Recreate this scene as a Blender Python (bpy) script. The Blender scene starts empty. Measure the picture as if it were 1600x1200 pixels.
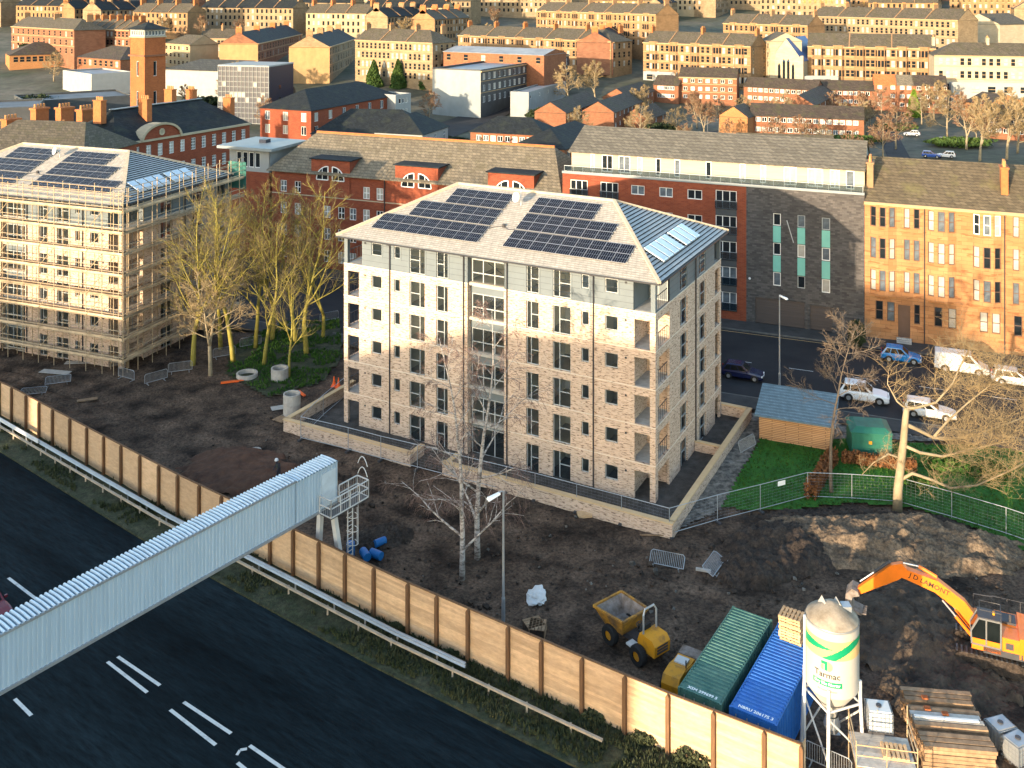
import bpy, math, random
from mathutils import Vector as V, Matrix as M
rnd = random.Random(7)
SC = bpy.context.scene
COL = SC.collection
PI = math.pi
# ---------------------------------------------------------------- camera
FP, HZ, CH = 1526.0, -15.0, 39.0        # focal length and horizon row in pixels of a 1600 px frame, camera height
cam = bpy.data.cameras.new('camera'); camo = bpy.data.objects.new('camera', cam); COL.objects.link(camo)
camo.location = (0, 0, CH); camo.rotation_euler = (PI/2, 0, 0)
cam.sensor_width = 36; cam.lens = FP/1600*36; cam.shift_y = -(600-HZ)/1600
cam.clip_start = .5; cam.clip_end = 12000
SC.camera = camo
# ---------------------------------------------------------------- sky, sun, exposure
SUN_T = V((.61, .79))                    # horizontal direction in which the sunlight travels
SUN_T.normalize(); SUN_E = math.radians(7.7)
w = bpy.data.worlds.new('World'); SC.world = w; w.use_nodes = True
nt = w.node_tree; bg = nt.nodes['Background']
sky = nt.nodes.new('ShaderNodeTexSky'); sky.sky_type = 'NISHITA'; sky.sun_disc = False
sky.sun_elevation = SUN_E; sky.sun_rotation = math.atan2(-SUN_T.x, -SUN_T.y)
sky.air_density = 1.0; sky.dust_density = .8; sky.ozone_density = 1.0
nt.links.new(sky.outputs[0], bg.inputs[0]); bg.inputs[1].default_value = .15
sl = bpy.data.lights.new('sun', 'SUN'); so = bpy.data.objects.new('sun', sl); COL.objects.link(so)
sl.energy = 2.25; sl.angle = math.radians(.6); sl.color = (1, .78, .53)
d3 = V((SUN_T.x*math.cos(SUN_E), SUN_T.y*math.cos(SUN_E), -math.sin(SUN_E)))
so.rotation_euler = d3.to_track_quat('-Z', 'Y').to_euler(); so.location = (-60, -60, 90)
SC.view_settings.view_transform = 'Standard'; SC.view_settings.look = 'None'
SC.view_settings.exposure = 2.4; SC.view_settings.gamma = 1
SC.cycles.max_bounces = 6; SC.cycles.diffuse_bounces = 4; SC.cycles.glossy_bounces = 3
SC.cycles.transparent_max_bounces = 10; SC.cycles.transmission_bounces = 4
SC.cycles.caustics_reflective = False; SC.cycles.caustics_refractive = False
SC.cycles.use_denoising = True
SC.cycles.sample_clamp_indirect = 6

# ---------------------------------------------------------------- places
def at(px, py, z=0.):                    # the point at height z that the photograph shows at (px, py)
    d = (CH-z)*FP/(py-HZ); return V(((px-800)/FP*d, d, z))
def pd(px, d, z=0.): return V(((px-800)/FP*d, d, z))
def zat(py, d): return CH-(py-HZ)*d/FP

# ---------------------------------------------------------------- materials
MT = {}
def _base(name):
    m = bpy.data.materials.new(name); m.use_nodes = True; MT[name] = m
    t = m.node_tree; return m, t, t.nodes['Principled BSDF']
def _n(t, k, **kw):
    n = t.nodes.new('ShaderNode'+k)
    for a, b in kw.items():
        if a in n.inputs: n.inputs[a].default_value = b
        else: setattr(n, a, b)
    return n
def c4(c): return (c[0], c[1], c[2], 1)
def mat(name, c, r=.85, var=.2, vs=1.2, bump=0, bs=12., metal=0, spec=.3, c2=None, rv=0., world=False, st=(1, 1, 1), det=6, lo=.3, hi=.7, fine=None, along=None):
    m, t, b = _base(name); L = t.links.new
    b.inputs['Roughness'].default_value = r; b.inputs['Metallic'].default_value = metal
    b.inputs['Specular IOR Level'].default_value = spec
    if world: co = _n(t, 'NewGeometry').outputs['Position']
    else: co = _n(t, 'TexCoord').outputs['Object']
    mp = _n(t, 'Mapping'); mp.inputs['Scale'].default_value = st; L(co, mp.inputs[0])
    if along is not None: mp.vector_type = 'TEXTURE'; mp.inputs['Rotation'].default_value = (0, 0, along)
    no = _n(t, 'TexNoise', Scale=vs, Detail=det, Roughness=.62); L(mp.outputs[0], no.inputs[0])
    rp = _n(t, 'ValToRGB'); L(no.outputs[0], rp.inputs[0])
    a = [x*(1-var) for x in c]; e = c2 if c2 else [min(1, x*(1+var)) for x in c]
    rp.color_ramp.elements[0].color = c4(a if not c2 else c); rp.color_ramp.elements[0].position = lo
    rp.color_ramp.elements[1].color = c4(e); rp.color_ramp.elements[1].position = hi
    out = rp.outputs[0]
    if rv:
        oi = _n(t, 'ObjectInfo'); mr = _n(t, 'MapRange'); L(oi.outputs['Random'], mr.inputs[0])
        mr.inputs[3].default_value = 1-rv; mr.inputs[4].default_value = 1+rv
        hs = _n(t, 'HueSaturation'); L(mr.outputs[0], hs.inputs['Value']); L(out, hs.inputs['Color']); out = hs.outputs[0]
    if fine:
        n4 = _n(t, 'TexNoise', Scale=fine[0], Detail=4., Roughness=.7); L(mp.outputs[0], n4.inputs[0])
        mr = _n(t, 'MapRange'); L(n4.outputs[0], mr.inputs[0]); mr.inputs[1].default_value = .3; mr.inputs[2].default_value = .7; mr.inputs[3].default_value = 1-fine[1]; mr.inputs[4].default_value = 1+fine[1]
        hs = _n(t, 'HueSaturation'); L(mr.outputs[0], hs.inputs['Value']); L(out, hs.inputs['Color']); out = hs.outputs[0]
    L(out, b.inputs['Base Color'])
    if bump:
        n2 = _n(t, 'TexNoise', Scale=bs, Detail=5., Roughness=.6); L(mp.outputs[0], n2.inputs[0])
        bp = _n(t, 'Bump', Strength=min(1, bump), Distance=.1*max(1, bump)); L(n2.outputs[0], bp.inputs['Height']); L(bp.outputs[0], b.inputs['Normal'])
    return m
def brick(name, c1, c2, mo, w=.45, h=.15, ms=.012, dark=None, dk=.64, r=.9, var=.18, bias=0., ds=1.6):
    """coursed masonry in an object's own frame: rows up z, lengths along x or y"""
    m, t, b = _base(name); L = t.links.new
    b.inputs['Roughness'].default_value = r; b.inputs['Specular IOR Level'].default_value = .2
    co = _n(t, 'TexCoord').outputs['Object']; sx = _n(t, 'SeparateXYZ'); L(co, sx.inputs[0])
    ad = _n(t, 'Math', operation='ADD'); L(sx.outputs[0], ad.inputs[0]); L(sx.outputs[1], ad.inputs[1])
    cb = _n(t, 'CombineXYZ'); L(ad.outputs[0], cb.inputs[0]); L(sx.outputs[2], cb.inputs[1])
    br = _n(t, 'TexBrick'); L(cb.outputs[0], br.inputs[0])
    br.inputs['Scale'].default_value = 1; br.inputs['Brick Width'].default_value = w; br.inputs['Row Height'].default_value = h
    br.inputs['Mortar Size'].default_value = ms; br.inputs['Bias'].default_value = bias
    br.inputs['Color1'].default_value = c4(c1); br.inputs['Color2'].default_value = c4(c2); br.inputs['Mortar'].default_value = c4(mo)
    out = br.outputs[0]
    if dark:
        mp = _n(t, 'Mapping'); mp.inputs['Scale'].default_value = (ds, ds*4.2, 1); L(cb.outputs[0], mp.inputs[0])
        nn = _n(t, 'TexNoise', Scale=1., Detail=3.); L(mp.outputs[0], nn.inputs[0])
        rr = _n(t, 'ValToRGB'); L(nn.outputs[0], rr.inputs[0])
        rr.color_ramp.elements[0].position = dk-.03; rr.color_ramp.elements[1].position = dk
        mx = _n(t, 'MixRGB'); L(rr.outputs[0], mx.inputs[0]); L(out, mx.inputs[1]); mx.inputs[2].default_value = c4(dark); out = mx.outputs[0]
    n2 = _n(t, 'TexNoise', Scale=.35, Detail=5.); L(co, n2.inputs[0])
    mr = _n(t, 'MapRange'); L(n2.outputs[0], mr.inputs[0]); mr.inputs[1].default_value = .25; mr.inputs[2].default_value = .75
    mr.inputs[3].default_value = 1-var; mr.inputs[4].default_value = 1+var
    hs = _n(t, 'HueSaturation'); L(mr.outputs[0], hs.inputs['Value']); L(out, hs.inputs['Color']); L(hs.outputs[0], b.inputs['Base Color'])
    bp = _n(t, 'Bump', Strength=.4, Distance=.02); bp.invert = True; L(br.outputs['Fac'], bp.inputs['Height']); L(bp.outputs[0], b.inputs['Normal'])
    return m
def tiles(name, c, w=.33, h=.3, var=.25, r=.8, moss=None, mk=.62, gap=.5, bump=.6):
    """roof tiles in the frame of the roof: lengths along x or y, courses up the slope (z)"""
    m, t, b = _base(name); L = t.links.new
    b.inputs['Roughness'].default_value = r; b.inputs['Specular IOR Level'].default_value = .25
    co = _n(t, 'TexCoord').outputs['Object']; sx = _n(t, 'SeparateXYZ'); L(co, sx.inputs[0])
    ad = _n(t, 'Math', operation='ADD'); L(sx.outputs[0], ad.inputs[0]); L(sx.outputs[1], ad.inputs[1])
    cb = _n(t, 'CombineXYZ'); L(ad.outputs[0], cb.inputs[0]); L(sx.outputs[2], cb.inputs[1])
    br = _n(t, 'TexBrick'); L(cb.outputs[0], br.inputs[0])
    br.inputs['Scale'].default_value = 1; br.inputs['Brick Width'].default_value = w; br.inputs['Row Height'].default_value = h
    br.inputs['Mortar Size'].default_value = .022
    br.inputs['Color1'].default_value = c4([x*(1+var) for x in c]); br.inputs['Color2'].default_value = c4([x*(1-var) for x in c])
    br.inputs['Mortar'].default_value = c4([x*gap for x in c])
    out = br.outputs[0]
    n2 = _n(t, 'TexNoise', Scale=.5, Detail=6., Roughness=.65); L(co, n2.inputs[0])
    if moss:
        rr = _n(t, 'ValToRGB'); L(n2.outputs[0], rr.inputs[0]); rr.color_ramp.elements[0].position = mk-.12; rr.color_ramp.elements[1].position = mk+.1
        mx = _n(t, 'MixRGB'); L(rr.outputs[0], mx.inputs[0]); L(out, mx.inputs[1]); mx.inputs[2].default_value = c4(moss); out = mx.outputs[0]
    n3 = _n(t, 'TexNoise', Scale=2.5, Detail=4.); L(co, n3.inputs[0])
    mr = _n(t, 'MapRange'); L(n3.outputs[0], mr.inputs[0]); mr.inputs[1].default_value = .25; mr.inputs[2].default_value = .75
    mr.inputs[3].default_value = .78; mr.inputs[4].default_value = 1.2
    hs = _n(t, 'HueSaturation'); L(mr.outputs[0], hs.inputs['Value']); L(out, hs.inputs['Color']); L(hs.outputs[0], b.inputs['Base Color'])
    bp = _n(t, 'Bump', Strength=bump, Distance=.03); bp.invert = True; L(br.outputs['Fac'], bp.inputs['Height']); L(bp.outputs[0], b.inputs['Normal'])
    return m
def glass(name, tint=(.8, .85, .85), clear=.75, r=.03, blue_sheen=.14):
    """cheap window glass: reflects at its surface, lets the rest through, with a painted bluish sheen"""
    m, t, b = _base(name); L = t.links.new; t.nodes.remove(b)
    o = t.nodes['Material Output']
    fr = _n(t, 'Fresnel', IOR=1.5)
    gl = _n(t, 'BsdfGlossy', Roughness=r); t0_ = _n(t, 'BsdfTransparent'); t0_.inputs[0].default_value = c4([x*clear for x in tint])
    df = _n(t, 'BsdfDiffuse'); df.inputs[0].default_value = (.05, .085, .115, 1); tr = _n(t, 'MixShader'); tr.inputs[0].default_value = blue_sheen; L(t0_.outputs[0], tr.inputs[1]); L(df.outputs[0], tr.inputs[2])  # bluish diffuse share paints reflected sky into the pane colour
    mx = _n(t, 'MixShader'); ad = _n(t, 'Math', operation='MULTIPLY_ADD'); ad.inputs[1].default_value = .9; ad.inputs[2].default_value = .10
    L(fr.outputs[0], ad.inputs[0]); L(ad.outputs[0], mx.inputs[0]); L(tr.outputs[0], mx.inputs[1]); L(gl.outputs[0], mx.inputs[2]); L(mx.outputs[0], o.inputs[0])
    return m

# ---------------------------------------------------------------- mesh builder
class MB:
    def __init__(s): s.v = []; s.f = []; s.m = []
    def add(s, vs, fs, mi=0):
        b = len(s.v); s.v += [tuple(x) for x in vs]
        for f in fs: s.f.append([b+i for i in f]); s.m.append(mi)
        return s
    def box(s, x0, x1, y0, y1, z0, z1, mi=0):
        return s.add([(x0,y0,z0),(x1,y0,z0),(x1,y1,z0),(x0,y1,z0),(x0,y0,z1),(x1,y0,z1),(x1,y1,z1),(x0,y1,z1)],
                     [(3,2,1,0),(4,5,6,7),(0,1,5,4),(1,2,6,5),(2,3,7,6),(3,0,4,7)], mi)
    def bar(s, p, q, w, h=None, up=(0, 0, 1), mi=0):
        p = V(p); q = V(q); h = h or w; d = (q-p)
        if d.length < 1e-6: return s
        d.normalize(); up = V(up)
        if abs(d.dot(up)) > .98: up = V((1, 0, 0))
        x = d.cross(up).normalized()*(w/2); y = x.cross(d).normalized()*(h/2)
        return s.add([p-x-y, p+x-y, p+x+y, p-x+y, q-x-y, q+x-y, q+x+y, q-x+y],
                     [(3,2,1,0),(4,5,6,7),(0,1,5,4),(1,2,6,5),(2,3,7,6),(3,0,4,7)], mi)
    def tube(s, pts, rs, n=6, cap=True, mi=0, closed=False):
        pts = [V(p) for p in pts]; k = len(pts)
        if not hasattr(rs, '__len__'): rs = [rs]*k
        b = len(s.v); ref = None
        for i, p in enumerate(pts):
            if closed: d = pts[(i+1) % k]-pts[i-1]
            else: d = pts[min(i+1, k-1)]-pts[max(i-1, 0)]
            if d.length < 1e-9: d = V((0, 0, 1))
            d.normalize()
            if ref is None: ref = V((0, 0, 1)) if abs(d.z) < .9 else V((1, 0, 0))
            x = d.cross(ref)
            if x.length < 1e-4: x = d.cross(V((.3, .9, .2)))
            x.normalize(); y = d.cross(x); ref = x.cross(d) if False else ref
            for j in range(n):
                a = 2*PI*j/n; s.v.append(tuple(p+(x*math.cos(a)+y*math.sin(a))*rs[i]))
        for i in range(k if closed else k-1):
            i2 = (i+1) % k
            for j in range(n):
                j2 = (j+1) % n; s.f.append([b+i*n+j, b+i*n+j2, b+i2*n+j2, b+i2*n+j]); s.m.append(mi)
        if cap and not closed:
            s.f.append([b+j for j in range(n)][::-1]); s.m.append(mi)
            s.f.append([b+(k-1)*n+j for j in range(n)]); s.m.append(mi)
        return s
    def cyl(s, p, q, r0, r1=None, n=12, mi=0): return s.tube([p, q], [r0, r0 if r1 is None else r1], n, True, mi)
    def extr(s, poly, o, ex, ey, ez, mi=0):
        """polygon (a,b) in the ex,ey plane at o, given thickness ez"""
        o = V(o); ex = V(ex); ey = V(ey); ez = V(ez); k = len(poly)
        lo = [o+ex*a+ey*b for a, b in poly]; hi = [p+ez for p in lo]
        return s.add(lo+hi, [list(range(k))[::-1], [k+i for i in range(k)]]+[(i, (i+1) % k, k+(i+1) % k, k+i) for i in range(k)], mi)
    def lathe(s, prof, c=(0, 0, 0), n=24, mi=0):
        b = len(s.v); k = len(prof)
        for r, z in prof:
            for j in range(n): a = 2*PI*j/n; s.v.append((c[0]+r*math.cos(a), c[1]+r*math.sin(a), c[2]+z))
        for i in range(k-1):
            for j in range(n):
                j2 = (j+1) % n; s.f.append([b+i*n+j, b+i*n+j2, b+(i+1)*n+j2, b+(i+1)*n+j]); s.m.append(mi)
        return s
    def wall(s, o, du, n, u0, u1, z0, z1, holes=(), rev=.14, mi=0, rmi=None):
        """upright sheet with rectangular openings (u0,u1,z0,z1) and their reveals"""
        o = V(o); du = V(du); n = V(n); rmi = mi if rmi is None else rmi
        P = lambda u, z, d=0: o+du*u+V((0, 0, z))-n*d
        hs = [(max(a, u0), min(b, u1), max(c, z0), min(d, z1)) for a, b, c, d in holes]
        us = sorted({u0, u1, *[h[0] for h in hs], *[h[1] for h in hs]}); zs = sorted({z0, z1, *[h[2] for h in hs], *[h[3] for h in hs]})
        for j in range(len(zs)-1):
            zc = (zs[j]+zs[j+1])/2; run = None
            for i in range(len(us)-1):
                uc = (us[i]+us[i+1])/2
                inh = any(h[0] < uc < h[1] and h[2] < zc < h[3] for h in hs)
                if not inh and run is None: run = us[i]
                if inh and run is not None:
                    s.add([P(run, zs[j]), P(us[i], zs[j]), P(us[i], zs[j+1]), P(run, zs[j+1])], [(0, 1, 2, 3)], mi); run = None
            if run is not None: s.add([P(run, zs[j]), P(u1, zs[j]), P(u1, zs[j+1]), P(run, zs[j+1])], [(0, 1, 2, 3)], mi)
        if rev:
            for a, b, c, d in hs:
                q = [P(a, c), P(b, c), P(b, d), P(a, d), P(a, c, rev), P(b, c, rev), P(b, d, rev), P(a, d, rev)]
                s.add(q, [(0, 4, 5, 1), (1, 5, 6, 2), (2, 6, 7, 3), (3, 7, 4, 0)], rmi)
        return s
    def mesh(s, name, mats, smooth=False):
        me = bpy.data.meshes.new(name); me.from_pydata(s.v, [], s.f)
        if not isinstance(mats, (list, tuple)): mats = [mats]
        for m in mats: me.materials.append(MT[m] if isinstance(m, str) else m)
        if len(mats) > 1: me.polygons.foreach_set('material_index', s.m)
        if smooth: me.polygons.foreach_set('use_smooth', [True]*len(s.f))
        me.update(); return me
    def build(s, name, mats, parent=None, loc=None, rz=0, smooth=False, kind=None):
        return inst(name, s.mesh(name, mats, smooth), parent, loc, rz, kind=kind)
def inst(name, me, parent=None, loc=None, rz=0, kind=None, scale=None, rot=None):
    o = bpy.data.objects.new(name, me); COL.objects.link(o)
    if parent: o.parent = parent
    if loc is not None: o.location = loc
    if rz: o.rotation_euler = (0, 0, rz)
    if rot is not None: o.rotation_euler = rot
    if scale is not None: o.scale = scale
    if kind: o['kind'] = kind
    return o
def thing(name, label, cat, loc=(0, 0, 0), rz=0, group=None):
    o = inst(name, None, None, loc, rz); return tag(o, label, cat, group)
def tag(o, label, cat, group=None):
    o['label'] = label; o['category'] = cat
    if group: o['group'] = group
    return o
KIDS = {}
def copytree(o, parent=None, loc=None, rz=None, label=None, scale=None):
    c = o.copy(); COL.objects.link(c); c.parent = parent
    if loc is not None: c.location = loc
    if rz is not None: c.rotation_euler = (0, 0, rz)
    if scale is not None: c.scale = scale
    if label: c['label'] = label
    if o not in KIDS or parent is None: KIDS[o] = list(o.children)
    for ch in KIDS[o]: copytree(ch, c)
    return c
# ---------------------------------------------------------------- palette
brick('buff_brick', (.60,.445,.335), (.46,.33,.24), (.55,.44,.35), w=.45, h=.15, ms=.014, dark=(.22,.15,.11), dk=.60, var=.07, ds=2.7, bias=-.1)
mat('cladding', (.125,.15,.165), r=.6, var=.08, vs=.8)
mat('stone_band', (.66,.57,.46), var=.1)
mat('coping', (.60,.43,.24), var=.2, vs=1.5, bump=.2, c2=(.52,.36,.2))
mat('frame_grey', (.33,.35,.35), r=.5, var=.05)
mat('frame_white', (.75,.75,.73), r=.5, var=.05)
mat('frame_brown', (.10,.06,.045), r=.5, var=.1)
mat('plaster', (.82,.79,.72), var=.06)
mat('floor_board', (.5,.42,.33), var=.1)
mat('concrete', (.36,.34,.31), var=.2, vs=2, bump=.2)
mat('dark_pipe', (.035,.035,.04), r=.4, var=.1)
tiles('beige_tile', (.36,.33,.285), w=.34, h=.10, var=.09, gap=.7, bump=.4)
mat('slate_course', (.29,.31,.32), r=.55, var=.2, vs=2)
mat('ridge_tile', (.44,.36,.26), var=.15, vs=3)
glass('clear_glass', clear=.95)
glass('blue_glass', tint=(.72,.85,.95), clear=.7, blue_sheen=.12)
mat('dark_glass', (.012,.016,.02), r=.06, var=.3, spec=.4)
mat('blind_glass', (.36,.34,.30), r=.08, var=.25, vs=.7, spec=.6)
mat('grey_glass', (.10,.12,.14), r=.05, var=.5, vs=.8, spec=.7)
mat('white_metal', (.5,.5,.49), r=.45, var=.1)
mat('galv', (.30,.32,.34), r=.4, var=.15, metal=.4, spec=.5)
mat('dark_metal', (.05,.05,.055), r=.5, var=.2)
mat('black_rubber', (.018,.018,.018), r=.8, var=.2)
mat('mud', (.009,.0062,.0047), r=.85, vs=.35, lo=.34, hi=.64, c2=(.115,.078,.054), bump=1.8, bs=2.8, world=True, spec=.2, det=12, fine=(4.5, .75))
mat('dry_soil', (.045,.033,.024), vs=.9, c2=(.20,.145,.095), bump=2., bs=3.2, world=True, det=10, fine=(5., .6))
mat('dark_soil', (.016,.012,.010), vs=.9, c2=(.065,.047,.035), bump=2., bs=3.5, world=True, det=10, fine=(5., .65))
mat('red_soil', (.045,.022,.014), vs=1.2, c2=(.11,.055,.032), bump=1., bs=3, world=True, det=10)
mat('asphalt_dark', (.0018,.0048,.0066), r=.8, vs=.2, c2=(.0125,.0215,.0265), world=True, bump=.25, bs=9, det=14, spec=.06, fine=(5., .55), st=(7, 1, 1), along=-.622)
mat('street', (.014,.015,.018), r=.85, vs=.25, c2=(.030,.030,.032), world=True, bump=.2, bs=8, det=10)
mat('pavement_slab', (.05,.048,.046), vs=.7, var=.3, world=True, bump=.2)
mat('kerb_stone', (.11,.105,.095), vs=1.5, var=.3, world=True)
mat('road_paint', (.55,.55,.53), r=.7, vs=2.2, c2=(.30,.30,.30), lo=.52, hi=.75, world=True)
mat('verge', (.016,.026,.010), vs=.9, c2=(.055,.056,.032), world=True, bump=1., bs=5, det=10, fine=(2.2, .55))
mat('lawn_green', (.016,.085,.006), vs=.5, c2=(.03,.13,.012), world=True, bump=.8, bs=14, det=8, fine=(3., .35))
mat('grass_blade', (.018,.07,.006), vs=.5, c2=(.05,.11,.015), world=True)
mat('verge_blade', (.022,.035,.012), vs=.6, c2=(.06,.065,.03), world=True)
mat('far_ground', (.035,.045,.02), vs=.03, c2=(.12,.105,.08), fine=(.25,.4), world=True, det=10)
mat('rubble', (.05,.048,.044), vs=1.8, c2=(.24,.22,.19), world=True, bump=1., bs=5, det=10, lo=.4, hi=.68)
mat('garden_bed', (.035,.03,.026), vs=1.2, c2=(.09,.08,.07), world=True, bump=.8, bs=6)
mat('fence_board', (.46,.30,.17), vs=.9, c2=(.57,.385,.23), rv=.16, fine=(2.5,.15), st=(1,1,3), bump=.15, bs=5)
mat('fence_post', (.14,.075,.038), vs=2, var=.3, st=(4,4,.5))
mat('steel_sheet', (.44,.55,.65), r=.42, vs=1.1, var=.10, metal=.25, spec=.5, st=(6,6,.25))
mat('steel_sheet_light', (.58,.66,.72), r=.4, vs=1.5, var=.12, metal=.25, spec=.5)
mat('old_rail', (.36,.30,.23), r=.7, vs=1.2, var=.25)
mat('blue_box', (.012,.10,.38), r=.5, vs=1.2, c2=(.03,.15,.44), fine=(4,.15))
mat('green_box', (.025,.10,.085), r=.6, vs=1.2, c2=(.09,.18,.14), fine=(4,.2))
mat('print_white', (.8,.8,.78), r=.6, var=.03)
mat('print_black', (.02,.02,.02), r=.6, var=.03)
mat('orange_paint', (.72,.17,.012), r=.35, vs=1.4, var=.12, spec=.5)
mat('yellow_paint', (.55,.24,.012), r=.55, vs=1.6, c2=(.16,.085,.03), lo=.5, hi=.75)
mat('dirty_steel', (.10,.072,.05), r=.7, vs=2.5, c2=(.28,.235,.21), bump=.3)
mat('muddy_yellow', (.40,.19,.02), r=.65, vs=1.1, c2=(.12,.075,.04), lo=.38, hi=.6, fine=(5,.3))
mat('cab_glass', (.008,.011,.012), r=.12, var=.3, spec=.15)
mat('silo_white', (.40,.38,.34), r=.45, vs=.9, var=.08)
mat('silo_dust', (.14,.115,.085), r=.9, vs=1.4, c2=(.33,.285,.225), bump=.3)
mat('silo_green', (.004,.22,.10), r=.5, var=.05)
mat('silo_tan', (.55,.36,.16), r=.5, var=.08)
mat('raw_wood', (.40,.25,.13), vs=3, c2=(.55,.37,.21), st=(1,1,6), rv=.2)
mat('old_wood', (.16,.10,.06), vs=2.5, c2=(.33,.22,.13), rv=.25)
mat('grey_plank', (.30,.28,.26), vs=2.5, c2=(.50,.46,.40), rv=.2)
mat('plastic_white', (.55,.57,.57), r=.4, var=.06)
mat('blue_plastic', (.01,.12,.34), r=.4, var=.15)
mat('orange_plastic', (.75,.12,.02), r=.5, var=.1)
mat('moss_bark', (.20,.165,.022), vs=1.5, c2=(.30,.26,.07), bump=.3, bs=8)
mat('moss_twig', (.125,.095,.05), vs=1, var=.3)
mat('grey_bark', (.09,.072,.055), vs=1.2, c2=(.16,.13,.10), bump=.3, bs=8)
mat('grey_twig', (.12,.09,.065), vs=1, var=.3)
mat('tan_bark', (.21,.165,.10), vs=1.2, c2=(.32,.26,.17), bump=.3, bs=8)
mat('tan_twig', (.24,.175,.09), vs=1, var=.3)
mat('birch_bark', (.13,.11,.10), vs=2.2, c2=(.40,.37,.345), st=(1,1,3), lo=.4, hi=.55)
mat('birch_twig', (.15,.095,.08), vs=1, var=.3)
mat('brown_twig', (.19,.105,.06), vs=1, var=.3)
mat('dark_bark', (.07,.05,.035), vs=1.5, var=.3)
mat('conifer', (.025,.06,.012), vs=.6, c2=(.075,.12,.025))
mat('bright_conifer', (.10,.17,.015), vs=.8, c2=(.17,.26,.03))
mat('hedge_green', (.012,.022,.008), vs=.4, c2=(.035,.05,.018))
mat('rust_leaf', (.17,.07,.025), vs=1, var=.4)
# towns
brick('red_brick', (.25,.062,.028), (.18,.042,.02), (.19,.085,.06), w=.45, h=.15, dark=None, var=.14)
brick('orange_brick', (.34,.15,.055), (.28,.115,.04), (.42,.25,.13), w=.45, h=.15, var=.12)
brick('grey_brick', (.095,.088,.085), (.05,.047,.047), (.065,.06,.057), w=.5, h=.2, var=.14)
brick('house_brick', (.25,.105,.055), (.19,.075,.038), (.20,.11,.07), w=.5, h=.2, var=.12)
brick('tenement_stone', (.38,.19,.085), (.31,.145,.062), (.23,.12,.06), w=1.1, h=.42, var=.2, ms=.02, dark=(.24,.105,.045), dk=.62, ds=.6)
brick('sandstone', (.275,.168,.085), (.215,.128,.064), (.18,.115,.065), w=1.1, h=.42, var=.14, ms=.02)
brick('red_sandstone', (.225,.105,.062), (.175,.08,.048), (.15,.075,.045), w=1.1, h=.42, var=.15, ms=.02)
brick('blond_stone', (.27,.20,.12), (.21,.15,.09), (.17,.125,.08), w=1.1, h=.42, var=.18, ms=.02)
brick('cream_stone', (.40,.34,.24), (.34,.29,.2), (.30,.26,.19), w=1.3, h=.5, var=.1, ms=.015)
mat('render_white', (.27,.28,.275), var=.08, vs=.5)
mat('render_cream', (.30,.235,.145), var=.1, vs=.5)
mat('zinc', (.21,.235,.24), r=.5, var=.1, vs=.4)
mat('zinc_dark', (.055,.06,.065), r=.55, var=.2, vs=.5)
mat('office_blue', (.008,.014,.032), r=.4, var=.15, spec=.3)
mat('trim_stone', (.34,.235,.13), var=.15)
mat('timber_pale', (.36,.31,.24), var=.1, vs=1, st=(.3,.3,8))
tiles('pent_tile', (.15,.132,.10), w=.6, h=.26, var=.2, gap=.45)
tiles('grey_tile', (.105,.084,.054), w=.6, h=.26, var=.22, moss=(.13,.115,.05), mk=.66)
tiles('buff_tile', (.17,.142,.10), w=.6, h=.3, var=.2, gap=.4, moss=(.10,.085,.05), mk=.64)
tiles('dark_slate', (.014,.018,.021), w=.5, h=.3, var=.3, moss=(.026,.032,.024), mk=.62)
tiles('brown_tile', (.062,.047,.036), w=.6, h=.34, var=.25, moss=(.065,.062,.03), mk=.62)
tiles('orange_tile', (.50,.15,.05), w=.6, h=.34, var=.15)
tiles('old_slate', (.085,.073,.054), w=.6, h=.34, var=.25, moss=(.065,.06,.033), mk=.6)
mat('lead_roof', (.22,.24,.26), r=.6, var=.2, vs=.3)
mat('felt_roof', (.11,.125,.14), r=.8, var=.25, vs=.3)
mat('blue_roof', (.03,.11,.28), r=.5, var=.15)
tiles('shed_blue', (.15,.225,.27), w=.25, h=.07, var=.06, gap=.7)
mat('pot_clay', (.42,.20,.08), var=.2)
mat('chimney_brick', (.33,.115,.04), var=.2, vs=2)
mat('chimney_stone', (.25,.15,.08), var=.2, vs=1)
mat('teal_panel', (.16,.42,.36), r=.4, var=.05)
mat('garage_door', (.075,.06,.055), r=.6, var=.2, st=(.1,.1,10))
mat('pv_cell', (.002,.003,.009), r=.35, var=.3, spec=.12)
mat('alloy', (.45,.46,.48), r=.35, var=.05, metal=.6)
mat('net_green', (.03,.12,.10), r=.8, var=.3)
# ---------------------------------------------------------------- ground
from mathutils import noise as NZ
def fbm(x, y, s, o=4, seed=0.):
    a = 0; k = 1; t = 0
    for i in range(o): a += k*NZ.noise(V((x*s, y*s, seed+i*7.3))); t += k; k *= .5; s *= 2.1
    return a/t
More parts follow.
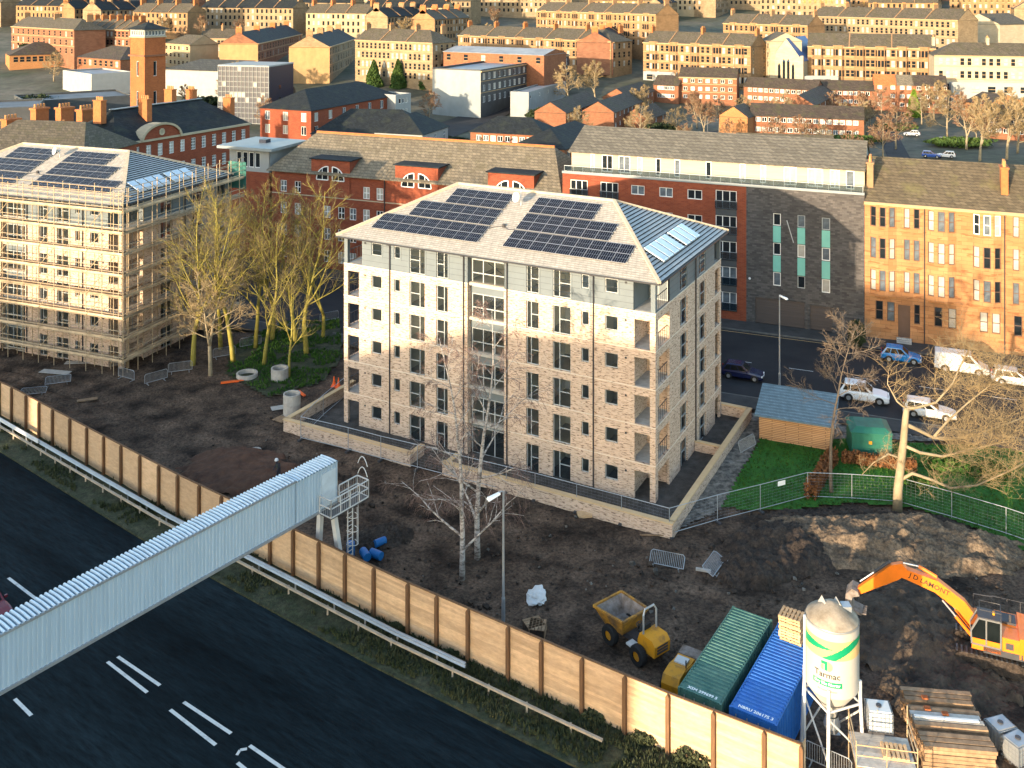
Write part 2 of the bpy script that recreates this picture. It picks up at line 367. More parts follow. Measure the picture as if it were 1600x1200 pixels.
# fence line: base of its posts as measured along the motorway
FL = [at(-60, 618), at(20, 659), at(150, 733.5), at(279.5, 807), at(460, 900), at(639, 990), at(795.5, 1062.5), at(1045, 1177), at(1253, 1264)]
FL[4] = (FL[3]+FL[5])/2*.5+at(460, 900)*.5
def fence_at(px):
    r = V(((px-800)/FP, 1))
    for i in range(len(FL)-1):
        a = FL[i].xy; b = FL[i+1].xy; d = b-a
        den = d.x*r.y-d.y*r.x
        if abs(den) < 1e-9: continue
        s = (-a.x*r.y+a.y*r.x)/den
        if (s >= -1e-6 or i == 0) and (s <= 1+1e-6 or i == len(FL)-2): return a+d*s
F0 = FL[0].xy; FD = (FL[-1].xy-FL[0].xy).normalized(); FN = V((-FD.y, FD.x))      # FN points into the site
def fdist(x, y):
    best = 1e9; sg = 1
    p = V((x, y))
    for i in range(len(FL)-1):
        a = FL[i].xy; b = FL[i+1].xy; d = b-a; L2 = d.length_squared
        t = (p-a).dot(d)/L2; t = min(max(t, 0 if i else -50), 1 if i < len(FL)-2 else 50)
        q = a+d*t; e = (p-q); l = e.length
        if l < best: best = l; sg = 1 if d.x*e.y-d.y*e.x > 0 else -1
    return best*sg
SD = V((.927, -.376)); SD.normalize(); SN = V((.376, .927)); SN.normalize()       # street direction and its normal (away from the camera)
def st(t, n): return SD*t+SN*n
def sheet(name, mt, pts, z, kind='structure'):
    return MB().add([(p[0], p[1], z) for p in pts], [list(range(len(pts)))]).build(name, mt, kind=kind)
sheet('ground', 'far_ground', [(-6000, -900), (6000, -900), (6000, 9000), (-6000, 9000)], -.6)
# motorway: kerb line runs 3.2 m on the camera side of the fence
def foff(d, ext=True):
    pts = []
    for i, p in enumerate(FL):
        a = FL[max(i-1, 0)].xy; b = FL[min(i+1, len(FL)-1)].xy; t = (b-a).normalized(); n = V((-t.y, t.x)); pts.append(p.xy+n*d)
    if ext:
        pts.insert(0, pts[0]-FD*120); pts.append(pts[-1]+FD*90)
    return pts
def strip(name, mt, d0, d1, z0, z1=None, kind='structure', sub=1):
    A = foff(d0); B = foff(d1); z1 = z0 if z1 is None else z1; mb = MB(); k = len(A)
    mb.add([(p.x, p.y, z0) for p in A]+[(p.x, p.y, z1) for p in B], [(i, i+1, k+i+1, k+i) for i in range(k-1)])
    return mb.build(name, mt, kind=kind)
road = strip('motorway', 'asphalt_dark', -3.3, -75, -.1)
def kerb(name, d0, d1, z0, z1, mt):
    A = foff(d0); B = foff(d1); mb = MB(); k = len(A)
    mb.add([(p.x, p.y, z1) for p in A]+[(p.x, p.y, z1) for p in B]+[(p.x, p.y, z0) for p in B], [(i, i+1, k+i+1, k+i) for i in range(k-1)]+[(k+i, k+i+1, 2*k+i+1, 2*k+i) for i in range(k-1)])
    return mb.build(name, mt, kind='structure')
kerb('kerb', -3.18, -3.32, -.12, .02, 'verge')
# verge, uneven, from the kerb to behind the fence
def gridmesh(name, mt, x0, x1, y0, y1, step, hf, keep=None, kind='structure', smooth=True):
    nx = int((x1-x0)/step)+1; ny = int((y1-y0)/step)+1; mb = MB(); idx = {}
    for j in range(ny):
        for i in range(nx):
            x = x0+i*step; y = y0+j*step; mb.v.append((x, y, hf(x, y)))
    for j in range(ny-1):
        for i in range(nx-1):
            if keep and not keep(x0+(i+.5)*step, y0+(j+.5)*step): continue
            a = j*nx+i; mb.f.append([a, a+1, a+nx+1, a+nx]); mb.m.append(0)
    return mb.build(name, mt, smooth=smooth, kind=kind)
def vmesh():
    mb = MB(); rows = [-3.2, -2.7, -2.2, -1.6, -1., -.5, 0, .4]; cols = []
    for d in rows:
        A = foff(d); pts = []
        for i in range(len(A)-1):
            n = max(2, int((A[i+1]-A[i]).length/.8))
            for k in range(n): pts.append(A[i].lerp(A[i+1], k/n))
        cols.append(pts)
    n = min(len(c) for c in cols)
    for d, c in zip(rows, cols):
        for k in range(n):
            p = c[min(len(c)-1, int(k*len(c)/n))]; z = .015 if d < -3.1 else .02+.10*fbm(p.x, p.y, .6)+.05*(d+3.2)/3
            mb.v.append((p.x, p.y, z))
    for r in range(len(rows)-1):
        for k in range(n-1):
            a = r*n+k; mb.f.append([a, a+1, a+n+1, a+n]); mb.m.append(0)
    return mb.build('verge', 'verge', smooth=True, kind='structure')
vmesh()
# site: churned mud between the fence and the street
MBX = V((-15.144, 88.038)); MA = V((.8806, -.4739)); MA.normalize(); MBd = V((-MA.y, MA.x)); ML, MW = 29.55, 17.4
def mloc(x, y): p = V((x, y))-MBX; return p.dot(MA), p.dot(MBd)
def site_h(x, y):
    f = fdist(x, y); u, v = mloc(x, y)
    z = .12*fbm(x, y, .22, 3)+.20*fbm(x, y, .7, 5, 3.)+.10*abs(fbm(x, y, 1.1, 3, 6.))
    # wheel ruts along the haul road that runs past the garden wall
    q = v+6.6+.9*math.sin(u*.11); z -= .17*math.exp(-((abs(q)-.9)/.28)**2)
    q = v+9.6+1.2*math.sin(u*.09+1); z -= .17*math.exp(-((abs(q)-.9)/.3)**2)
    z += .35*math.exp(-((v+4.9)/.8)**2)*max(0, fbm(x, y, .35, 3, 9.)+.25) if 4 < u < 34 else 0
    if abs(abs(v+6.6+.9*math.sin(u*.11))-.9) < .3 or abs(abs(v+9.6+1.2*math.sin(u*.09+1))-.9) < .3: z += .05*math.sin(u*9)
    g = 1.
    if -4.6 < v < MW+5 and -4.5 < u < ML+4: g = max(0, min(1, (min(abs(v+4.6), abs(u+4.5)) if v < -3.6 or u < -3.5 else 0)))
    z = z*g-.03*(1-g)
    if f < .6: z = min(z, -.25+.25*max(f, -1)/.6)
    n = V((x, y)).dot(SN)
    if n > 91.5: z = min(z, -.2)
    return z-.02
gridmesh('site_ground', 'mud', -66, 56, 43, 112, .3, site_h, keep=lambda x, y: -1.5 < fdist(x, y) and V((x, y)).dot(SN) < 93.5)
# street with pavements
def srect(name, mt, t0, t1, n0, n1, z): return sheet(name, mt, [st(t0, n0), st(t1, n0), st(t1, n1), st(t0, n1)], z)
srect('street', 'street', -170, 90, 95.3, 113.5, -.02)
def slab(name, mt, t0, t1, n0, n1, z0, z1):
    mb = MB(); c = [st(t0, n0), st(t1, n0), st(t1, n1), st(t0, n1)]
    mb.add([(p.x, p.y, z0) for p in c]+[(p.x, p.y, z1) for p in c], [(4, 5, 6, 7), (0, 1, 5, 4), (1, 2, 6, 5), (2, 3, 7, 6), (3, 0, 4, 7)])
    return mb.build(name, mt, kind='structure')
slab('pavement', 'pavement_slab', -170, 90, 113.75, 118, -.1, .1)
slab('kerb', 'kerb_stone', -170, 90, 113.5, 113.745, -.1, .112)
slab('pavement', 'pavement_slab', -170, 90, 92.6, 95.1, -.1, .1)
slab('kerb', 'kerb_stone', -170, 90, 95.105, 95.3, -.1, .112)
MB().add([(*st(-120, 112.9), -.012), (*st(60, 112.9), -.012), (*st(60, 113.02), -.012), (*st(-120, 113.02), -.012)], [(0, 1, 2, 3)]).build('road_marking', 'silo_tan', MB().box(0, .01, 0, .01, -.5, -.49).build('street_base', 'street', kind='structure'))
for k in range(14):
    t = -30+k*6.2; MB().add([(*st(t, 104.2), -.012), (*st(t+2.4, 104.2), -.012), (*st(t+2.4, 104.3), -.012), (*st(t, 104.3), -.012)], [(0, 1, 2, 3)]).build('road_marking', 'road_paint', bpy.data.objects['street'])
# motorway lane marks (each a strip of thermoplastic on the asphalt)
def mark(a, b, w=.2):
    p = at(*a, -.1).xy; q = at(*b, -.1).xy; d = (q-p).normalized(); n = V((-d.y, d.x))*w/2
    MB().add([(*(p-n), -.094), (*(q-n), -.094), (*(q+n), -.094), (*(p+n), -.094)], [(0, 1, 2, 3)]).build('lane_marking', 'road_paint', road)
for a, b in [((168, 1034), (230, 1082)), ((184, 1026), (250, 1071)), ((266, 1109), (337, 1164)), ((287, 1097), (361, 1146)), ((371, 1192), (440, 1248)), ((390, 1165), (470, 1220)),
             ((23, 1092), (49, 1118)), ((13, 903), (58, 937)), ((-60, 1020), (-20, 1050))]: mark(a, b)
mark((370, 1180), (375, 1172), .15); mark((375, 1172), (386, 1170), .18)
# lawn and rubble path
def polygrid(name, mt, poly, z, step, amp, kind='structure', fs=.7):
    poly = [V(p) for p in poly]
    def inside(x, y):
        c = False; j = len(poly)-1
        for i in range(len(poly)):
            a = poly[i]; b = poly[j]
            if (a.y > y) != (b.y > y) and x < (b.x-a.x)*(y-a.y)/(b.y-a.y)+a.x: c = not c
            j = i
        return c
    xs = [p.x for p in poly]; ys = [p.y for p in poly]
    gridmesh(name, mt, min(xs), max(xs), min(ys), max(ys), step, lambda x, y: z+amp*fbm(x, y, fs, 3), keep=inside, kind=kind)
    return inside, (min(xs), max(xs), min(ys), max(ys))
LAWN = [at(1128, 797).xy, at(1190, 683).xy, st(7, 92.5), st(70, 92.5), at(1700, 930).xy, at(1600, 862).xy, at(1500, 818).xy, at(1420, 795).xy, at(1330, 788).xy, at(1230, 800).xy]
lawn_in, lawn_bb = polygrid('lawn', 'lawn_green', LAWN, .16, .35, .10)
PATH = [at(1050, 832).xy, at(1128, 797).xy, at(1188, 686).xy, st(3, 92.3), st(-1.5, 92.3), at(1180, 645).xy]
polygrid('path', 'rubble', PATH, .10, .3, .16, fs=1.5)
def mpt(u, v): return MBX+MA*u+MBd*v
GARD = [mpt(-3.6, -3.6), mpt(ML+2.5, -3.6), mpt(ML+2.5, MW+.8), mpt(-3.6, MW+.8)]
polygrid('garden_ground', 'garden_bed', GARD, .12, .4, .08, fs=1.4)
# grass tufts: verge and lawn
def tufts(name, mt, pts, h, w, kind='stuff'):
    mb = MB()
    for x, y, z in pts:
        for k in range(3):
            a = rnd.uniform(0, 2*PI); hh = h*rnd.uniform(.5, 1.2); dx = math.cos(a)*w; dy = math.sin(a)*w; lx = rnd.uniform(-.5, .5)*hh; ly = rnd.uniform(-.5, .5)*hh
            mb.add([(x-dx, y-dy, z-.02), (x+dx, y+dy, z-.02), (x+lx, y+ly, z+hh)], [(0, 1, 2)])
    o = mb.build(name, mt, kind=kind); return o
pts = []
while len(pts) < 12000:
    x = rnd.uniform(lawn_bb[0], lawn_bb[1]); y = rnd.uniform(lawn_bb[2], lawn_bb[3])
    if lawn_in(x, y): pts.append((x, y, .16+.10*fbm(x, y, .7, 3)))
tag(tufts('lawn_grass', 'grass_blade', pts, .16, .05), 'short bright green grass of the lawn beside the brick shed', 'grass')
pts = []
va = foff(-1.6, False)
for k in range(9000):
    i = rnd.randrange(len(va)-1); p = va[i].lerp(va[i+1], rnd.random()); o = rnd.uniform(-1.4, 1.7); q = p+FN*o
    if fbm(q.x, q.y, .35, 3, 4.)+.25*(1 if 560 < (q.x/q.y*FP+800) < 1250 else -.2) > .02: pts.append((q.x, q.y, .05))
tag(tufts('verge_grass', 'verge_blade', pts, .28, .06), 'rough dark green grass and weeds on the verge below the fence', 'grass')
# rough grass under the trees between the blocks
TGR = [at(355, 585).xy, at(420, 622).xy, at(500, 600).xy, at(535, 560).xy, at(530, 500).xy, at(440, 505).xy, at(360, 545).xy]
tg_in, tg_bb = polygrid('grass_patch', 'verge', TGR, .12, .5, .12)
pts = []
while len(pts) < 3500:
    x = rnd.uniform(tg_bb[0], tg_bb[1]); y = rnd.uniform(tg_bb[2], tg_bb[3])
    if tg_in(x, y) and fbm(x, y, .4, 2, 3.) > -.12: pts.append((x, y, .14))
tag(tufts('rough_grass', 'grass_blade', pts, .25, .06), 'rough green grass under the mossy trees', 'grass')
# ---------------------------------------------------------------- the new flats
FLH = 2.893
WM = {}
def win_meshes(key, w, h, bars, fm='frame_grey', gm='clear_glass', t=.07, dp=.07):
    if key in WM: return WM[key]
    fr = MB(); pa = MB()
    fr.box(0, t, 0, dp, 0, h); fr.box(w-t, w, 0, dp, 0, h); fr.box(t, w-t, 0, dp, 0, t); fr.box(t, w-t, 0, dp, h-t, h)
    for b in bars:
        if b[0] == 'v': x = b[1]*w; fr.box(x-t/2, x+t/2, .004, dp+.004, t, h-t)
        else:
            x0 = t if len(b) < 3 else max(t, b[2]*w); x1 = w-t if len(b) < 4 else min(w-t, b[3]*w); z = b[1]*h; fr.box(x0, x1, -.003, dp-.003, z-t/2, z+t/2)
    pa.add([(t*.5, dp*.5, t*.5), (w-t*.5, dp*.5, t*.5), (w-t*.5, dp*.5, h-t*.5), (t*.5, dp*.5, h-t*.5)], [(0, 1, 2, 3)])
    WM[key] = (fr.mesh('window', fm), pa.mesh('pane', gm)); return WM[key]
def put_win(key, parent, loc, rz=0, name='window'):
    f, p = WM[key]; o = inst(name, f, parent, loc, rz); inst('pane', p, o); return o
LG = [('v', .36), ('h', .52, .36, 1)]; LGm = [('v', .64), ('h', .52, 0, .64)]
win_meshes('sq', 1.08, 1.12, []); win_meshes('nar', .64, 1.1, [])
win_meshes('lg', 1.56, 2.22, LG); win_meshes('lgm', 1.58, 2.22, LGm)
win_meshes('md', 1.14, 2.22, LG); win_meshes('mdm', 1.16, 2.22, LGm)
win_meshes('bay', 3.3, 2.35, [('v', .333), ('v', .667), ('h', .5)], t=.09)
win_meshes('bside', 1.85, 2.22, LG); win_meshes('entry', 3.3, 2.3, [('v', .333), ('v', .667)], t=.09)
win_meshes('log', 1.5, 2.15, [('v', .5)])
FRONTW = [(3.05, 'sq', 1.08, 1.06, 1.12), (5.45, 'nar', .64, 1.08, 1.1), (7.1, 'lgm', 1.58, .05, 2.22), (9.85, 'mdm', 1.16, .05, 2.22),
          (18.5, 'md', 1.14, .05, 2.22), (20.9, 'lg', 1.56, .05, 2.22), (23.4, 'nar', .64, 1.08, 1.1), (25.4, 'sq', 1.08, 1.06, 1.12)]
SIDEW = [(5.85, 'bside', 1.85, .05, 2.22), (10.95, 'bside', 1.85, .05, 2.22)]
def flats(name, label, cat, loc, rz, detail=True):
    R = thing(name, label, cat, loc, rz); L, W = ML, MW; ze = FLH*5
    b0, b1, rc = 12.95, 16.45, .6
    hf = []; hs = []
    for i in range(5):
        z = i*FLH
        for u, k, w, dz, h in FRONTW: hf.append((u, u+w, z+dz, z+dz+h))
        hf += [(.42, 1.68, z+.02, z+2.25), (27.85, 29.1, z+.02, z+2.25)]
        for u, k, w, dz, h in SIDEW: hs.append((u, u+w, z+dz, z+dz+h))
        hs += [(.6, 3.2, z+.02, z+2.25), (W-1.9, W-.45, z+.02, z+2.25)]
    fw = MB(); fw.wall((0, 0, 0), (1, 0, 0), (0, -1, 0), 0, b0, 0, ze, [h for h in hf if h[1] < b0], .2)
    fw.wall((0, 0, 0), (1, 0, 0), (0, -1, 0), b1, L, 0, ze, [h for h in hf if h[0] > b1], .2)
    fw.wall((b0, 0, 0), (0, 1, 0), (1, 0, 0), 0, rc, 0, ze); fw.wall((b1, 0, 0), (0, 1, 0), (-1, 0, 0), 0, rc, 0, ze)
    front = fw.build('brick_wall', 'buff_brick', R)
    sw = MB().wall((L, 0, 0), (0, 1, 0), (1, 0, 0), 0, W, 0, ze, hs, .2).build('brick_wall', 'buff_brick', R)
    hl = [h for h in hs if h[0] < 4]+[h for h in hs if h[0] > 4 and h[1]-h[0] > 1.5]
    MB().wall((0, 0, 0), (0, 1, 0), (-1, 0, 0), 0, W, 0, ze, hl, .2).build('brick_wall', 'buff_brick', R)
    MB().wall((0, W, 0), (1, 0, 0), (0, 1, 0), 0, L, 0, ze).build('brick_wall', 'buff_brick', R)
    # slabs and rooms behind the windows
    sb = MB()
    for i in range(6): sb.box(.22, L-.22, .24, W-.24, i*FLH-.22, i*FLH)
    sb.box(.02, b0-.02, .02, W-.02, 17.0, 17.06); sb.build('floor_slab', 'concrete', R)
    rm = MB()
    for x in (2.15, 5.0, 6.6, 9.3, 12.7, 16.8, 18.2, 20.3, 23.0, 24.7, 27.35): rm.box(x-.06, x+.06, .22, 5, .0, 16.98)
    rm.box(2.06, b0-.3, 3.5, 3.6, 0, 16.98); rm.box(b1+.4, L-2.06, 3.5, 3.6, 0, 16.98); rm.box(b0-.3, b1+.4, 5., 5.12, 0, 16.98); rm.box(L-6, L-5.9, 3.6, 9.2, 0, 16.98); rm.box(L-6, L-5.9, 9.4, 13.6, 0, 16.98)
    rm.box(L-5.8, L-.25, 9.2, 9.3, 0, 16.98); rm.build('room_wall', 'plaster', R)
    lw = MB()
    for x0, x1, y0, y1 in ((1.94, 2.02, 0.2, 3.4), (.2, 1.93, 3.4, 3.5), (27.5, 27.6, .2, 3.4), (27.61, L-.2, 3.4, 3.5), (L-2, L-1.9, W-3, W-.2), (L-1.89, L-.2, W-3.1, W-3)):
        MB().box(x0, x1, y0, y1, 0, ze).build('loggia_wall', 'buff_brick', R)
    fr = MB()
    for i in range(6): fr.box(2.1, L-2.1, .3, 4.9, i*FLH+.005, i*FLH+.03)
    fr.build('floor_board', 'floor_board', R)
    # balustrades of the corner loggias
    for i in range(1, 6):
        z = i*FLH
        for x in (.2, L-.2):
            bb = MB(); bb.bar((x, .3, z+1.08), (x, 3.2, z+1.08), .05)
            for k in range(7): y = .35+k*.45; bb.bar((x, y, z), (x, y, z+1.08), .025)
            bb.build('balustrade', 'dark_metal', R)
        put_win('log', R, (L-1.7, 3.37, z+.02), 0, 'window')
    for i in range(6):
        z = i*FLH
        if i < 5:
            for u, k, w, dz, h in FRONTW: put_win(k, R, (u, .13, z+dz))
            for u, k, w, dz, h in SIDEW: put_win(k, R, (L-.13, u, z+dz), PI/2)
        # stair bay
        if i == 0: put_win('entry', R, (b0+.1, rc, .05), 0, 'entrance_door')
        else: put_win('bay', R, (b0+.1, rc, z-.4))
        sp = MB(); z0 = z-.4+2.35 if i else 2.35; z1 = z+FLH-.4 if i < 5 else 16.98
        sp.box(b0+.002, b1-.002, rc-.03, rc+.1, z0, z1); sp.build('spandrel', 'cladding', R)
        if i < 5:
            stp = MB(); stp.bar((b0+.5, 2.2, z), (b1-.4, 2.2, z+FLH/2), 1.0, .16); stp.bar((b1-.4, 3.4, z+FLH/2), (b0+.4, 3.4, z+FLH), 1.0, .16)
            stp.bar((b0+.5, 1.65, z+1), (b1-.4, 1.65, z+1+FLH/2), .05); stp.bar((b1-.4, 2.85, z+1+FLH/2), (b0+.4, 2.85, z+1+FLH), .05)
            for k in range(8): t = k/7; x = b0+.5+t*(b1-b0-.9); stp.bar((x, 1.65, z+t*FLH/2), (x, 1.65, z+1+t*FLH/2), .03)
            stp.build('staircase', 'dark_metal', R)
        if i: # thin stone string courses
            s = MB(); zz = z+.0
            s.box(-.02, b0, -.02, .05, zz-.05, zz+.01); s.build('string_course', 'stone_band', R); s = MB(); s.box(b1, L+.02, -.02, .05, zz-.05, zz+.01); s.build('string_course', 'stone_band', R); s = MB(); s.box(L-.05, L+.02, .052, W+.02, zz-.05, zz+.01)
            s.build('string_course', 'stone_band', R)
    # top storey in painted boards, one object a board row
    tf = [(u, u+w, ze+dz, ze+dz+h) for u, k, w, dz, h in FRONTW]; ts = [(u, u+w, ze+dz, ze+dz+h) for u, k, w, dz, h in SIDEW]
    rows = [ze+.03+k*.495 for k in range(6)]; rows[-1] = 16.98
    for k in range(5):
        z0, z1 = rows[k], rows[k+1]-.022
        for (a, b) in ((2.0, b0), (b1, 27.75)):
            m = MB(); m.wall((0, .03, 0), (1, 0, 0), (0, -1, 0), a, b, z0, z1, [h for h in tf if h[1] > a and h[0] < b and h[3] > z0 and h[2] < z1], .14)
            m.build('cladding_board', 'cladding', R)
        m = MB(); m.wall((L-.03, 0, 0), (0, 1, 0), (1, 0, 0), 3.3, W-2.0, z0, z1, [h for h in ts if h[3] > z0 and h[2] < z1], .14); m.build('cladding_board', 'cladding', R)
        MB().wall((.03, 0, 0), (0, 1, 0), (-1, 0, 0), 3.3, W, z0, z1).build('cladding_board', 'cladding', R)
    for a, b in ((2.0, b0), (b1, 27.75)): MB().wall((0, .06, 0), (1, 0, 0), (0, -1, 0), a, b, ze, 16.98, [h for h in tf if h[1] > a and h[0] < b], 0).build('backing_wall', 'dark_metal', R)
    MB().wall((L-.06, 0, 0), (0, 1, 0), (1, 0, 0), 3.3, W-2, ze, 16.98, ts, 0).build('backing_wall', 'dark_metal', R)
    bk = MB(); bk.box(.3, L-.3, W-.2, W-.05, ze, 16.98); bk.box(b0-.12, b0-.002, .03, rc, ze, 16.98); bk.box(b1+.002, b1+.12, .03, rc, ze, 16.98)
    bk.box(1.94, 2.0, .1, 3.4, ze, 16.98); bk.box(.2, 1.9, 3.38, 3.5, ze, 16.98); bk.box(27.7, 27.76, .1, 3.4, ze, 16.98); bk.box(27.8, L-.2, 3.38, 3.5, ze, 16.98)
    bk.build('cladding_return', 'cladding', R)
    for x, y in ((.02, .02), (L-.38, .02), (L-.38, W-.38)): MB().box(x, x+.36, y, y+.36, ze+.02, 16.97).build('corner_post', 'cladding', R)
    for u, k, w, dz, h in FRONTW:
        put_win(k, R, (u, .10, ze+dz)); s = MB()   # pale surround
        for a, b, c, d in ((u-.13, u, ze+dz-.13, ze+dz+h+.1), (u+w, u+w+.13, ze+dz-.13, ze+dz+h+.1), (u, u+w, ze+dz-.13, ze+dz)): s.box(a, b, .005, .05, max(c, ze+.04), d)
        s.build('window_surround', 'cladding', R)
    for u, k, w, dz, h in SIDEW: put_win(k, R, (L-.1, u, ze+dz), PI/2)
    # rainwater goods
    for x in (5.05, 12.6, 16.75, 24.45):
        p = MB(); p.tube([(x, -.07, .1), (x, -.07, 16.6), (x+.02, -.3, 16.85)], .055, 6); p.box(x-.12, x+.12, -.42, -.14, 16.72, 16.92); p.build('downpipe', 'dark_pipe', R)
    p = MB(); p.tube([(L+.07, 9.75, .1), (L+.07, 9.75, 16.6), (L+.3, 9.75, 16.85)], .055, 6); p.build('downpipe', 'dark_pipe', R)
    for i in range(6):
        for x in (2.35, 27.15): MB().cyl((x, -.02, i*FLH+2.05), (x, .05, i*FLH+2.05), .09, n=8).build('vent', 'dark_pipe', R)
    # hipped roof
    e = .5; zr = 20.68; k = (zr-16.95)/(W/2+e)
    E = [(-e, -e, 16.97), (L+e, -e, 16.97), (L+e, W+e, 16.97), (-e, W+e, 16.97)]; r0 = (6.75, W/2, zr); r1 = (22.6, W/2, zr)
    rf = MB(); rf.add(E+[r0, r1], [(0, 1, 5, 4), (2, 3, 4, 5), (3, 0, 4)]); rf.add([E[1], E[2], r1], [(0, 1, 2)], 3)
    rf.add([(x, y, z-.14) for x, y, z in E], [(3, 2, 1, 0)], 2)
    for a, b in ((0, 1), (1, 2), (2, 3), (3, 0)): rf.add([E[a], E[b], (E[b][0], E[b][1], E[b][2]-.14), (E[a][0], E[a][1], E[a][2]-.14)], [(0, 1, 2, 3)], 2)
    roof = rf.build('roof', ['beige_tile', 'slate_course', 'cladding', 'dark_slate'], R)
    n = 24
    for j in range(n): # tile courses of the hip end, each lapping the one below
        t0, t1 = j/n, (j+.90)/n; A = V(E[1]).lerp(V(r1), t0); B = V(E[2]).lerp(V(r1), t0); Cc = V(E[2]).lerp(V(r1), t1); D = V(E[1]).lerp(V(r1), t1)
        m = MB(); up = V((.0, 0, .09)); lo = V((0, 0, .015)); m.add([A+up, B+up, Cc+lo, D+lo], [(0, 1, 2, 3)]); m.add([A, B, A+up, B+up], [(0, 1, 3, 2)], 1)
        m.build('tile_course', ['slate_course', 'dark_slate'], roof)  # dark risers and gaps: shade under each lap put into the colour
    for a, b in ((E[0], r0), (E[1], r1), (E[2], r1), (E[3], r0), (r0, r1)): MB().bar(V(a)+V((0, 0, .05)), V(b)+V((0, 0, .05)), .26, .22).build('ridge_tile', 'ridge_tile', roof)
    g = MB(); g.box(-e-.02, L+e+.02, -e-.12, -e-.01, 16.84, 16.95); g.box(L+e+.01, L+e+.12, -e, W+e, 16.84, 16.95); g.build('gutter', 'dark_pipe', roof)
    ang = math.atan(k)
    # photovoltaic arrays: nine, seven and five columns, two rows each
    if 'pv' not in WM:
        c, s_ = 1.19, 1.17; m = MB(); m.box(.012, c-.012, .012, s_-.012, 0, .04, 0)
        m.add([(.03, .03, .042), (c-.03, .03, .042), (c-.03, s_-.03, .042), (.03, s_-.03, .042)], [(0, 1, 2, 3)], 1)
        for q in range(1, 6): x = c*q/6; m.box(x-.008, x+.008, .03, s_-.03, .038, .046, 0)
        for q in range(1, 2): m.box(.03, c-.03, s_*q/2-.006, s_*q/2+.006, .038, .045, 0)
        WM['pv'] = m.mesh('solar_panel', ['alloy', 'pv_cell'])
    for x_left, x_right, side in ((2.1, 13.3, 1), (15.75, 26.65, 0)):
        arr = MB()
        for row in range(6):
            nc = 9-2*(row//2); v = .96+row*1.1+(row//2)*.13; z = 16.97+(v+e)*k
            x0 = x_right-nc*1.225 if side else x_left
            for q in (.2, .8): arr.bar((x0-.1, v+q, z+k*q+.06), (x0+nc*1.225+.1, v+q, z+k*q+.06), .05)
        ar = arr.build('solar_array', 'alloy', R)
        for row in range(6):
            nc = 9-2*(row//2); v = .96+row*1.1+(row//2)*.13; z = 16.97+(v+e)*k
            x0 = x_right-nc*1.225 if side else x_left
            for c in range(nc): inst('solar_panel', WM['pv'], ar, (x0+c*1.225, v, z+.10), rot=(ang, 0, 0))
    # glazed collectors above the end eaves
    ae = math.atan((zr-16.97)/(L+e-r1[0]))
    if 'sk' not in WM:
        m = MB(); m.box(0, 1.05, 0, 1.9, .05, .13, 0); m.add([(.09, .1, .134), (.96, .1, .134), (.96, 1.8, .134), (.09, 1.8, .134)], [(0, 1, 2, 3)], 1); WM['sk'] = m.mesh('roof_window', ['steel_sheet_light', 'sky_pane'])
    for q in range(7):
        y = 3.1+q*1.3+(.45 if q > 3 else 0); d = .95; o = inst('roof_window', WM['sk'], roof, (L+e-d, y, 16.97+d*math.tan(ae)+.12))
        o.rotation_euler = M(((0, -math.cos(ae), math.sin(ae)), (1, 0, 0), (0, math.sin(ae), math.cos(ae)))).to_euler()
    # dish and aerial on the front slope
    dz = 16.97+(6.6+e)*k; d = MB(); d.tube([(14.55, 6.6, dz), (14.55, 6.6, dz+1.5)], .035, 6); d.tube([(14.55, 6.6, dz+.9), (14.45, 6.2, dz+.75)], .03, 5)
    prof = [(.02, 0), (.25, .03), (.42, .09), (.46, .14)]; mm = MB().lathe(prof, n=16)
    T = M.Translation((14.4, 6.1, dz+.8)) @ V((-.35, -.9, .28)).to_track_quat('Z', 'Y').to_matrix().to_4x4()
    d.add([T @ V(p) for p in mm.v], mm.f); d.bar(T @ V((0, 0, .02)), T @ V((0, -.1, .5)), .03)
    d.bar((14.55, 6.6, dz+1.45), (14.55, 6.1, dz+1.5), .02); d.bar((14.3, 6.2, dz+1.47), (14.8, 6.2, dz+1.5), .02)
    d.build('satellite_dish', 'plastic_white', R)
    zc = lambda v: 16.97+(v+e)*k
    MB().box(14.4, 14.62, 3.4, 3.6, zc(3.4), zc(3.6)+.22).build('roof_vent', 'dark_pipe', roof)
    MB().tube([(13.35, 3.0, zc(3.0)+.06), (13.7, 3.3, zc(3.3)+.05), (14.4, 3.5, zc(3.5)+.06), (15.1, 3.2, zc(3.2)+.05), (15.7, 3.3, zc(3.3)+.06)], .025, 4).build('cable', 'dark_pipe', roof)
    return R
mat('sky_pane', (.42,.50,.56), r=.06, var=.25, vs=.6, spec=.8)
MROT = math.atan2(MA.y, MA.x)
flats('brick_flats', 'new six storey buff brick apartment block with two solar arrays on its hipped roof', 'apartment block', (MBX.x, MBX.y, 0), MROT)
# ---------------------------------------------------------------- garden wall round the flats
def mp3(u, v, z=0): p = mpt(u, v); return (p.x, p.y, z)
gw = thing('garden_wall', 'low buff brick garden wall with tan coping in front of the new flats', 'wall', (MBX.x, MBX.y, 0), MROT)
for u0, u1, v0, v1 in ((-3.7, 9.8, -3.85, -3.5), (12.9, ML+2.65, -3.85, -3.5), (ML+2.3, ML+2.65, -3.498, MW+.6), (ML-.8, ML+2.298, MW+.25, MW+.6), (-3.7, -3.35, -3.498, 6), (ML+.02, ML+2.298, 9.6, 9.9), (12.9, 13.25, -3.498, -1.8), (9.45, 9.8, -3.498, -1.8)):
    h = 1.0 if u1-u0 > 3 or v1-v0 > 3 else .85
    wl = MB().box(u0, u1, v0, v1, -.2, h).build('wall', 'buff_brick', gw); MB().box(u0-.05, u1+.05, v0-.05, v1+.05, h, h+.1).build('coping', 'coping', wl)
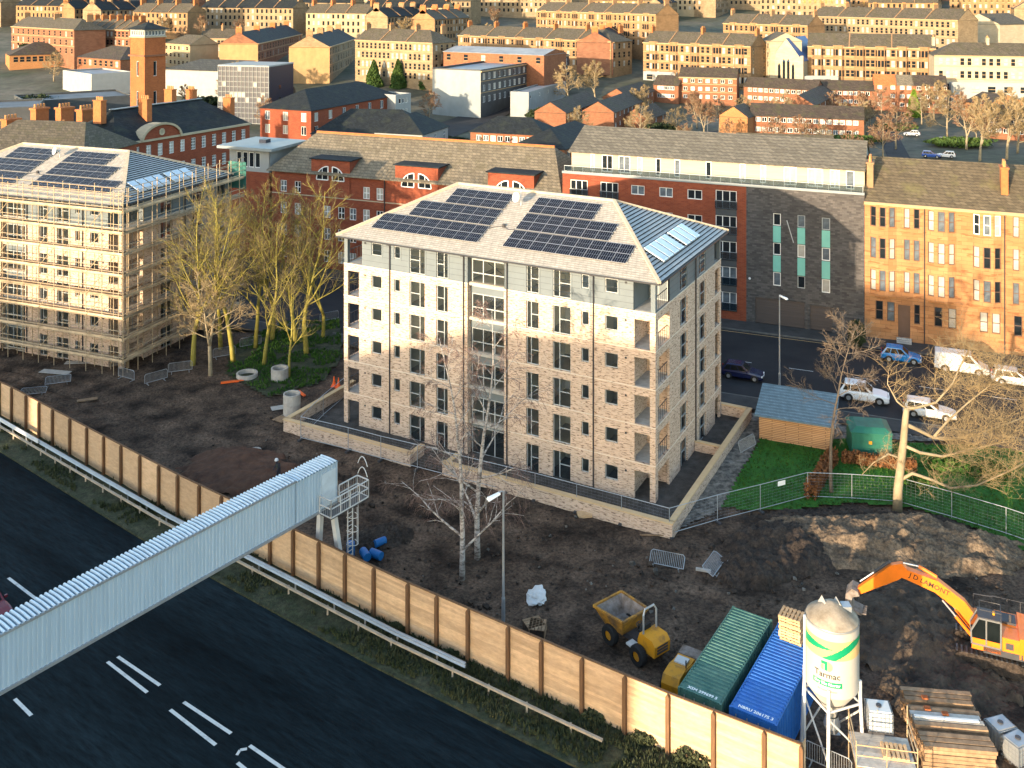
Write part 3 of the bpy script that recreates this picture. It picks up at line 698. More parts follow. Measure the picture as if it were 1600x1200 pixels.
# ---------------------------------------------------------------- generic blocks
def bwin(w, h, style, fm, gm):
    key = (round(w, 2), round(h, 2), style, fm, gm)
    bars = {'sash': [('h', .5)], 'plain': [], 'pair': [('v', .5)], 'trip': [('v', .33), ('v', .67)], 'cross': [('v', .5), ('h', .5)], 'grid': [('v', .33), ('v', .67), ('h', .25), ('h', .5), ('h', .75)], 'tee': [('v', .5), ('h', .65)]}[style]
    win_meshes(key, w, h, bars, fm, gm, t=.09 if fm != 'frame_brown' else .08, dp=.08); return key
GL = ['dark_glass']*4+['grey_glass']*3+['blind_glass']*4
def face_frame(face, L, D):
    if face == 'F': return V((0, 0, 0)), V((1, 0, 0)), V((0, -1, 0)), 0.
    if face == 'R': return V((L, 0, 0)), V((0, 1, 0)), V((1, 0, 0)), PI/2
    if face == 'L': return V((0, D, 0)), V((0, -1, 0)), V((-1, 0, 0)), -PI/2
    return V((L, D, 0)), V((-1, 0, 0)), V((0, 1, 0)), PI
def pitched(kind, L, D, H, rh, e=.35, ins=None):
    """faces of a pitched roof (tile faces, then gable triangles as wall pieces)"""
    r = MB(); g = MB(); t = .12
    if kind in ('gable', 'hip', 'hipR', 'hipL'):
        i0 = (ins if ins is not None else D/2) if kind in ('hip', 'hipL') else -.15
        i1 = (ins if ins is not None else D/2) if kind in ('hip', 'hipR') else -.15
        xa = -e if kind in ('hip', 'hipL') else -.15; xb = L+e if kind in ('hip', 'hipR') else L+.15
        k = rh/(D/2); ze = H-k*e
        a, b, c, d = (xa, -e, ze), (xb, -e, ze), (xb, D+e, ze), (xa, D+e, ze); p, q = (i0, D/2, H+rh), (L-i1, D/2, H+rh)
        r.add([a, b, c, d, p, q], [(0, 1, 5, 4), (2, 3, 4, 5)]+([(3, 0, 4)] if kind in ('hip', 'hipL') else [])+([(1, 2, 5)] if kind in ('hip', 'hipR') else []))
        r.add([(x, y, z-t) for x, y, z in (a, b, c, d)]+[a, b, c, d], [(0, 1, 5, 4), (1, 2, 6, 5), (2, 3, 7, 6), (3, 0, 4, 7), (3, 2, 1, 0)])
        if kind in ('gable', 'hipR'): g.add([(0, 0, H), (0, D, H), (0, D/2, H+rh-.1)], [(0, 1, 2)])
        if kind in ('gable', 'hipL'): g.add([(L, 0, H), (L, D, H), (L, D/2, H+rh-.1)], [(0, 1, 2)])
    elif kind == 'gableY':
        k = rh/(L/2); ze = H-k*e
        a, b, c, d = (-e, -.15, ze), (L+e, -.15, ze), (L+e, D+.15, ze), (-e, D+.15, ze); p, q = (L/2, -.15, H+rh), (L/2, D+.15, H+rh)
        r.add([a, b, c, d, p, q], [(0, 4, 5, 3), (1, 2, 5, 4)])
        r.add([(x, y, z-t) for x, y, z in (a, b, c, d)]+[a, b, c, d], [(0, 1, 5, 4), (1, 2, 6, 5), (2, 3, 7, 6), (3, 0, 4, 7)])
        g.add([(0, 0, H), (L, 0, H), (L/2, 0, H+rh-.1)], [(0, 1, 2)]); g.add([(0, D, H), (L, D, H), (L/2, D, H+rh-.1)], [(0, 1, 2)])
    elif kind == 'mono':
        a, b, c, d = (-e, -e, H), (L+e, -e, H), (L+e, D+e, H+rh), (-e, D+e, H+rh)
        r.add([a, b, c, d]+[(x, y, z-t) for x, y, z in (a, b, c, d)], [(0, 1, 2, 3), (7, 6, 5, 4), (4, 5, 1, 0), (5, 6, 2, 1), (6, 7, 3, 2), (7, 4, 0, 3)])
        g.add([(0, 0, H-.05), (0, D, H-.05), (0, D, H+rh-.14)], [(0, 1, 2)]); g.add([(L, 0, H-.05), (L, D, H-.05), (L, D, H+rh-.14)], [(0, 1, 2)])
    else:
        r.box(.25, L-.25, .25, D-.25, H-.4, H-.25)
        for x0, x1, y0, y1 in ((0, L, 0, .249), (0, L, D-.249, D), (0, .249, .25, D-.25), (L-.249, L, .25, D-.25)): g.box(x0, x1, y0, y1, H-.001, H+rh)
    return r, g
CHM = {}
def chimney(parent, x, y, z0, w, d, h, m='chimney_stone', pots=4):
    k = (w, d, h, m, pots)
    if k not in CHM:
        b = MB(); b.box(-w/2, w/2, -d/2, d/2, 0, h); b.box(-w/2-.1, w/2+.1, -d/2-.1, d/2+.1, h, h+.18)
        for i in range(pots):
            t = (i+.5)/pots-.5
            p = (t*w*.9, 0) if w > d else (0, t*d*.9)
            b.tube([(p[0], p[1], h+.18), (p[0], p[1], h+.85)], [.17, .14], 6, True, 1)
        CHM[k] = b.mesh('chimney', [m, 'pot_clay'])
    return inst('chimney', CHM[k], parent, (x, y, z0))
FOOT = []
def on_building(P, m=2.):
    for p, L, D, rz in FOOT:
        d = V((P.x, P.y))-p; c, s = math.cos(rz), math.sin(rz); x = d.x*c+d.y*s; y = -d.x*s+d.y*c
        if -m < x < L+m and -m < y < D+m: return True
    return False
def frame_pq(p, q):
    p = V((p[0], p[1])); q = V((q[0], q[1])); d = q-p; return p, d.length, math.atan2(d.y, d.x)
def block(name, label, cat, p, q, D, H, wall, roof=('gable', 3., 'grey_tile'), wins=(), far=False, chims=(), extra=None, fm='frame_white', group=None, rev=.14, sills=None, ins=None, wm2=None, party=0):
    """wins: (face, z, h, w, [u...], style); chims: (x, y, w, d, h, mat, pots)"""
    p, L, rz = frame_pq(p, q); FOOT.append((p, L, D, rz))
    R = thing(name, label, cat, (p.x, p.y, 0), rz, group)
    fw = {'F': [], 'R': [], 'L': [], 'B': []}
    for face, z, h, w, us, style in wins:
        for u in us: fw[face].append((u, u+w, z, z+h, style))
    for face in 'FRLB':
        o, du, n, r = face_frame(face, L, D); ln = L if face in 'FB' else D
        ws = fw[face]; m = MB(); m.wall(o, du, n, 0, ln, -5, H, [] if far else [x[:4] for x in ws], rev)
        m.build('wall', wm2.get(face, wall) if wm2 else wall, R)
        if far:
            if ws:
                g = MB()
                for u0, u1, z0, z1, s in ws:
                    for (a, b, c, d, off, mi) in ((u0, u1, z0, z1, .03, 2 if rnd.random() < .3 else 0), (u0, u1, (z0+z1)/2-.06, (z0+z1)/2+.06, .05, 1), (u0, u1, z0-.12, z0, .06, 1)):
                        g.add([o+du*a+n*off+V((0, 0, c)), o+du*b+n*off+V((0, 0, c)), o+du*b+n*off+V((0, 0, d)), o+du*a+n*off+V((0, 0, d))], [(0, 1, 2, 3)], mi)
                g.build('window_rows', ['dark_glass', 'trim_stone', 'blind_glass'], R, kind='stuff')
        else:
            for u0, u1, z0, z1, s in ws:
                key = bwin(u1-u0, z1-z0, s, fm, rnd.choice(GL)); P = o+du*u0-n*(rev-.05)+V((0, 0, z0)); put_win(key, R, P, r)
            if sills and ws:
                for zz in sorted({round(x[2], 2) for x in ws}):
                    g = MB()
                    if True:
                        a = o+V((0, 0, zz-.14))+n*.001; b = a+du*ln
                        g.add([a, b, b+n*.08, a+n*.08, a+V((0, 0, .14)), b+V((0, 0, .14)), b+n*.08+V((0, 0, .14)), a+n*.08+V((0, 0, .14))], [(0, 1, 2, 3), (4, 5, 6, 7), (2, 3, 7, 6), (1, 2, 6, 5), (0, 3, 7, 4)])
                    g.build('sill_course', sills, R)
    kind, rh, rm = roof; rr, gg = pitched(kind, L, D, H, rh, ins=ins); ro = rr.build('roof', rm, R)
    if gg.v and kind == 'flat': gg.build('parapet', wall, R)
    elif gg.v:
        for f in gg.f: MB().add([gg.v[i] for i in f], [tuple(range(len(f)))]).build('gable', wall, R)
    for c in chims: chimney(ro, *(list(c)+['chimney_stone', 4][len(c)-6 if len(c) > 6 else 0:])[:8]) if False else chimney(ro, c[0], c[1], c[2], c[3], c[4], c[5], c[6] if len(c) > 6 else 'chimney_stone', c[7] if len(c) > 7 else 4)
    if party:
        for i in range(1, party):
            x = L*i/party; m = MB(); k = rh/(D/2)
            for y0, y1 in ((-.2, D/2), (D/2, D+.2)):
                za = H+(y0 if y0 < D/2 else D-y0)*k; zb = H+(y1 if y1 <= D/2 else D-y1)*k
                m.bar((x, y0, za+.1), (x, y1, zb+.1), .35, .3)
            m.build('party_skew', 'chimney_stone', ro)
    if extra: extra(R, L, ro)
    return R
def ev(L, n, m=1.5, w=1.): return [m+(L-2*m-w)*i/max(1, n-1) for i in range(n)]
def eave(a, b, H):
    p = at(a[0], a[1], H); q = at(b[0], b[1], H); return p, q
# ---------------------------------------------------------------- the frontage across the street
NF = 116.7
def tS(px, n=NF): # coordinate along the street where a column of the photograph meets the frontage
    r = V(((px-800)/FP, 1)); Y = n/(SN.x*r.x+SN.y*r.y); return (r*Y).dot(SD), Y
t0, _ = tS(1351); t1 = t0+38
def uz(px, py, base): t, Y = tS(px); return t-base, zat(py, Y)
# red sandstone tenement with canted bays
def tenement5(R, L, ro):
    pass
T5L = t1-t0
T5 = thing('sandstone_tenement', 'four storey orange sandstone tenement with canted window bays facing the street', 'tenement', (*st(t0, NF), 0), math.atan2(SD.y, SD.x))
HT = 15.3; zr = [(2.14, 2.15), (5.5, 2.3), (9.1, 2.3), (12.65, 2.2)]
bays = [(.45, 3.35), (6.4, 9.4), (10.9, 13.9), (19.0, 21.9), (24.9, 27.8), (31.6, 34.5)]
singles = [4.1, 5.1, 14.9, 15.95, 22.6, 23.6, 28.6, 29.6]
holes = []; spots = []
for s in singles:
    for z, h in zr[1:]: holes.append((s, s+.62, z, z+h)); spots.append((s, .62, z, h))
for s in [1.15, 2.35, 7.2, 8.6, 11.7, 12.9, 15.0, 19.6, 20.9, 25.4, 26.7, 32.2, 33.4]:
    z, h = zr[0]; holes.append((s, s+.8, z, z+h)); spots.append((s, .8, z, h))
holes.append((5.15, 5.75, 2.14, 4.3)); spots.append((5.15, .6, 2.14, 2.15))
doors = [(3.5, 4.75), (16.6, 17.85), (28, 29.25)]
for a, b in doors: holes.append((a, b, .5, 4.1))
bh = [(a+.05, b-.05, 4.9, 15.0) for a, b in bays]
MB().wall((0, 0, 0), (1, 0, 0), (0, -1, 0), 0, T5L, -.5, HT, holes+bh, .2).build('wall', 'tenement_stone', T5)
for f in 'RLB':
    o, du, n, r = face_frame(f, T5L, 13); MB().wall(o, du, n, 0, T5L if f == 'B' else 13, -.5, HT).build('wall', 'tenement_stone', T5)
for u, wd, z, h in spots: put_win(bwin(wd, h, 'sash', 'frame_brown', rnd.choice(GL)), T5, (u, .13, z))
for i, (a, b) in enumerate(bays):
    dp = .42; c = .9; pts = [(a, 0), (a+c, -dp), (b-c, -dp), (b, 0)]
    bm = MB(); zb0, zb1 = 4.9, 15.05
    for k in range(3):
        p = V((*pts[k], 0)); q = V((*pts[k+1], 0)); d = (q-p); ln = d.length; d.normalize(); n = V((d.y, -d.x, 0)); m = ln*(.16 if k != 1 else .2)
        bm.wall(p, d, n, 0, ln, zb0, zb1, [(m, ln-m, z, z+h) for z, h in zr[1:]], .12)
    bm.add([(*x, zb0) for x in pts], [(0, 1, 2, 3)]); bm.add([(x[0], x[1]*1.12, zb1) for x in pts], [(0, 1, 2, 3)])
    bo = bm.build('bay', 'tenement_stone', T5)
    for k in range(3):
        p = V((*pts[k], 0)); q = V((*pts[k+1], 0)); d = (q-p); ln = d.length; d.normalize(); n = V((d.y, -d.x, 0)); m = ln*(.16 if k != 1 else .2)
        for z, h in zr[1:]:
            wh = i == 2 and z > 12; key = bwin(ln-2*m, h, 'sash', 'frame_white' if wh else 'frame_brown', rnd.choice(GL)); f, pm = WM[key]
            o = inst('window', f, bo, p+d*m-n*.08+V((0, 0, z)), math.atan2(d.y, d.x)); inst('pane', pm, bo, p+d*m-n*.08+V((0, 0, z)), math.atan2(d.y, d.x))
for z in (4.75, 8.3, 11.9): 
    cr = MB(); x = 0
    for a, b in bays+[(T5L, T5L)]: cr.box(x, min(a, T5L), -.1, -.002, z, z+.16); x = b
    cr.build('string_course', 'tenement_stone', T5)
cn = MB(); cn.box(-.05, T5L, -.35, -.002, HT-.3, HT+.02); cn.build('cornice', 'trim_stone', T5)
for a, b in doors:
    d = MB(); d.box(a, b, .14, .2, .5, 4.1); d.build('door', 'frame_brown', T5)
    s = MB()
    for k in range(3): s.box(a-.15, b+.15, -.9+k*.3, -.02+k*.001, .1+k*.13, .23+k*.13)
    s.build('step', 'concrete', T5)
for x in (6.2, 14.1, 22.4, 31): MB().tube([(x, -.1, .1), (x, -.1, HT-.3)], .06, 6).build('downpipe', 'dark_pipe', T5)
rr, gg = pitched('gable', T5L, 13, HT, 4.1, .3); ro = rr.build('roof', 'grey_tile', T5); [MB().add([gg.v[i] for i in f], [(0, 1, 2)]).build('gable', 'tenement_stone', T5) for f in gg.f]
chimney(ro, .5, 3.0, HT+1.2, .7, 2.2, 2.7, 'chimney_stone', 4); chimney(ro, 14.3, 3.2, HT+1.2, .7, 2.0, 3.0, 'chimney_brick', 4); chimney(ro, 29, 3.2, HT+1.2, .7, 2.0, 3.0, 'chimney_brick', 4)
# mixed block: red brick wing, dark brick wing, timber penthouse
u0, _ = tS(879); u1, _ = tS(1166); u2 = t0-.02; L4 = u2-u0; g0 = u1-u0; H4 = 16.1
B4 = thing('penthouse_block', 'long block of red and dark grey brick with pale timber penthouse and glass balcony rail', 'apartment block', (*st(u0, NF), 0), math.atan2(SD.y, SD.x))
fl = [1.0+3.05*i for i in range(5)]
rw = []
def upx(px): return tS(px)[0]-u0
for i in range(5):
    z = 1.1+3.0*i
    for a, b, s, h, dz in ((891, 918, 'trip', 2.1, 0), (938, 966, 'trip', 2.1, 0), (986, 1007, 'pair', 1.15, .85), (1030, 1051, 'pair', 1.15, .85), (1074, 1097, 'pair', 1.15, .85), (1118, 1151, 'trip', 2.2, 0)):
        rw.append((upx(a), upx(b), z+dz, z+dz+h, s))
MB().wall((0, 0, 0), (1, 0, 0), (0, -1, 0), 0, g0, -.5, H4, [x[:4] for x in rw], .18).build('wall', 'red_brick', B4)
for a, b, z, z1, s in rw:
    put_win(bwin(b-a, z1-z, s, 'frame_white', rnd.choice(['dark_glass', 'grey_glass', 'grey_glass'])), B4, (a, .1, z))
    if s == 'trip':
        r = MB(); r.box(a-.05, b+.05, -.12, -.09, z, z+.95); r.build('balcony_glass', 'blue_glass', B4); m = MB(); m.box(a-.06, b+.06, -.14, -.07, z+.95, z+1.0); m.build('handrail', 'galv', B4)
for i in range(1, 5): MB().box(upx(1118), upx(1151), -.02, -.002, 1.1+3.0*i-.8, 1.1+3.0*i-.02).build('spandrel', 'zinc_dark', B4)
gh = []; gp = []
for (a, b), tops in zip(((1208, 1220), (1246, 1258), (1284, 1297)), ((333, 352, 379, 398, 425, 446), (336, 355, 382, 402, 431, 450), (340, 359, 387, 407, 436, 457))):
    for k in range(3):
        ua, ub = upx(a), upx(b); Y = tS(a)[1]; z1 = zat(tops[2*k], Y); z0 = zat(tops[2*k+1], Y); gh.append((ua, ub, z0, z1)); gp.append((ua, ub, z0, z1))
        if k < 2: MB().box(ua, ub, -.05, -.003, zat(tops[2*k+2]-1, Y), z0-.05).build('teal_panel', 'teal_panel', B4)
gar = (upx(1180), upx(1257), .1, 3.1); gar2 = (upx(1266), upx(1300), .1, 2.9)
MB().wall((0, 0, 0), (1, 0, 0), (0, -1, 0), g0+.001, L4, -.5, H4-.15, gh+[gar, gar2], .2).build('wall', 'grey_brick', B4)
for a, b, z0, z1 in gp: put_win(bwin(b-a, z1-z0, 'plain', 'frame_white' if rnd.random() < .5 else 'frame_grey', rnd.choice(['dark_glass', 'grey_glass', 'blind_glass'])), B4, (a, .1, z0))
for a, b, z0, z1 in (gar, gar2): 
    d = MB()
    for k in range(8): d.box(a, b, .16+.005*(k % 2), .2, z0+k*(z1-z0)/8, z0+(k+.96)*(z1-z0)/8)
    d.build('garage_door', 'garage_door', B4)
for f in 'RLB':
    o, du, n, r = face_frame(f, L4, 15); MB().wall(o, du, n, 0, L4 if f == 'B' else 15, -.5, H4-.2).build('wall', 'orange_brick' if f == 'L' else 'red_brick', B4)
MB().box(0, L4, 0, 15, H4-.2, H4-.16).build('terrace', 'felt_roof', B4)
MB().box(-.06, L4, -.08, .3, H4-.155, H4+.12).build('parapet_cap', 'zinc', B4)
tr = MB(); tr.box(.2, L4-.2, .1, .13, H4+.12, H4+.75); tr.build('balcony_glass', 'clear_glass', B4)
for i in range(30): MB().bar((.2+i*(L4-.4)/29, .14, H4), (.2+i*(L4-.4)/29, .14, H4+.8), .05).build('rail_post', 'galv', B4)
MB().bar((.2, .14, H4+.8), (L4-.2, .14, H4+.8), .05).build('handrail', 'galv', B4)
ph = []
for a, b in ((923, 930), (941, 958), (967, 985), (996, 1004), (1025, 1033), (1054, 1063), (1103, 1112), (1156, 1165), (1188, 1197), (1225, 1245), (1262, 1286), (1297, 1312), (1322, 1335)):
    k = 117.0+1.8; ph.append((tS(a, k)[0]-u0, tS(b, k)[0]-u0, H4+.05, H4+2.15))
MB().wall((0, 1.9, 0), (1, 0, 0), (0, -1, 0), .6, L4-.1, H4-.16, H4+2.5, ph, .1).build('penthouse_wall', 'timber_pale', B4)
for a, b, z0, z1 in ph: put_win(bwin(max(.5, b-a), z1-z0, 'pair' if b-a > 1 else 'plain', 'frame_white', rnd.choice(['dark_glass', 'grey_glass', 'blind_glass', 'blind_glass'])), B4, (a, 1.95, z0))
for x in (.6, L4-.1): MB().box(x-.05, x+.05, 1.95, 14, H4-.16, H4+2.5).build('penthouse_wall', 'timber_pale', B4)
rr, gg = pitched('gable', L4-.5, 12.5, H4+2.55, 2.3, .5); ro = rr.build('roof', 'pent_tile', B4, (.4, 1.9, 0)); [MB().add([gg.v[i] for i in f], [(0, 1, 2)]).build('gable', 'zinc', B4, (.4, 1.9, 0)) for f in gg.f]
MB().box(.2, L4, 1.32, 1.42, H4+2.2, H4+2.45).build('fascia', 'frame_white', ro)
a = MB(); a.bar((16, 8, H4+4.5), (16, 8, H4+6.2), .06); a.bar((15.3, 8, H4+6.0), (16.6, 8, H4+6.0), .03); a.bar((15.3, 7.6, H4+5.8), (15.6, 8.3, H4+5.8), .03); a.build('aerial', 'dark_metal', ro)
fp = MB(); fp.cyl((upx(1240), -.1, 9.9), (upx(1231), -1.0, 12.6), .05, n=6); fp.build('flag_pole', 'white_metal', B4)
MB().cyl((upx(1172), -.02, 5.2), (upx(1172), -.35, 5.3), .1, .14, 8).build('wall_lamp', 'white_metal', B4)
# red brick block with long tiled roof and gabled wall heads
v0, _ = tS(424); v1 = u0-.6; L3 = v1-v0; H3 = 13.7
B3 = thing('tiled_roof_block', 'four storey red brick block with long buff tiled roof and arched gable windows', 'apartment block', (*st(v0, NF+.2), 0), math.atan2(SD.y, SD.x))
def vpx(px): return tS(px)[0]-v0
w3 = []
for i in range(4):
    z = 1.0+3.1*i
    for px in (437, 459, 505, 527, 545, 566, 587, 608, 640, 662, 700, 722, 744, 766, 788, 810, 832, 854): w3.append((vpx(px), vpx(px)+1.05, z, z+1.65))
w3 = [x for x in w3 if not (x[2] > 10 and (vpx(484) < x[1] and x[0] < vpx(547) or vpx(616) < x[1] and x[0] < vpx(684) or vpx(760) < x[1] and x[0] < vpx(835)))]
MB().wall((0, 0, 0), (1, 0, 0), (0, -1, 0), 0, L3, -.5, H3, w3, .15).build('wall', 'red_brick', B3)
for a, b, z0, z1 in w3: put_win(bwin(b-a, z1-z0, 'cross', 'frame_white', rnd.choice(['dark_glass', 'grey_glass', 'dark_glass', 'blind_glass'])), B3, (a, .08, z0))
MB().box(0, L3, -.06, -.002, 10.0, 10.14).build('string_course', 'cream_stone', B3)
MB().box(0, L3, -.03, -.002, 10.141, H3-.3).build('grey_band', 'zinc_dark', B3) if False else None
for f in 'RLB':
    o, du, n, r = face_frame(f, L3, 14); MB().wall(o, du, n, 0, L3 if f == 'B' else 14, -.5, H3).build('wall', 'red_brick', B3)
rr, gg = pitched('hip', L3, 14, H3, 4.2, .6, ins=3.); ro = rr.build('roof', 'buff_tile', B3)
MB().bar((3, 7, H3+4.28), (L3-3, 7, H3+4.28), .35, .3).build('ridge_tile', 'chimney_brick', ro)
for a, b in ((486, 546), (617, 684), (762, 834)):
    ua, ub = vpx(a), vpx(b); c = (ua+ub)/2; hw = (ub-ua)/2-.5
    g = MB(); g.wall((0, -.12, 0), (1, 0, 0), (0, -1, 0), ua, ub, 10.2, 15.3); g.box(ua, ub, -.119, 4.2, 13.2, 15.299); go = g.build('gable_head', 'red_brick', B3)
    MB().box(ua-.25, ub+.25, -.35, 4.6, 15.3, 15.45).build('gable_roof', 'dark_slate', go)
    for s in (-1, 1): # quarter-round windows either side of a pier
        fr = MB(); pa = MB(); x0 = c+s*.35; rad = min(hw, 1.9); arc = [(x0+s*rad*math.cos(t*PI/20), 12.5+rad*math.sin(t*PI/20)) for t in range(11)]
        poly = [(x0, 12.5)]+arc; pa.add([(x, -.14, z) for x, z in poly], [list(range(len(poly)))])
        pts = poly+[poly[0]]
        for i in range(len(pts)-1): fr.bar((pts[i][0], -.16, pts[i][1]), (pts[i+1][0], -.16, pts[i+1][1]), .12, .12)
        fr.bar((x0+s*rad*.5, -.16, 12.5), (x0+s*rad*.5, -.16, 12.5+rad*.86), .07); fr.bar((x0, -.16, 12.5+rad*.5), (x0+s*rad*.86, -.16, 12.5+rad*.5), .07)
        fo = fr.build('arched_window', 'frame_white', go); pa.build('pane', 'dark_glass', go)
for px in (600, 740): MB().tube([(vpx(px), -.1, .2), (vpx(px), -.1, H3-.4)], .07, 6).build('downpipe', 'dark_pipe', B3)
# glazed stair tower with flat white roof at the end of the red block
TW = thing('stair_tower', 'white stair tower with flat overhanging roof beside the scaffolded block', 'tower', (*st(tS(352)[0], NF+1), 0), math.atan2(SD.y, SD.x))
MB().box(0, 7, 0, 7, -.5, 12.6).build('wall', 'red_brick', TW); MB().wall((0, -.02, 0), (1, 0, 0), (0, -1, 0), 0, 7, 12.6, 15.9, [(1.2+k*1.1, 2.1+k*1.1, 13.2, 15.4) for k in range(4)], .15).build('upper_wall', 'render_white', TW)
for k in range(4): put_win(bwin(.9, 2.2, 'plain', 'frame_white', 'dark_glass'), TW, (1.2+k*1.1, .06, 13.2))
MB().box(0, 7, .2, 7, 12.61, 15.9).build('upper_wall', 'render_white', TW); rt = MB().box(-1.3, 8.3, -1.3, 8, 15.9, 16.3).build('roof', 'zinc', TW); MB().box(3, 4.2, 3, 4.2, 16.3, 16.8).build('roof_light', 'office_blue', rt)
# ---------------------------------------------------------------- twin block in scaffolding
S0 = at(190, 577).xy; SA = V((.935, -.354)); SA.normalize(); SP = S0-SA*ML; SROT = math.atan2(SA.y, SA.x)
flats('scaffolded_flats', 'matching buff brick apartment block wrapped in scaffolding at the left of the site', 'apartment block', (SP.x, SP.y, 0), SROT)
SF = thing('scaffolding', 'galvanised tube scaffolding with timber decks wrapped around the left hand flats', 'scaffolding', (SP.x, SP.y, 0), SROT)
lifts = [1.45+2.15*k for k in range(8)]
def sbar(name, p, q, r, m='scaffold_tube'): return MB().tube([p, q], r, 5).build(name, m, SF)
mat('scaffold_tube', (.40,.30,.185), r=.5, var=.2, metal=.15, spec=.5); mat('deck', (.40,.30,.19), vs=.6, var=.45, rv=.4)
for row in (-.45, -1.65):
    for k in range(15): x = 1.0+k*2.12; sbar('standard', (x, row, 0), (x, row, 18.6+.5*rnd.random()), .042)
for row in (.45, 1.65):
    for k in range(10): y = -1.6+k*2.12; sbar('standard', (ML+row, y, 0), (ML+row, y, 18.6+.5*rnd.random()), .042)
for z in lifts+[18.0]:
    for dy, dz in ((-.45, 0), (-1.65, 0), (-1.68, .5), (-1.68, 1.0)): sbar('ledger', (-2, dy, z+dz), (ML+1.8, dy, z+dz), .036)
    for dx, dz in ((.45, 0), (1.65, 0), (1.68, .5), (1.68, 1.0)): sbar('ledger', (ML+dx, -1.9, z+dz), (ML+dx, MW+1, z+dz), .036)
    if z > 17: continue
    for k in range(5): MB().box(-2, ML+1.6, -1.6+k*.23, -1.4+k*.23, z+.05, z+.09).build('deck_board', 'deck', SF)
    for k in range(5): MB().box(ML+.47+k*.23, ML+.67+k*.23, -1.6, MW+1, z+.05, z+.09).build('deck_board', 'deck', SF)
    MB().box(-2, ML+1.6, -1.70, -1.66, z+.1, z+.3).build('toe_board', 'deck', SF); MB().box(ML+1.66, ML+1.70, -1.6, MW+1, z+.1, z+.3).build('toe_board', 'deck', SF)
for k in range(0, 14, 3):
    for i in range(7): x = 1.0+k*2.12; sbar('brace', (x, -1.72, lifts[i]), (x+2.12, -1.72, lifts[i+1]), .04)
nt_ = MB(); nt_.box(ML-.6, ML+1.9, MW+1.0, MW+1.06, 15.2, 18.4); nt_.build('debris_net', 'net_green', SF)
# ---------------------------------------------------------------- unseen blocks added across the motorway behind the camera to shade the site
ST = SUN_T; SQ = V((ST.y, -ST.x))
def far_side(name, label, prof, v0, v1):
    o = SQ*0; R = thing(name, label, 'tenement')
    b = MB(); lo = []
    for v in (v0, v1): lo.append([SQ*u+ST*v for u, z in prof])
    k = len(prof); b.add([(p.x, p.y, z) for p, (u, z) in zip(lo[0], prof)]+[(p.x, p.y, z) for p, (u, z) in zip(lo[1], prof)], [list(range(k)), [k+i for i in range(k)]]+[(i, (i+1) % k, k+(i+1) % k, k+i) for i in range(k)])
    b.build('wall', 'sandstone', R); return R
far_side('shade_block', 'tall unseen block added across the motorway to shade the site', [(-74, -1), (-26, -1), (-26, 28.9), (-38, 28.9), (-52, 27.4), (-66, 22.2), (-74, 20)], -76, -60)
far_side('shade_block', 'lower unseen block added for shade across the motorway beyond the tall block', [(-190, -1), (-86.3, -1), (-86.3, 20.8), (-190, 20.8)], -74, -60)
far_side('shade_block', 'narrow unseen block added for shade across the motorway beside the tall block', [(-84.9, -1), (-74.1, -1), (-74.1, 20.6), (-84.9, 20.6)], -74, -60)
# ---------------------------------------------------------------- timber noise fence along the motorway
PX = [-58, -37, -17, 1, 20, 42.5, 63, 84, 111, 137.5, 164, 191, 220.5, 250, 279.5, 313, 348, 386, 424, 460, 500, 541, 586, 639, 684, 733, 795.5, 847.5, 911, 977.5, 1045, 1116, 1195, 1253]
fp = [fence_at(x) for x in PX]; FH = 3.0
tf_ = thing('noise_fence', 'tall horizontal board timber fence with dark posts along the motorway', 'fence', (fp[0].x, fp[0].y, 0))
o0 = fp[0]; nb = 20; hb = FH/nb
def board(mb, p, q, i):
    d = (q-p).normalized(); n = V((-d.y, d.x)); z0 = .06+i*hb; z1 = z0+hb+.004; t = .05
    a, b = p+d*.02, q-d*.02; mb.add([(*(a-n*t/2), z0), (*(b-n*t/2), z0), (*(b+n*t/2), z0), (*(a+n*t/2), z0), (*(a-n*t*.05), z1), (*(b-n*t*.05), z1), (*(b+n*t/2), z1), (*(a+n*t/2), z1)],
        [(3, 2, 1, 0), (4, 5, 6, 7), (0, 1, 5, 4), (1, 2, 6, 5), (2, 3, 7, 6), (3, 0, 4, 7)])
big = len(fp)-1-14
for k in range(len(fp)-1):
    a, b = fp[k]-o0, fp[k+1]-o0
    if k >= big:
        for i in range(nb): m = MB(); board(m, a, b, i); m.build('board', 'fence_board', tf_)
    else:
        m = MB()
        for i in range(nb): board(m, a, b, i)
        m.build('board_panel', 'fence_board', tf_, kind='stuff')
    d = (b-a).normalized(); n = V((-d.y, d.x))
    m = MB(); m.bar((*(a), FH+.09), (*(b), FH+.09), .14, .05); m.build('cap_rail', 'fence_post', tf_)
for k, p in enumerate(fp):
    a = p-o0; d = (fp[min(k+1, len(fp)-1)]-fp[max(k-1, 0)]).normalized(); n = V((-d.y, d.x)); c = a-n*.13; w = .1
    m = MB(); q = [c-d*w-n*.1, c+d*w-n*.1, c+d*w+n*.1, c-d*w+n*.1]
    m.add([(*x, -.2) for x in q]+[(*x, FH-.02) for x in q]+[(*(c-n*.1), FH+.14), (*(c+n*.1), FH+.14)], [(0, 1, 5, 4), (1, 2, 6, 5), (2, 3, 7, 6), (3, 0, 4, 7), (4, 5, 8), (6, 7, 9), (5, 6, 9, 8), (7, 4, 8, 9)])
    m.build('post', 'fence_post', tf_)
# return of the fence at its right hand end
e = fp[-1]-o0; dd = FN
for i in range(nb): m = MB(); board(m, e+FN*.1, e+FN*.5, i); m.build('board', 'fence_board', tf_)
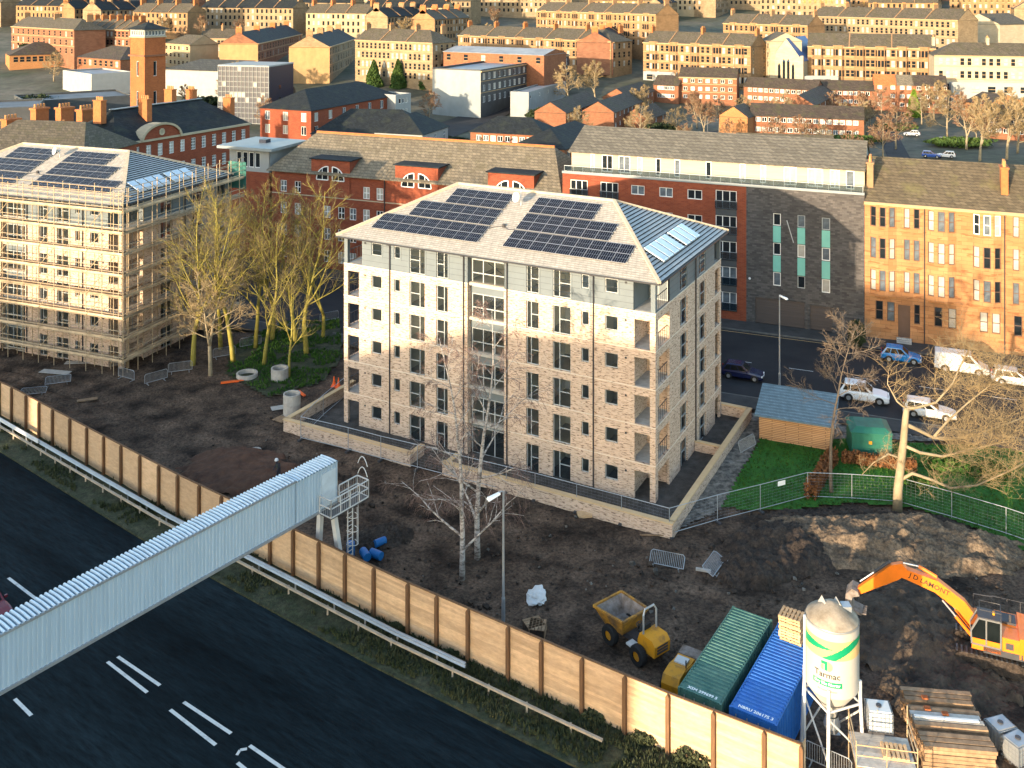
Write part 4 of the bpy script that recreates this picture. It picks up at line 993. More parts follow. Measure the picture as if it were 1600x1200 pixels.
# crash barriers on the verge
def rail(name, label, pxs, off, zc, m, beam, posts=2.4):
    pts = [fence_at(x) for x in pxs]; nn = []
    for i, p in enumerate(pts): d = (pts[min(i+1, len(pts)-1)]-pts[max(i-1, 0)]).normalized(); nn.append(V((-d.y, d.x)))
    P = [V((*(p+n*off), zc)) for p, n in zip(pts, nn)]
    R = thing(name, label, 'crash barrier', (P[0].x, P[0].y, 0)); o = V((P[0].x, P[0].y, 0)); P = [p-o for p in P]
    b = MB()
    if beam == 'w':
        prof = [(-.03, -.16), (.05, -.1), (-.03, 0), (.05, .1), (-.03, .16), (-.10, .16), (-.10, -.16)]
    else: prof = [(-.07, -.06), (.07, -.06), (.07, .06), (-.07, .06)]
    for i, p in enumerate(P):
        n = nn[i]
        for a, c in prof: b.v.append((p.x-n.x*a, p.y-n.y*a, p.z+c))
    k = len(prof)
    for i in range(len(P)-1):
        for j in range(k): b.f.append([i*k+j, i*k+(j+1) % k, (i+1)*k+(j+1) % k, (i+1)*k+j]); b.m.append(0)
    b.f.append(list(range(k))); b.m.append(0); b.f.append([len(P)*k-k+j for j in range(k)]); b.m.append(0)
    b.build('beam', m, R)
    for i in range(len(P)-1):
        L = (P[i+1]-P[i]).length; c = max(1, int(L/posts))
        for q in range(c):
            p = P[i].lerp(P[i+1], q/c); n = nn[i]; MB().box(p.x+n.x*.1-.05, p.x+n.x*.1+.05, p.y+n.y*.1-.05, p.y+n.y*.1+.05, -.1, zc+.05).build('post', m, R)
    return R
rail('crash_barrier', 'new grey steel crash barrier beam ending short of the old rail', [68, 164, 279.5, 424, 541, 639, 700, 745], -1.15, .62, 'galv', 'w')
rail('crash_barrier', 'old weathered tan box rail running along the motorway verge', [30, 164, 279.5, 424, 541, 639, 733, 847.5, 915, 965], -1.72, .55, 'old_rail', 'b')
rail('crash_barrier', 'white steel crash barrier at the far left of the motorway verge', [-70, -17, 20, 62, 82], -1.25, .68, 'white_metal', 'w')
# ---------------------------------------------------------------- clad gantry across the motorway
mat('steel_pan', (.10,.16,.21), r=.5, var=.3, vs=1.5)
G0 = V((-12.6, 65.3)); GX = V((-.598, -.804)); GX.normalize(); GROT = math.atan2(GX.y, GX.x)
GT = thing('gantry', 'long corrugated steel clad gantry spanning the motorway with access platform at its end', 'gantry', (G0.x, G0.y, 0), GROT)
GL_, GW, GZ0, GZ1 = 46., 1.25, 5.2, 8.0
def corr_side(y, x0, x1, z0, z1, amp, n): # upright trapezoid sheeting
    m = MB(); p = .24; x = x0; i = 0
    while x < x1:
        for xx, a in ((x, 0), (x+p*.5, 0), (x+p*.56, amp), (x+p*.94, amp)):
            if xx <= x1: m.v += [(xx, y+n*a, z0), (xx, y+n*a, z1)]
        x += p
    for k in range(len(m.v)//2-1): m.f.append([2*k, 2*k+2, 2*k+3, 2*k+1]); m.m.append(0)
    return m
def corr_roof(x0, x1, y0, y1, z):
    m = MB(); p = .25; x = x0
    while x < x1:
        for xx, a in ((x, 0), (x+p*.45, 0), (x+p*.55, .08), (x+p*.9, .08)): m.v += [(xx, y0, z+a-.02), (xx, (y0+y1)/2, z+a+.015), (xx, y1, z+a-.02)]
        x += p
    for k in range(len(m.v)//3-1):
        for j in range(2): a = 3*k+j; m.f.append([a, a+3, a+4, a+1]); m.m.append(1 if k % 4 in (0, 1) else 0)
    return m
corr_side(GW, 3.5, GL_, GZ0, GZ1, .035, 1).build('side_sheet', 'steel_sheet', GT); corr_side(0, 3.5, GL_, GZ0, GZ1, .035, -1).build('side_sheet', 'steel_sheet', GT)
corr_side(GW+.01, 0, 3.5, GZ0, GZ1-.1, .035, 1).build('end_sheet', 'steel_sheet', GT); corr_side(-.01, 0, 3.5, GZ0, GZ1-.1, .035, -1).build('end_sheet', 'steel_sheet', GT)
corr_roof(3.5, GL_, -.1, GW+.1, GZ1+.02).build('roof_sheet', ['steel_sheet_light', 'steel_pan'], GT); corr_roof(-.06, 3.5, -.12, GW+.12, GZ1-.08).build('roof_sheet', ['steel_sheet_light', 'steel_pan'], GT)
MB().box(.02, GL_, .06, GW-.06, GZ0+.02, GZ0+.12).build('underside', 'galv', GT); MB().box(-.05, 0, -.02, GW+.03, GZ0, GZ1-.1).build('end_wall', 'steel_sheet_light', GT)
MB().bar((0, GW+.06, GZ0), (GL_, GW+.06, GZ0), .12, .16).build('edge_beam', 'galv', GT); MB().bar((3.5, GW+.08, GZ1-.02), (GL_, GW+.08, GZ1-.02), .1, .12).build('gutter', 'galv', GT)
MB().box(.15, 1.35, GW+.05, GW+.09, GZ0+.15, GZ0+2.35).build('door', 'steel_sheet_light', GT)
pf = MB(); pf.box(-1.75, 1.6, GW+.12, GW+1.2, GZ0-.14, GZ0-.02); pf.build('platform', 'dark_metal', GT)
for a, b in (((-1.75, GW+1.2), (1.6, GW+1.2)), ((-1.75, GW+.14), (-1.75, GW+1.2)), ((1.6, GW+.14), (1.6, GW+1.2)), ((-1.75, GW+.14), (-.1, GW+.14))):
    r = MB(); A = V((*a, GZ0)); B = V((*b, GZ0)); n = max(1, round((B-A).length/.9))
    for z in (-.02, .55, 1.1): r.bar(A+V((0, 0, z)), B+V((0, 0, z)), .06)
    for k in range(n+1): p = A.lerp(B, k/n); r.bar(p, p+V((0, 0, 1.1)), .06)
    k = int((B-A).length/.16)
    for i in range(k): p = A.lerp(B, i/k); r.bar(p, p+V((0, 0, 1.1)), .009)
    r.build('guard_rail', 'white_metal', GT)
ld = MB(); lx, ly = -.75, GW+.5
for s in (-.22, .22): ld.bar((lx+s, ly, .2), (lx+s, ly, GZ0-.1), .06)
for k in range(17): ld.bar((lx-.22, ly, .4+k*.28), (lx+.22, ly, .4+k*.28), .035)
ld.build('ladder', 'white_metal', GT)
cg = MB()
for z in (2.4, 3.3, 4.2): cg.tube([(lx+.38*math.cos(t*PI/8), ly+.05+.6*math.sin(t*PI/8), z) for t in range(9)], .025, 5)
for t in (2, 4, 6): cg.bar((lx+.38*math.cos(t*PI/8), ly+.05+.6*math.sin(t*PI/8), 2.4), (lx+.38*math.cos(t*PI/8), ly+.05+.6*math.sin(t*PI/8), 4.9), .03)
cg.build('ladder_cage', 'white_metal', GT)
hp = MB()
for z in (6.6, 7.3): hp.tube([(-1.75+.0*t, GW+.2+.9*t/8, z-.55*(t/8-.5)**2*4+.4) for t in range(9)], .03, 5)
hp.build('hoop_rail', 'white_metal', GT)
for ya, yb, x in ((.1, -.55, .3), (GW-.1, GW+.75, .3)):
    MB().bar((x, ya, GZ0), (x-.25, yb, -.1), .34, .3).build('leg', 'white_metal', GT)
MB().bar((.15, -.3, 2.0), (.15, GW+.45, 2.0), .2).build('cross_beam', 'white_metal', GT)
# ---------------------------------------------------------------- lettering as flat print
def text_pts(s, size, bold=0.):
    cu = bpy.data.curves.new('print', 'FONT'); cu.body = s; cu.size = size; cu.align_x = 'CENTER'; cu.align_y = 'CENTER'; cu.resolution_u = 2; cu.offset = bold
    o = bpy.data.objects.new('print', cu); me = bpy.data.meshes.new_from_object(o)
    vs = [v.co.copy() for v in me.vertices]; fs = [list(p.vertices) for p in me.polygons]
    bpy.data.objects.remove(o); bpy.data.curves.remove(cu); bpy.data.meshes.remove(me); return vs, fs
def flat_print(name, s, size, m, parent, o, ex, ey, bold=0., sx=1.):
    vs, fs = text_pts(s, size, bold); o = V(o); ex = V(ex).normalized(); ey = V(ey).normalized()
    return MB().add([o+ex*v.x*sx+ey*v.y for v in vs], fs).build(name, m, parent)
# ---------------------------------------------------------------- vehicles
def ring_loft(mb, secs, mi=0):
    k = len(secs[0]); b = len(mb.v)
    for s in secs: mb.v += [tuple(p) for p in s]
    for i in range(len(secs)-1):
        for j in range(k): mb.f.append([b+i*k+j, b+i*k+(j+1) % k, b+(i+1)*k+(j+1) % k, b+(i+1)*k+j]); mb.m.append(mi)
    mb.f.append([b+j for j in range(k)][::-1]); mb.m.append(mi); mb.f.append([b+(len(secs)-1)*k+j for j in range(k)]); mb.m.append(mi)
WHM = {}
def wheel(parent, x, y, r, w, lite=False):
    k = (r, w)
    if k not in WHM:
        t = MB(); t.lathe([(r*.62, -w/2), (r*.93, -w/2), (r, -w*.35), (r, w*.35), (r*.93, w/2), (r*.62, w/2)], n=18)
        h = MB(); h.lathe([(.01, w*.42), (r*.2, w*.46), (r*.25, w*.38), (r*.58, w*.40), (r*.63, w*.3), (r*.63, -w*.3), (.01, -w*.3)], n=10)
        WHM[k] = (t.mesh('tyre', 'black_rubber', True), h.mesh('rim', 'alloy'))
    o = inst('wheel', None, parent, (x, y, r)); o.rotation_euler = (PI/2 if y < 0 else -PI/2, 0, 0)
    inst('tyre', WHM[k][0], o); inst('rim', WHM[k][1], o); return o
def paint(name, c): return name if name in MT else mat(name, c, r=.22, var=.03, spec=.6).name
def car(name, label, loc, rz, L=4.1, W=1.74, H=1.5, col=(.7, .7, .7), kind='hatch', cat='car', group=None, lite=False):
    R = thing(name, label, cat, loc, rz, group); pm = paint('paint_%d_%d_%d' % tuple(int(c*255) for c in col), col); h = W/2
    S = {'hatch': ([-.5, -.47, -.3, .17, .33, .46, .5], [.72, .95, .93, .90, .82, .70, .45], (-.485, .20, -.36, .02)),
         'suv': ([-.5, -.47, -.3, .15, .33, .46, .5], [.80, 1.05, 1.02, 1.0, .95, .82, .55], (-.48, .19, -.38, .02)),
         'van': ([-.5, -.48, -.3, .22, .36, .46, .5], [.9, 1.12, 1.12, 1.12, .98, .78, .5], (-.492, .33, -.485, .17)),
         'estate': ([-.5, -.47, -.3, .15, .33, .47, .5], [.72, .92, .9, .88, .8, .66, .42], (-.48, .2, -.42, .0))}[kind]
    secs = []
    for f, zt in zip(S[0], S[1]):
        x = f*L; e = 1-.12*max(0, abs(f)-.36)/.14; a = h*e; zb = .22 if abs(f) < .47 else .32
        secs.append([(x, -a*.9, zb), (x, -a, zb+.14), (x, -a, zt-.16), (x, -a*.93, zt-.03), (x, -a*.8, zt), (x, a*.8, zt), (x, a*.93, zt-.03), (x, a, zt-.16), (x, a, zb+.14), (x, a*.9, zb)])
    b = MB(); ring_loft(b, secs)
    belt = S[1][3]-.03; xb0, xb1, xt0, xt1 = [f*L for f in S[2]]; hb, ht = h*.95, h*(.78 if kind != 'van' else .88)
    G = [(xb0, -hb, belt), (xb1, -hb*.92, belt), (xb1, hb*.92, belt), (xb0, hb, belt), (xt0, -ht, H-.05), (xt1, -ht, H-.05), (xt1, ht, H-.05), (xt0, ht, H-.05), (xt0+.15, -ht*.85, H), (xt1-.2, -ht*.85, H), (xt1-.2, ht*.85, H), (xt0+.15, ht*.85, H)]
    b.add(G, [(0, 1, 5, 4), (1, 2, 6, 5), (2, 3, 7, 6), (3, 0, 4, 7), (4, 5, 9, 8), (5, 6, 10, 9), (6, 7, 11, 10), (7, 4, 8, 11), (8, 9, 10, 11)])
    b.build('body', pm, R, smooth=False)
    def pane(nm, q, n, a0=.08, a1=.92, c0=.12, c1=.9):
        P = lambda s, t: (V(q[0]).lerp(V(q[1]), s)).lerp(V(q[3]).lerp(V(q[2]), s), t)+V(n)*.012
        MB().add([P(a0, c0), P(a1, c0), P(a1, c1), P(a0, c1)], [(0, 1, 2, 3)]).build(nm, 'cab_glass', R)
    pane('windscreen', (G[1], G[2], G[6], G[5]), (.7, 0, .7)); 
    if kind != 'van': pane('rear_window', (G[3], G[0], G[4], G[7]), (-.9, 0, .3))
    cuts = ((.08, .30), (.33, .62), (.65, .90)) if kind != 'van' else ((.70, .93),)
    for s, e in cuts:
        pane('side_window', (G[0], G[1], G[5], G[4]), (0, -1, .2), s, e); pane('side_window', (G[3], G[2], G[6], G[7]), (0, 1, .2), s, e)
    r = .32 if kind in ('hatch', 'estate') else .36
    for x in (-.3, .31):
        for y in (-h+.07, h-.07):
            wheel(R, x*L, y, r, .2)
            m = MB(); sy = 1 if y > 0 else -1; m.cyl((x*L, sy*(h-.2), r), (x*L, sy*(h+.004), r), r+.06, n=16); m.build('wheel_arch', 'black_rubber', R)
    for y in (-h*.68, h*.68):
        MB().box(L*.465, L*.492, y-.16, y+.16, S[1][5]-.22, S[1][5]-.08).build('headlight', 'print_white', R)
        MB().box(-L*.497, -L*.48, y-.1, y+.1, .72, .95).build('tail_light', paint('lamp_red', (.4, .01, .01)), R)
    MB().box(L*.48, L*.503, -h*.5, h*.5, .3, .46).build('grille', 'dark_metal', R); MB().box(L*.5, L*.507, -.26, .26, .5, .61).build('number_plate', 'print_white', R)
    for y in (-h-.09, h+.09): MB().box(xb1-.35, xb1-.22, y-.09, y+.09, belt+.02, belt+.16).build('door_mirror', pm, R)
    return R
SROTD = math.atan2(SD.y, SD.x)
def carat(name, label, px, py, **k):
    rz = k.pop('rz', SROTD); p = at(px, py, -.02); return car(name, label, (p.x, p.y, -.02), rz, **k)
carat('hatchback', 'bright blue hatchback parked in front of the sandstone tenement', 1408, 564, L=3.95, W=1.7, H=1.53, col=(.01, .16, .42), kind='hatch')
carat('panel_van', 'white panel van parked behind the blue hatchback', 1502, 580, L=5.1, W=1.95, H=1.98, col=(.66, .66, .66), kind='van', cat='van')
carat('parked_car', 'white car cut by the right edge beside the panel van', 1588, 600, L=4.5, W=1.8, H=1.5, col=(.7, .7, .7), kind='estate')
carat('suv', 'white sport utility car parked behind the blue roofed shed', 1350, 625, L=4.5, W=1.85, H=1.68, col=(.72, .74, .76), kind='suv')
carat('parked_car', 'silver white saloon parked behind the spreading tree', 1452, 650, L=4.5, W=1.8, H=1.45, col=(.6, .6, .6), kind='estate')
carat('parked_car', 'dark navy car parked on the street beside the flats', 1160, 590, L=4.2, W=1.75, H=1.5, col=(.008, .012, .05), kind='hatch')
p = at(-22, 962, -.1); car('red_car', 'dark red car driving under the gantry at the left edge', (p.x, p.y, -.1), math.atan2(FD.y, FD.x), col=(.12, .012, .02), kind='hatch')
# ---------------------------------------------------------------- shed and substation
c = [at(1186, 688), at(1299, 707)]
def shed_extra(R, L, ro):
    MB().box(L*.45, L*.6, -.06, -.003, .1, 2.1).build('door', 'frame_brown', R) if False else None
block('brick_shed', 'small orange brick shed with blue metal roof beside the lawn', 'shed', c[0], c[1], 4.6, 2.3, 'shed_brick' if 'shed_brick' in MT else brick('shed_brick', (.50, .29, .15), (.42, .23, .11), (.16, .09, .05), w=2.2, h=.15, ms=.022).name, ('mono', .8, 'shed_blue'), extra=shed_extra)
p = at(1331, 717); q = at(1394, 722); pp, L, rz = frame_pq(p, q); mat('kiosk_green', (.02, .12, .085), r=.5, var=.2)
R = thing('substation', 'dark green electricity kiosk standing behind the spreading tree', 'kiosk', (pp.x, pp.y, .15), rz)
MB().box(0, L, 0, 2.8, 0, 2.1).build('body', 'kiosk_green', R); MB().add([(-.1, -.1, 2.1), (L+.1, -.1, 2.1), (L+.1, 2.9, 2.1), (-.1, 2.9, 2.1), (.45, .45, 2.42), (L-.45, .45, 2.42), (L-.45, 2.35, 2.42), (.45, 2.35, 2.42)], [(0, 1, 5, 4), (1, 2, 6, 5), (2, 3, 7, 6), (3, 0, 4, 7), (4, 5, 6, 7)]).build('roof', 'kiosk_green', R)
for k in range(2): MB().box(.15+k*L/2, L/2-.1+k*L/2, -.04, -.002, .15, 1.95).build('door', 'kiosk_green', R)
MB().box(L*.42, L*.5, -.06, -.042, 1.2, 1.45).build('warning_sign', 'yellow_paint', R)
# ---------------------------------------------------------------- welded mesh panels
HM = MB(); pw, phh = 3.45, 2.0
for a, b in (((0, 0, .05), (0, 0, phh)), ((pw, 0, .05), (pw, 0, phh)), ((0, 0, phh), (pw, 0, phh)), ((0, 0, .2), (pw, 0, .2))): HM.tube([a, b], .028, 5)
pass
WR = MB()
for k in range(1, 12): WR.tube([(k*pw/12, 0, .2), (k*pw/12, 0, phh)], .002, 3, False)
for k in range(1, 8): WR.tube([(0, 0, .2+k*.225), (pw, 0, .2+k*.225)], .0042, 3, False)
heras_f = HM.mesh('frame', 'galv'); heras_w = WR.mesh('wire_mesh', 'galv'); FT = MB().box(-.36, .36, -.11, .11, 0, .14).mesh('foot', 'dark_metal')
def heras(a, b, label):
    pa = at(*a); pb = at(*b); pp, L, rz = frame_pq(pa, pb); R = thing('mesh_fence_panel', label, 'fence panel', (pp.x, pp.y, .05), rz, 'temporary mesh fence panels')
    s = L/pw; o = inst('frame', heras_f, R, scale=(s, 1, 1)); inst('wire_mesh', heras_w, R, scale=(s, 1, 1)); inst('foot', FT, R, (0, 0, -.05), PI/2); return R
HP = [(540, 622), (505, 652), (470, 688), (544, 706), (595, 720), (652, 734), (720, 752), (791, 770), (836, 781), (901, 799), (971, 818), (1046, 839), (1121, 817), (1188, 800), (1262, 780), (1331, 783), (1403, 788), (1487, 812), (1572, 838), (1650, 866)]
HLAB = ['mesh fence panel behind the left end of the garden wall', 'mesh fence panel running back from the left corner of the garden wall', 'mesh fence panel at the left corner of the garden wall', 'mesh fence panel second from the left corner of the garden wall', 'mesh fence panel third from the left corner of the garden wall', 'mesh fence panel behind the birch twigs by the entrance gap', 'mesh fence panel across the entrance gap of the garden wall', 'mesh fence panel just right of the entrance gap', 'mesh fence panel before the middle of the right garden wall run', 'mesh fence panel two before the right garden wall corner', 'mesh fence panel reaching the right corner of the garden wall', 'mesh fence panel leaving the garden wall corner across the rubble path', 'mesh fence panel at the dark corner of the lawn', 'mesh fence panel at the near edge of the lawn carrying a small white sign', 'mesh fence panel on the lawn behind the slim street tree', 'mesh fence panel on the lawn beside the trunk of the spreading tree', 'mesh fence panel on the lawn right of the spreading tree', 'mesh fence panel on the lawn under the spreading branches', 'mesh fence panel on the lawn at the right edge']
for i in range(len(HP)-1):
    h = heras(HP[i], HP[i+1], HLAB[i])
    if i == 13: MB().box(1.6, 2.3, -.05, -.03, 1.55, 1.9).build('notice', 'print_white', h)
# crowd barriers
CB = MB()
CB.tube([(0, 0, .2), (0, 0, .95), (.12, 0, 1.08), (2.18, 0, 1.08), (2.3, 0, .95), (2.3, 0, .2), (2.3, 0, .2), (0, 0, .2)], .03, 5)
for k in range(1, 19): CB.tube([(k*2.3/19, 0, .2), (k*2.3/19, 0, 1.08)], .014, 4, False)
CBm = CB.mesh('frame', 'galv'); CF = MB()
for x in (.3, 2.0): CF.bar((x, -.3, .02), (x, .3, .02), .05, .04); CF.bar((x, 0, .02), (x, 0, .22), .04)
CFm = CF.mesh('feet', 'galv')
def crowd(px, py, rz, label, tilt=0, scale=1.):
    p = at(px, py); R = thing('crowd_barrier', label, 'barrier', (p.x, p.y, .03), rz, 'steel crowd barriers'); R.rotation_euler = (tilt, 0, rz)
    inst('frame', CBm, R); inst('feet', CFm, R); return R
crowd(1014, 884, -.35, 'steel crowd barrier lying back on the mud beyond the garden wall corner', -.9)
crowd(1118, 905, 1.0, 'steel crowd barrier fallen flat on the mud near the soil heaps', -1.1)
crowd(185, 590, -.5, 'steel crowd barrier nearest the scaffold corner'); crowd(226, 603, .75, 'steel crowd barrier turned towards the first mossy trunk')
crowd(263, 585, .35, 'steel crowd barrier left of the first mossy trunk'); crowd(333, 562, .5, 'steel crowd barrier behind the bushy tree'); crowd(375, 545, .5, 'steel crowd barrier right of the bushy tree')
crowd(30, 620, .25, 'steel crowd barrier lying by the fence at the left', -1.2); crowd(70, 604, .35, 'steel crowd barrier lying near the foot of the scaffold', -1.0); crowd(450, 520, .6, 'steel crowd barrier at the edge of the wood'); crowd(500, 505, .55, 'steel crowd barrier beside the corner of the flats')
crowd(1385, 690, .2, 'steel crowd barrier leaning on the rubble path by the shed', -.6) if False else crowd(1158, 712, .75, 'steel crowd barrier leaning on the rubble path by the shed', -.3)
crowd(1258, 1190, -.6, 'steel crowd barrier standing under the mortar silo')
# ---------------------------------------------------------------- lamp posts
def lamp(px, py, h, arm, label, rz=0, head='print_white'):
    p = at(px, py); R = thing('street_lamp', label, 'street lamp', (p.x, p.y, 0), rz)
    MB().tube([(0, 0, -.1), (0, 0, 1.4), (0, 0, 1.5), (0, 0, h)], [.12, .12, .085, .06], 8).build('post', 'galv', R)
    a = MB().tube([(0, 0, h-.02), (-arm*.5, 0, h+.06), (-arm, 0, h-.05)], .045, 6).build('arm', 'galv', R)
    MB().add([(-arm+.1, -.1, h-.1), (-arm-.75, -.19, h-.28), (-arm-.75, .19, h-.28), (-arm+.1, .1, h-.1), (-arm+.1, -.08, h+.02), (-arm-.7, -.12, h-.14), (-arm-.7, .12, h-.14), (-arm+.1, .08, h+.02)], [(3, 2, 1, 0), (4, 5, 6, 7), (0, 1, 5, 4), (1, 2, 6, 5), (2, 3, 7, 6), (3, 0, 4, 7)]).build('lamp_head', head, R)
    return R
lamp(786.5, 970, 8.0, .35, 'tall grey lamp post behind the noise fence near the birches', .5)
lamp(1218, 606, 9.1, .1, 'slim lamp post on the street beside the shed', 2.4)
# ---------------------------------------------------------------- shipping containers
def container(name, label, c00, c10, L, H, m, code):
    """c00, c10: near end of the roof"""
    p, W, rz = frame_pq(c00, c10); R = thing(name, label, 'container', (p.x, p.y, 0), rz); n = int(L/.27); pt = L/n
    t = MB()
    for k in range(n):
        y = k*pt
        for yy, a in ((y, 0), (y+pt*.42, 0), (y+pt*.55, .05), (y+pt*.87, .05)): t.v += [(0.05, yy, H-.03+a), (W-.05, yy, H-.03+a)]
    t.v += [(.05, L, H-.03), (W-.05, L, H-.03)]
    for k in range(len(t.v)//2-1): t.f.append([2*k, 2*k+1, 2*k+3, 2*k+2]); t.m.append(0)
    t.build('roof_sheet', m, R)
    for x, s in ((0, -1), (W, 1)):
        q = MB()
        for k in range(n):
            y = k*pt
            for yy, a in ((y, 0), (y+pt*.42, 0), (y+pt*.55, -.045), (y+pt*.87, -.045)): q.v += [(x+s*a, yy, .12), (x+s*a, yy, H-.08)]
        for k in range(len(q.v)//2-1): q.f.append([2*k, 2*k+2, 2*k+3, 2*k+1]); q.m.append(0)
        q.build('side_sheet', m, R)
    MB().box(.02, W-.02, 0, .05, .1, H-.05).build('end_wall', m, R); MB().box(.02, W-.02, L-.05, L, .1, H-.05).build('end_wall', m, R)
    for x in (-.02, W-.1):
        for y in (-.03, L-.09): MB().box(x, x+.12, y, y+.12, 0, H+.03).build('corner_post', m, R)
    for x in (0, W-.1): MB().box(x, x+.09, .1, L-.1, H-.09, H+.02).build('top_rail', m, R); MB().box(x, x+.09, .1, L-.1, .02, .14).build('bottom_rail', m, R)
    MB().box(.1, W-.1, .02, .5, H-.02, H+.032).build('header_plate', m, R)
    flat_print('container_code', code, .27, 'print_white', R, (W*.52, .28, H+.036), (1, 0, 0), (0, 1, 0), .008)
    for k in range(4): MB().tube([(.35+k*(W-.7)/3, -.06, .2), (.35+k*(W-.7)/3, -.06, H-.2)], .03, 6).build('locking_bar', 'galv', R)
    return R
g0, g1 = at(1060, 1074, 2.6), at(1127, 1102, 2.6)
container('shipping_container', 'dark green corrugated shipping container behind the noise fence', g0, g1, 8.0, 2.6, 'green_box', 'XSM 299699 5')
dx = (g1-g0).normalized(); perp = V((-dx.y, dx.x, 0)); b0 = at(1140, 1104, 2.6); container('shipping_container', 'bright blue corrugated shipping container beside the green one', b0, b0+dx*2.44, 7.9, 2.6, 'blue_box', 'NBRU 206175 3')
# ---------------------------------------------------------------- pallets
PLm = MB()
for k in range(6): PLm.box(k*.215, k*.215+.14, 0, 1.0, .12, .145)
for y in (0, .43, .86): PLm.box(0, 1.2, y, y+.12, .02, .118)
for k in range(3): PLm.box(.0+k*.54, .12+k*.54, 0, 1, 0, .019)
PLm = PLm.mesh('pallet', 'raw_wood')
pb = at(1217, 998, 2.65); prz = math.atan2(dx.y, dx.x)
for k in range(9):
    o = inst('pallet', PLm, None, (pb.x+rnd.uniform(-.04, .04), pb.y+rnd.uniform(-.04, .04), 2.66+k*.148), prz+rnd.uniform(-.04, .04))
    tag(o, ['bottom timber pallet of the stack on the blue container', 'timber pallet second from the bottom of the stack on the blue container', 'timber pallet third from the bottom of the stack on the blue container', 'timber pallet fourth from the bottom of the container stack', 'middle timber pallet of the nine on the blue container', 'timber pallet fourth from the top of the container stack', 'timber pallet third from the top of the container stack', 'timber pallet just under the topmost one on the blue container', 'topmost timber pallet of the stack on the blue container'][k], 'pallet', 'pallets stacked on the blue container')
# ---------------------------------------------------------------- mortar silo
sp_ = at(1300, 1178); SI = thing('mortar_silo', 'tall white mortar silo on legs with green and tan bands', 'silo', (sp_.x, sp_.y, 0)); r = 1.32; zb, zt = 3.7, 7.0
MB().lathe([(r, zb), (r, 4.6), (r, 5.5), (r, zt)], n=40).build('tank', 'silo_white', SI, smooth=True)
MB().lathe([(r, zt), (r*.96, zt+.12), (.3, zt+.75), (.01, zt+.8)], n=40).build('dome', 'silo_dust', SI, smooth=True)
MB().lathe([(.22, 2.0), (.25, 2.2), (r, zb)], n=32).build('hopper', 'silo_white', SI, smooth=True)
MB().lathe([(r+.012, zt-.05), (r+.03, zt), (r+.012, zt+.05)], n=40).build('rim', 'galv', SI, smooth=True)
def curved(name, m, fn, a0, a1, z0, z1, na=28, nz=14, off=.006, rr=r):
    b = MB()
    for i in range(na+1):
        for j in range(nz+1):
            a = a0+(a1-a0)*i/na; z = z0+(z1-z0)*j/nz; b.v.append(((rr+off)*math.sin(a), -(rr+off)*math.cos(a), z))
    for i in range(na):
        for j in range(nz):
            a = a0+(a1-a0)*(i+.5)/na; z = z0+(z1-z0)*(j+.5)/nz
            if fn(a, z): k = i*(nz+1)+j; b.f.append([k, k+nz+1, k+nz+2, k+1]); b.m.append(0)
    return b.build(name, m, SI)
fc = -.50; av = -.316; sx_ = lambda a: math.sin(a-av); tz_ = lambda z: (z-5.62)/.93                                   # the lettering faces the camera
curved('tan_band', 'silo_tan', lambda a, z: True, -PI, PI, 5.62, 6.55, 60, 6, .004)
curved('green_swoosh', 'silo_green', lambda a, z: .34+.2*(sx_(a)+1) < tz_(z) < .84-.26*(sx_(a)+1), av-1.55, av+.1, 5.62, 6.54, 60, 30, .008)
curved('green_swoosh', 'silo_green', lambda a, z: (sx_(a)+.25)*.85-.32 < tz_(z) < (sx_(a)+.25)*.85+.12, av-.4, av+1.55, 5.62, 6.54, 60, 30, .010)
def silo_text(name, s, size, m, z, bold=0., off=.014):
    vs, fs = text_pts(s, size, bold); b = MB(); b.add([((r+off)*math.sin(fc+v.x/r), -(r+off)*math.cos(fc+v.x/r), z+v.y) for v in vs], fs); return b.build(name, m, SI)
silo_text('silo_name', 'Tarmac', .42, 'print_black', 4.82, .004)
curved('sign_band', 'silo_green', lambda a, z: True, fc-.56, fc+.56, 4.26, 4.52, 20, 2, .008)
silo_text('silo_print', 'Dry Silo Mortar', .2, 'print_white', 4.395, .004); silo_text('silo_print', 'the mortar solution', .12, 'old_wood', 4.06)
curved('emblem', 'silo_green', lambda a, z: a-fc < .02 and (z > 5.36 or a-fc > -.09 and z > 5.05+(-.0)*(a-fc)), fc-.22, fc+.02, 5.02, 5.5, 16, 16, .009)
curved('emblem', 'silo_tan', lambda a, z: ((a-fc-.03)*r)**2+(z-5.26)**2 < .055 and a-fc > .03, fc+.02, fc+.26, 5.0, 5.5, 16, 16, .009)
curved('emblem', 'silo_tan', lambda a, z: ((a-fc+.12)*r)**2+(z-5.2)**2 < .025 and a-fc < -.12, fc-.3, fc-.1, 5.0, 5.4, 16, 16, .009)
for k in range(4):
    a = PI/4+.35+k*PI/2; x, y = r*math.cos(a)*1.03, r*math.sin(a)*1.03
    MB().tube([(x, y, 4.15), (x, y, 3.4), (x*1.12, y*1.12, 0)], .09, 8).build('leg', 'white_metal', SI); MB().box(x*1.12-.2, x*1.12+.2, y*1.12-.2, y*1.12+.2, 0, .06).build('foot_plate', 'galv', SI)
    a2 = a+PI/2; x2, y2 = r*math.cos(a2)*1.06, r*math.sin(a2)*1.06
    MB().tube([(x*1.03, y*1.03, 2.7), (x2*1.05, y2*1.05, .5)], .05, 6).build('brace', 'white_metal', SI); MB().tube([(x, y, 3.0), (x2, y2, 3.0)], .06, 6).build('ring_beam', 'white_metal', SI)
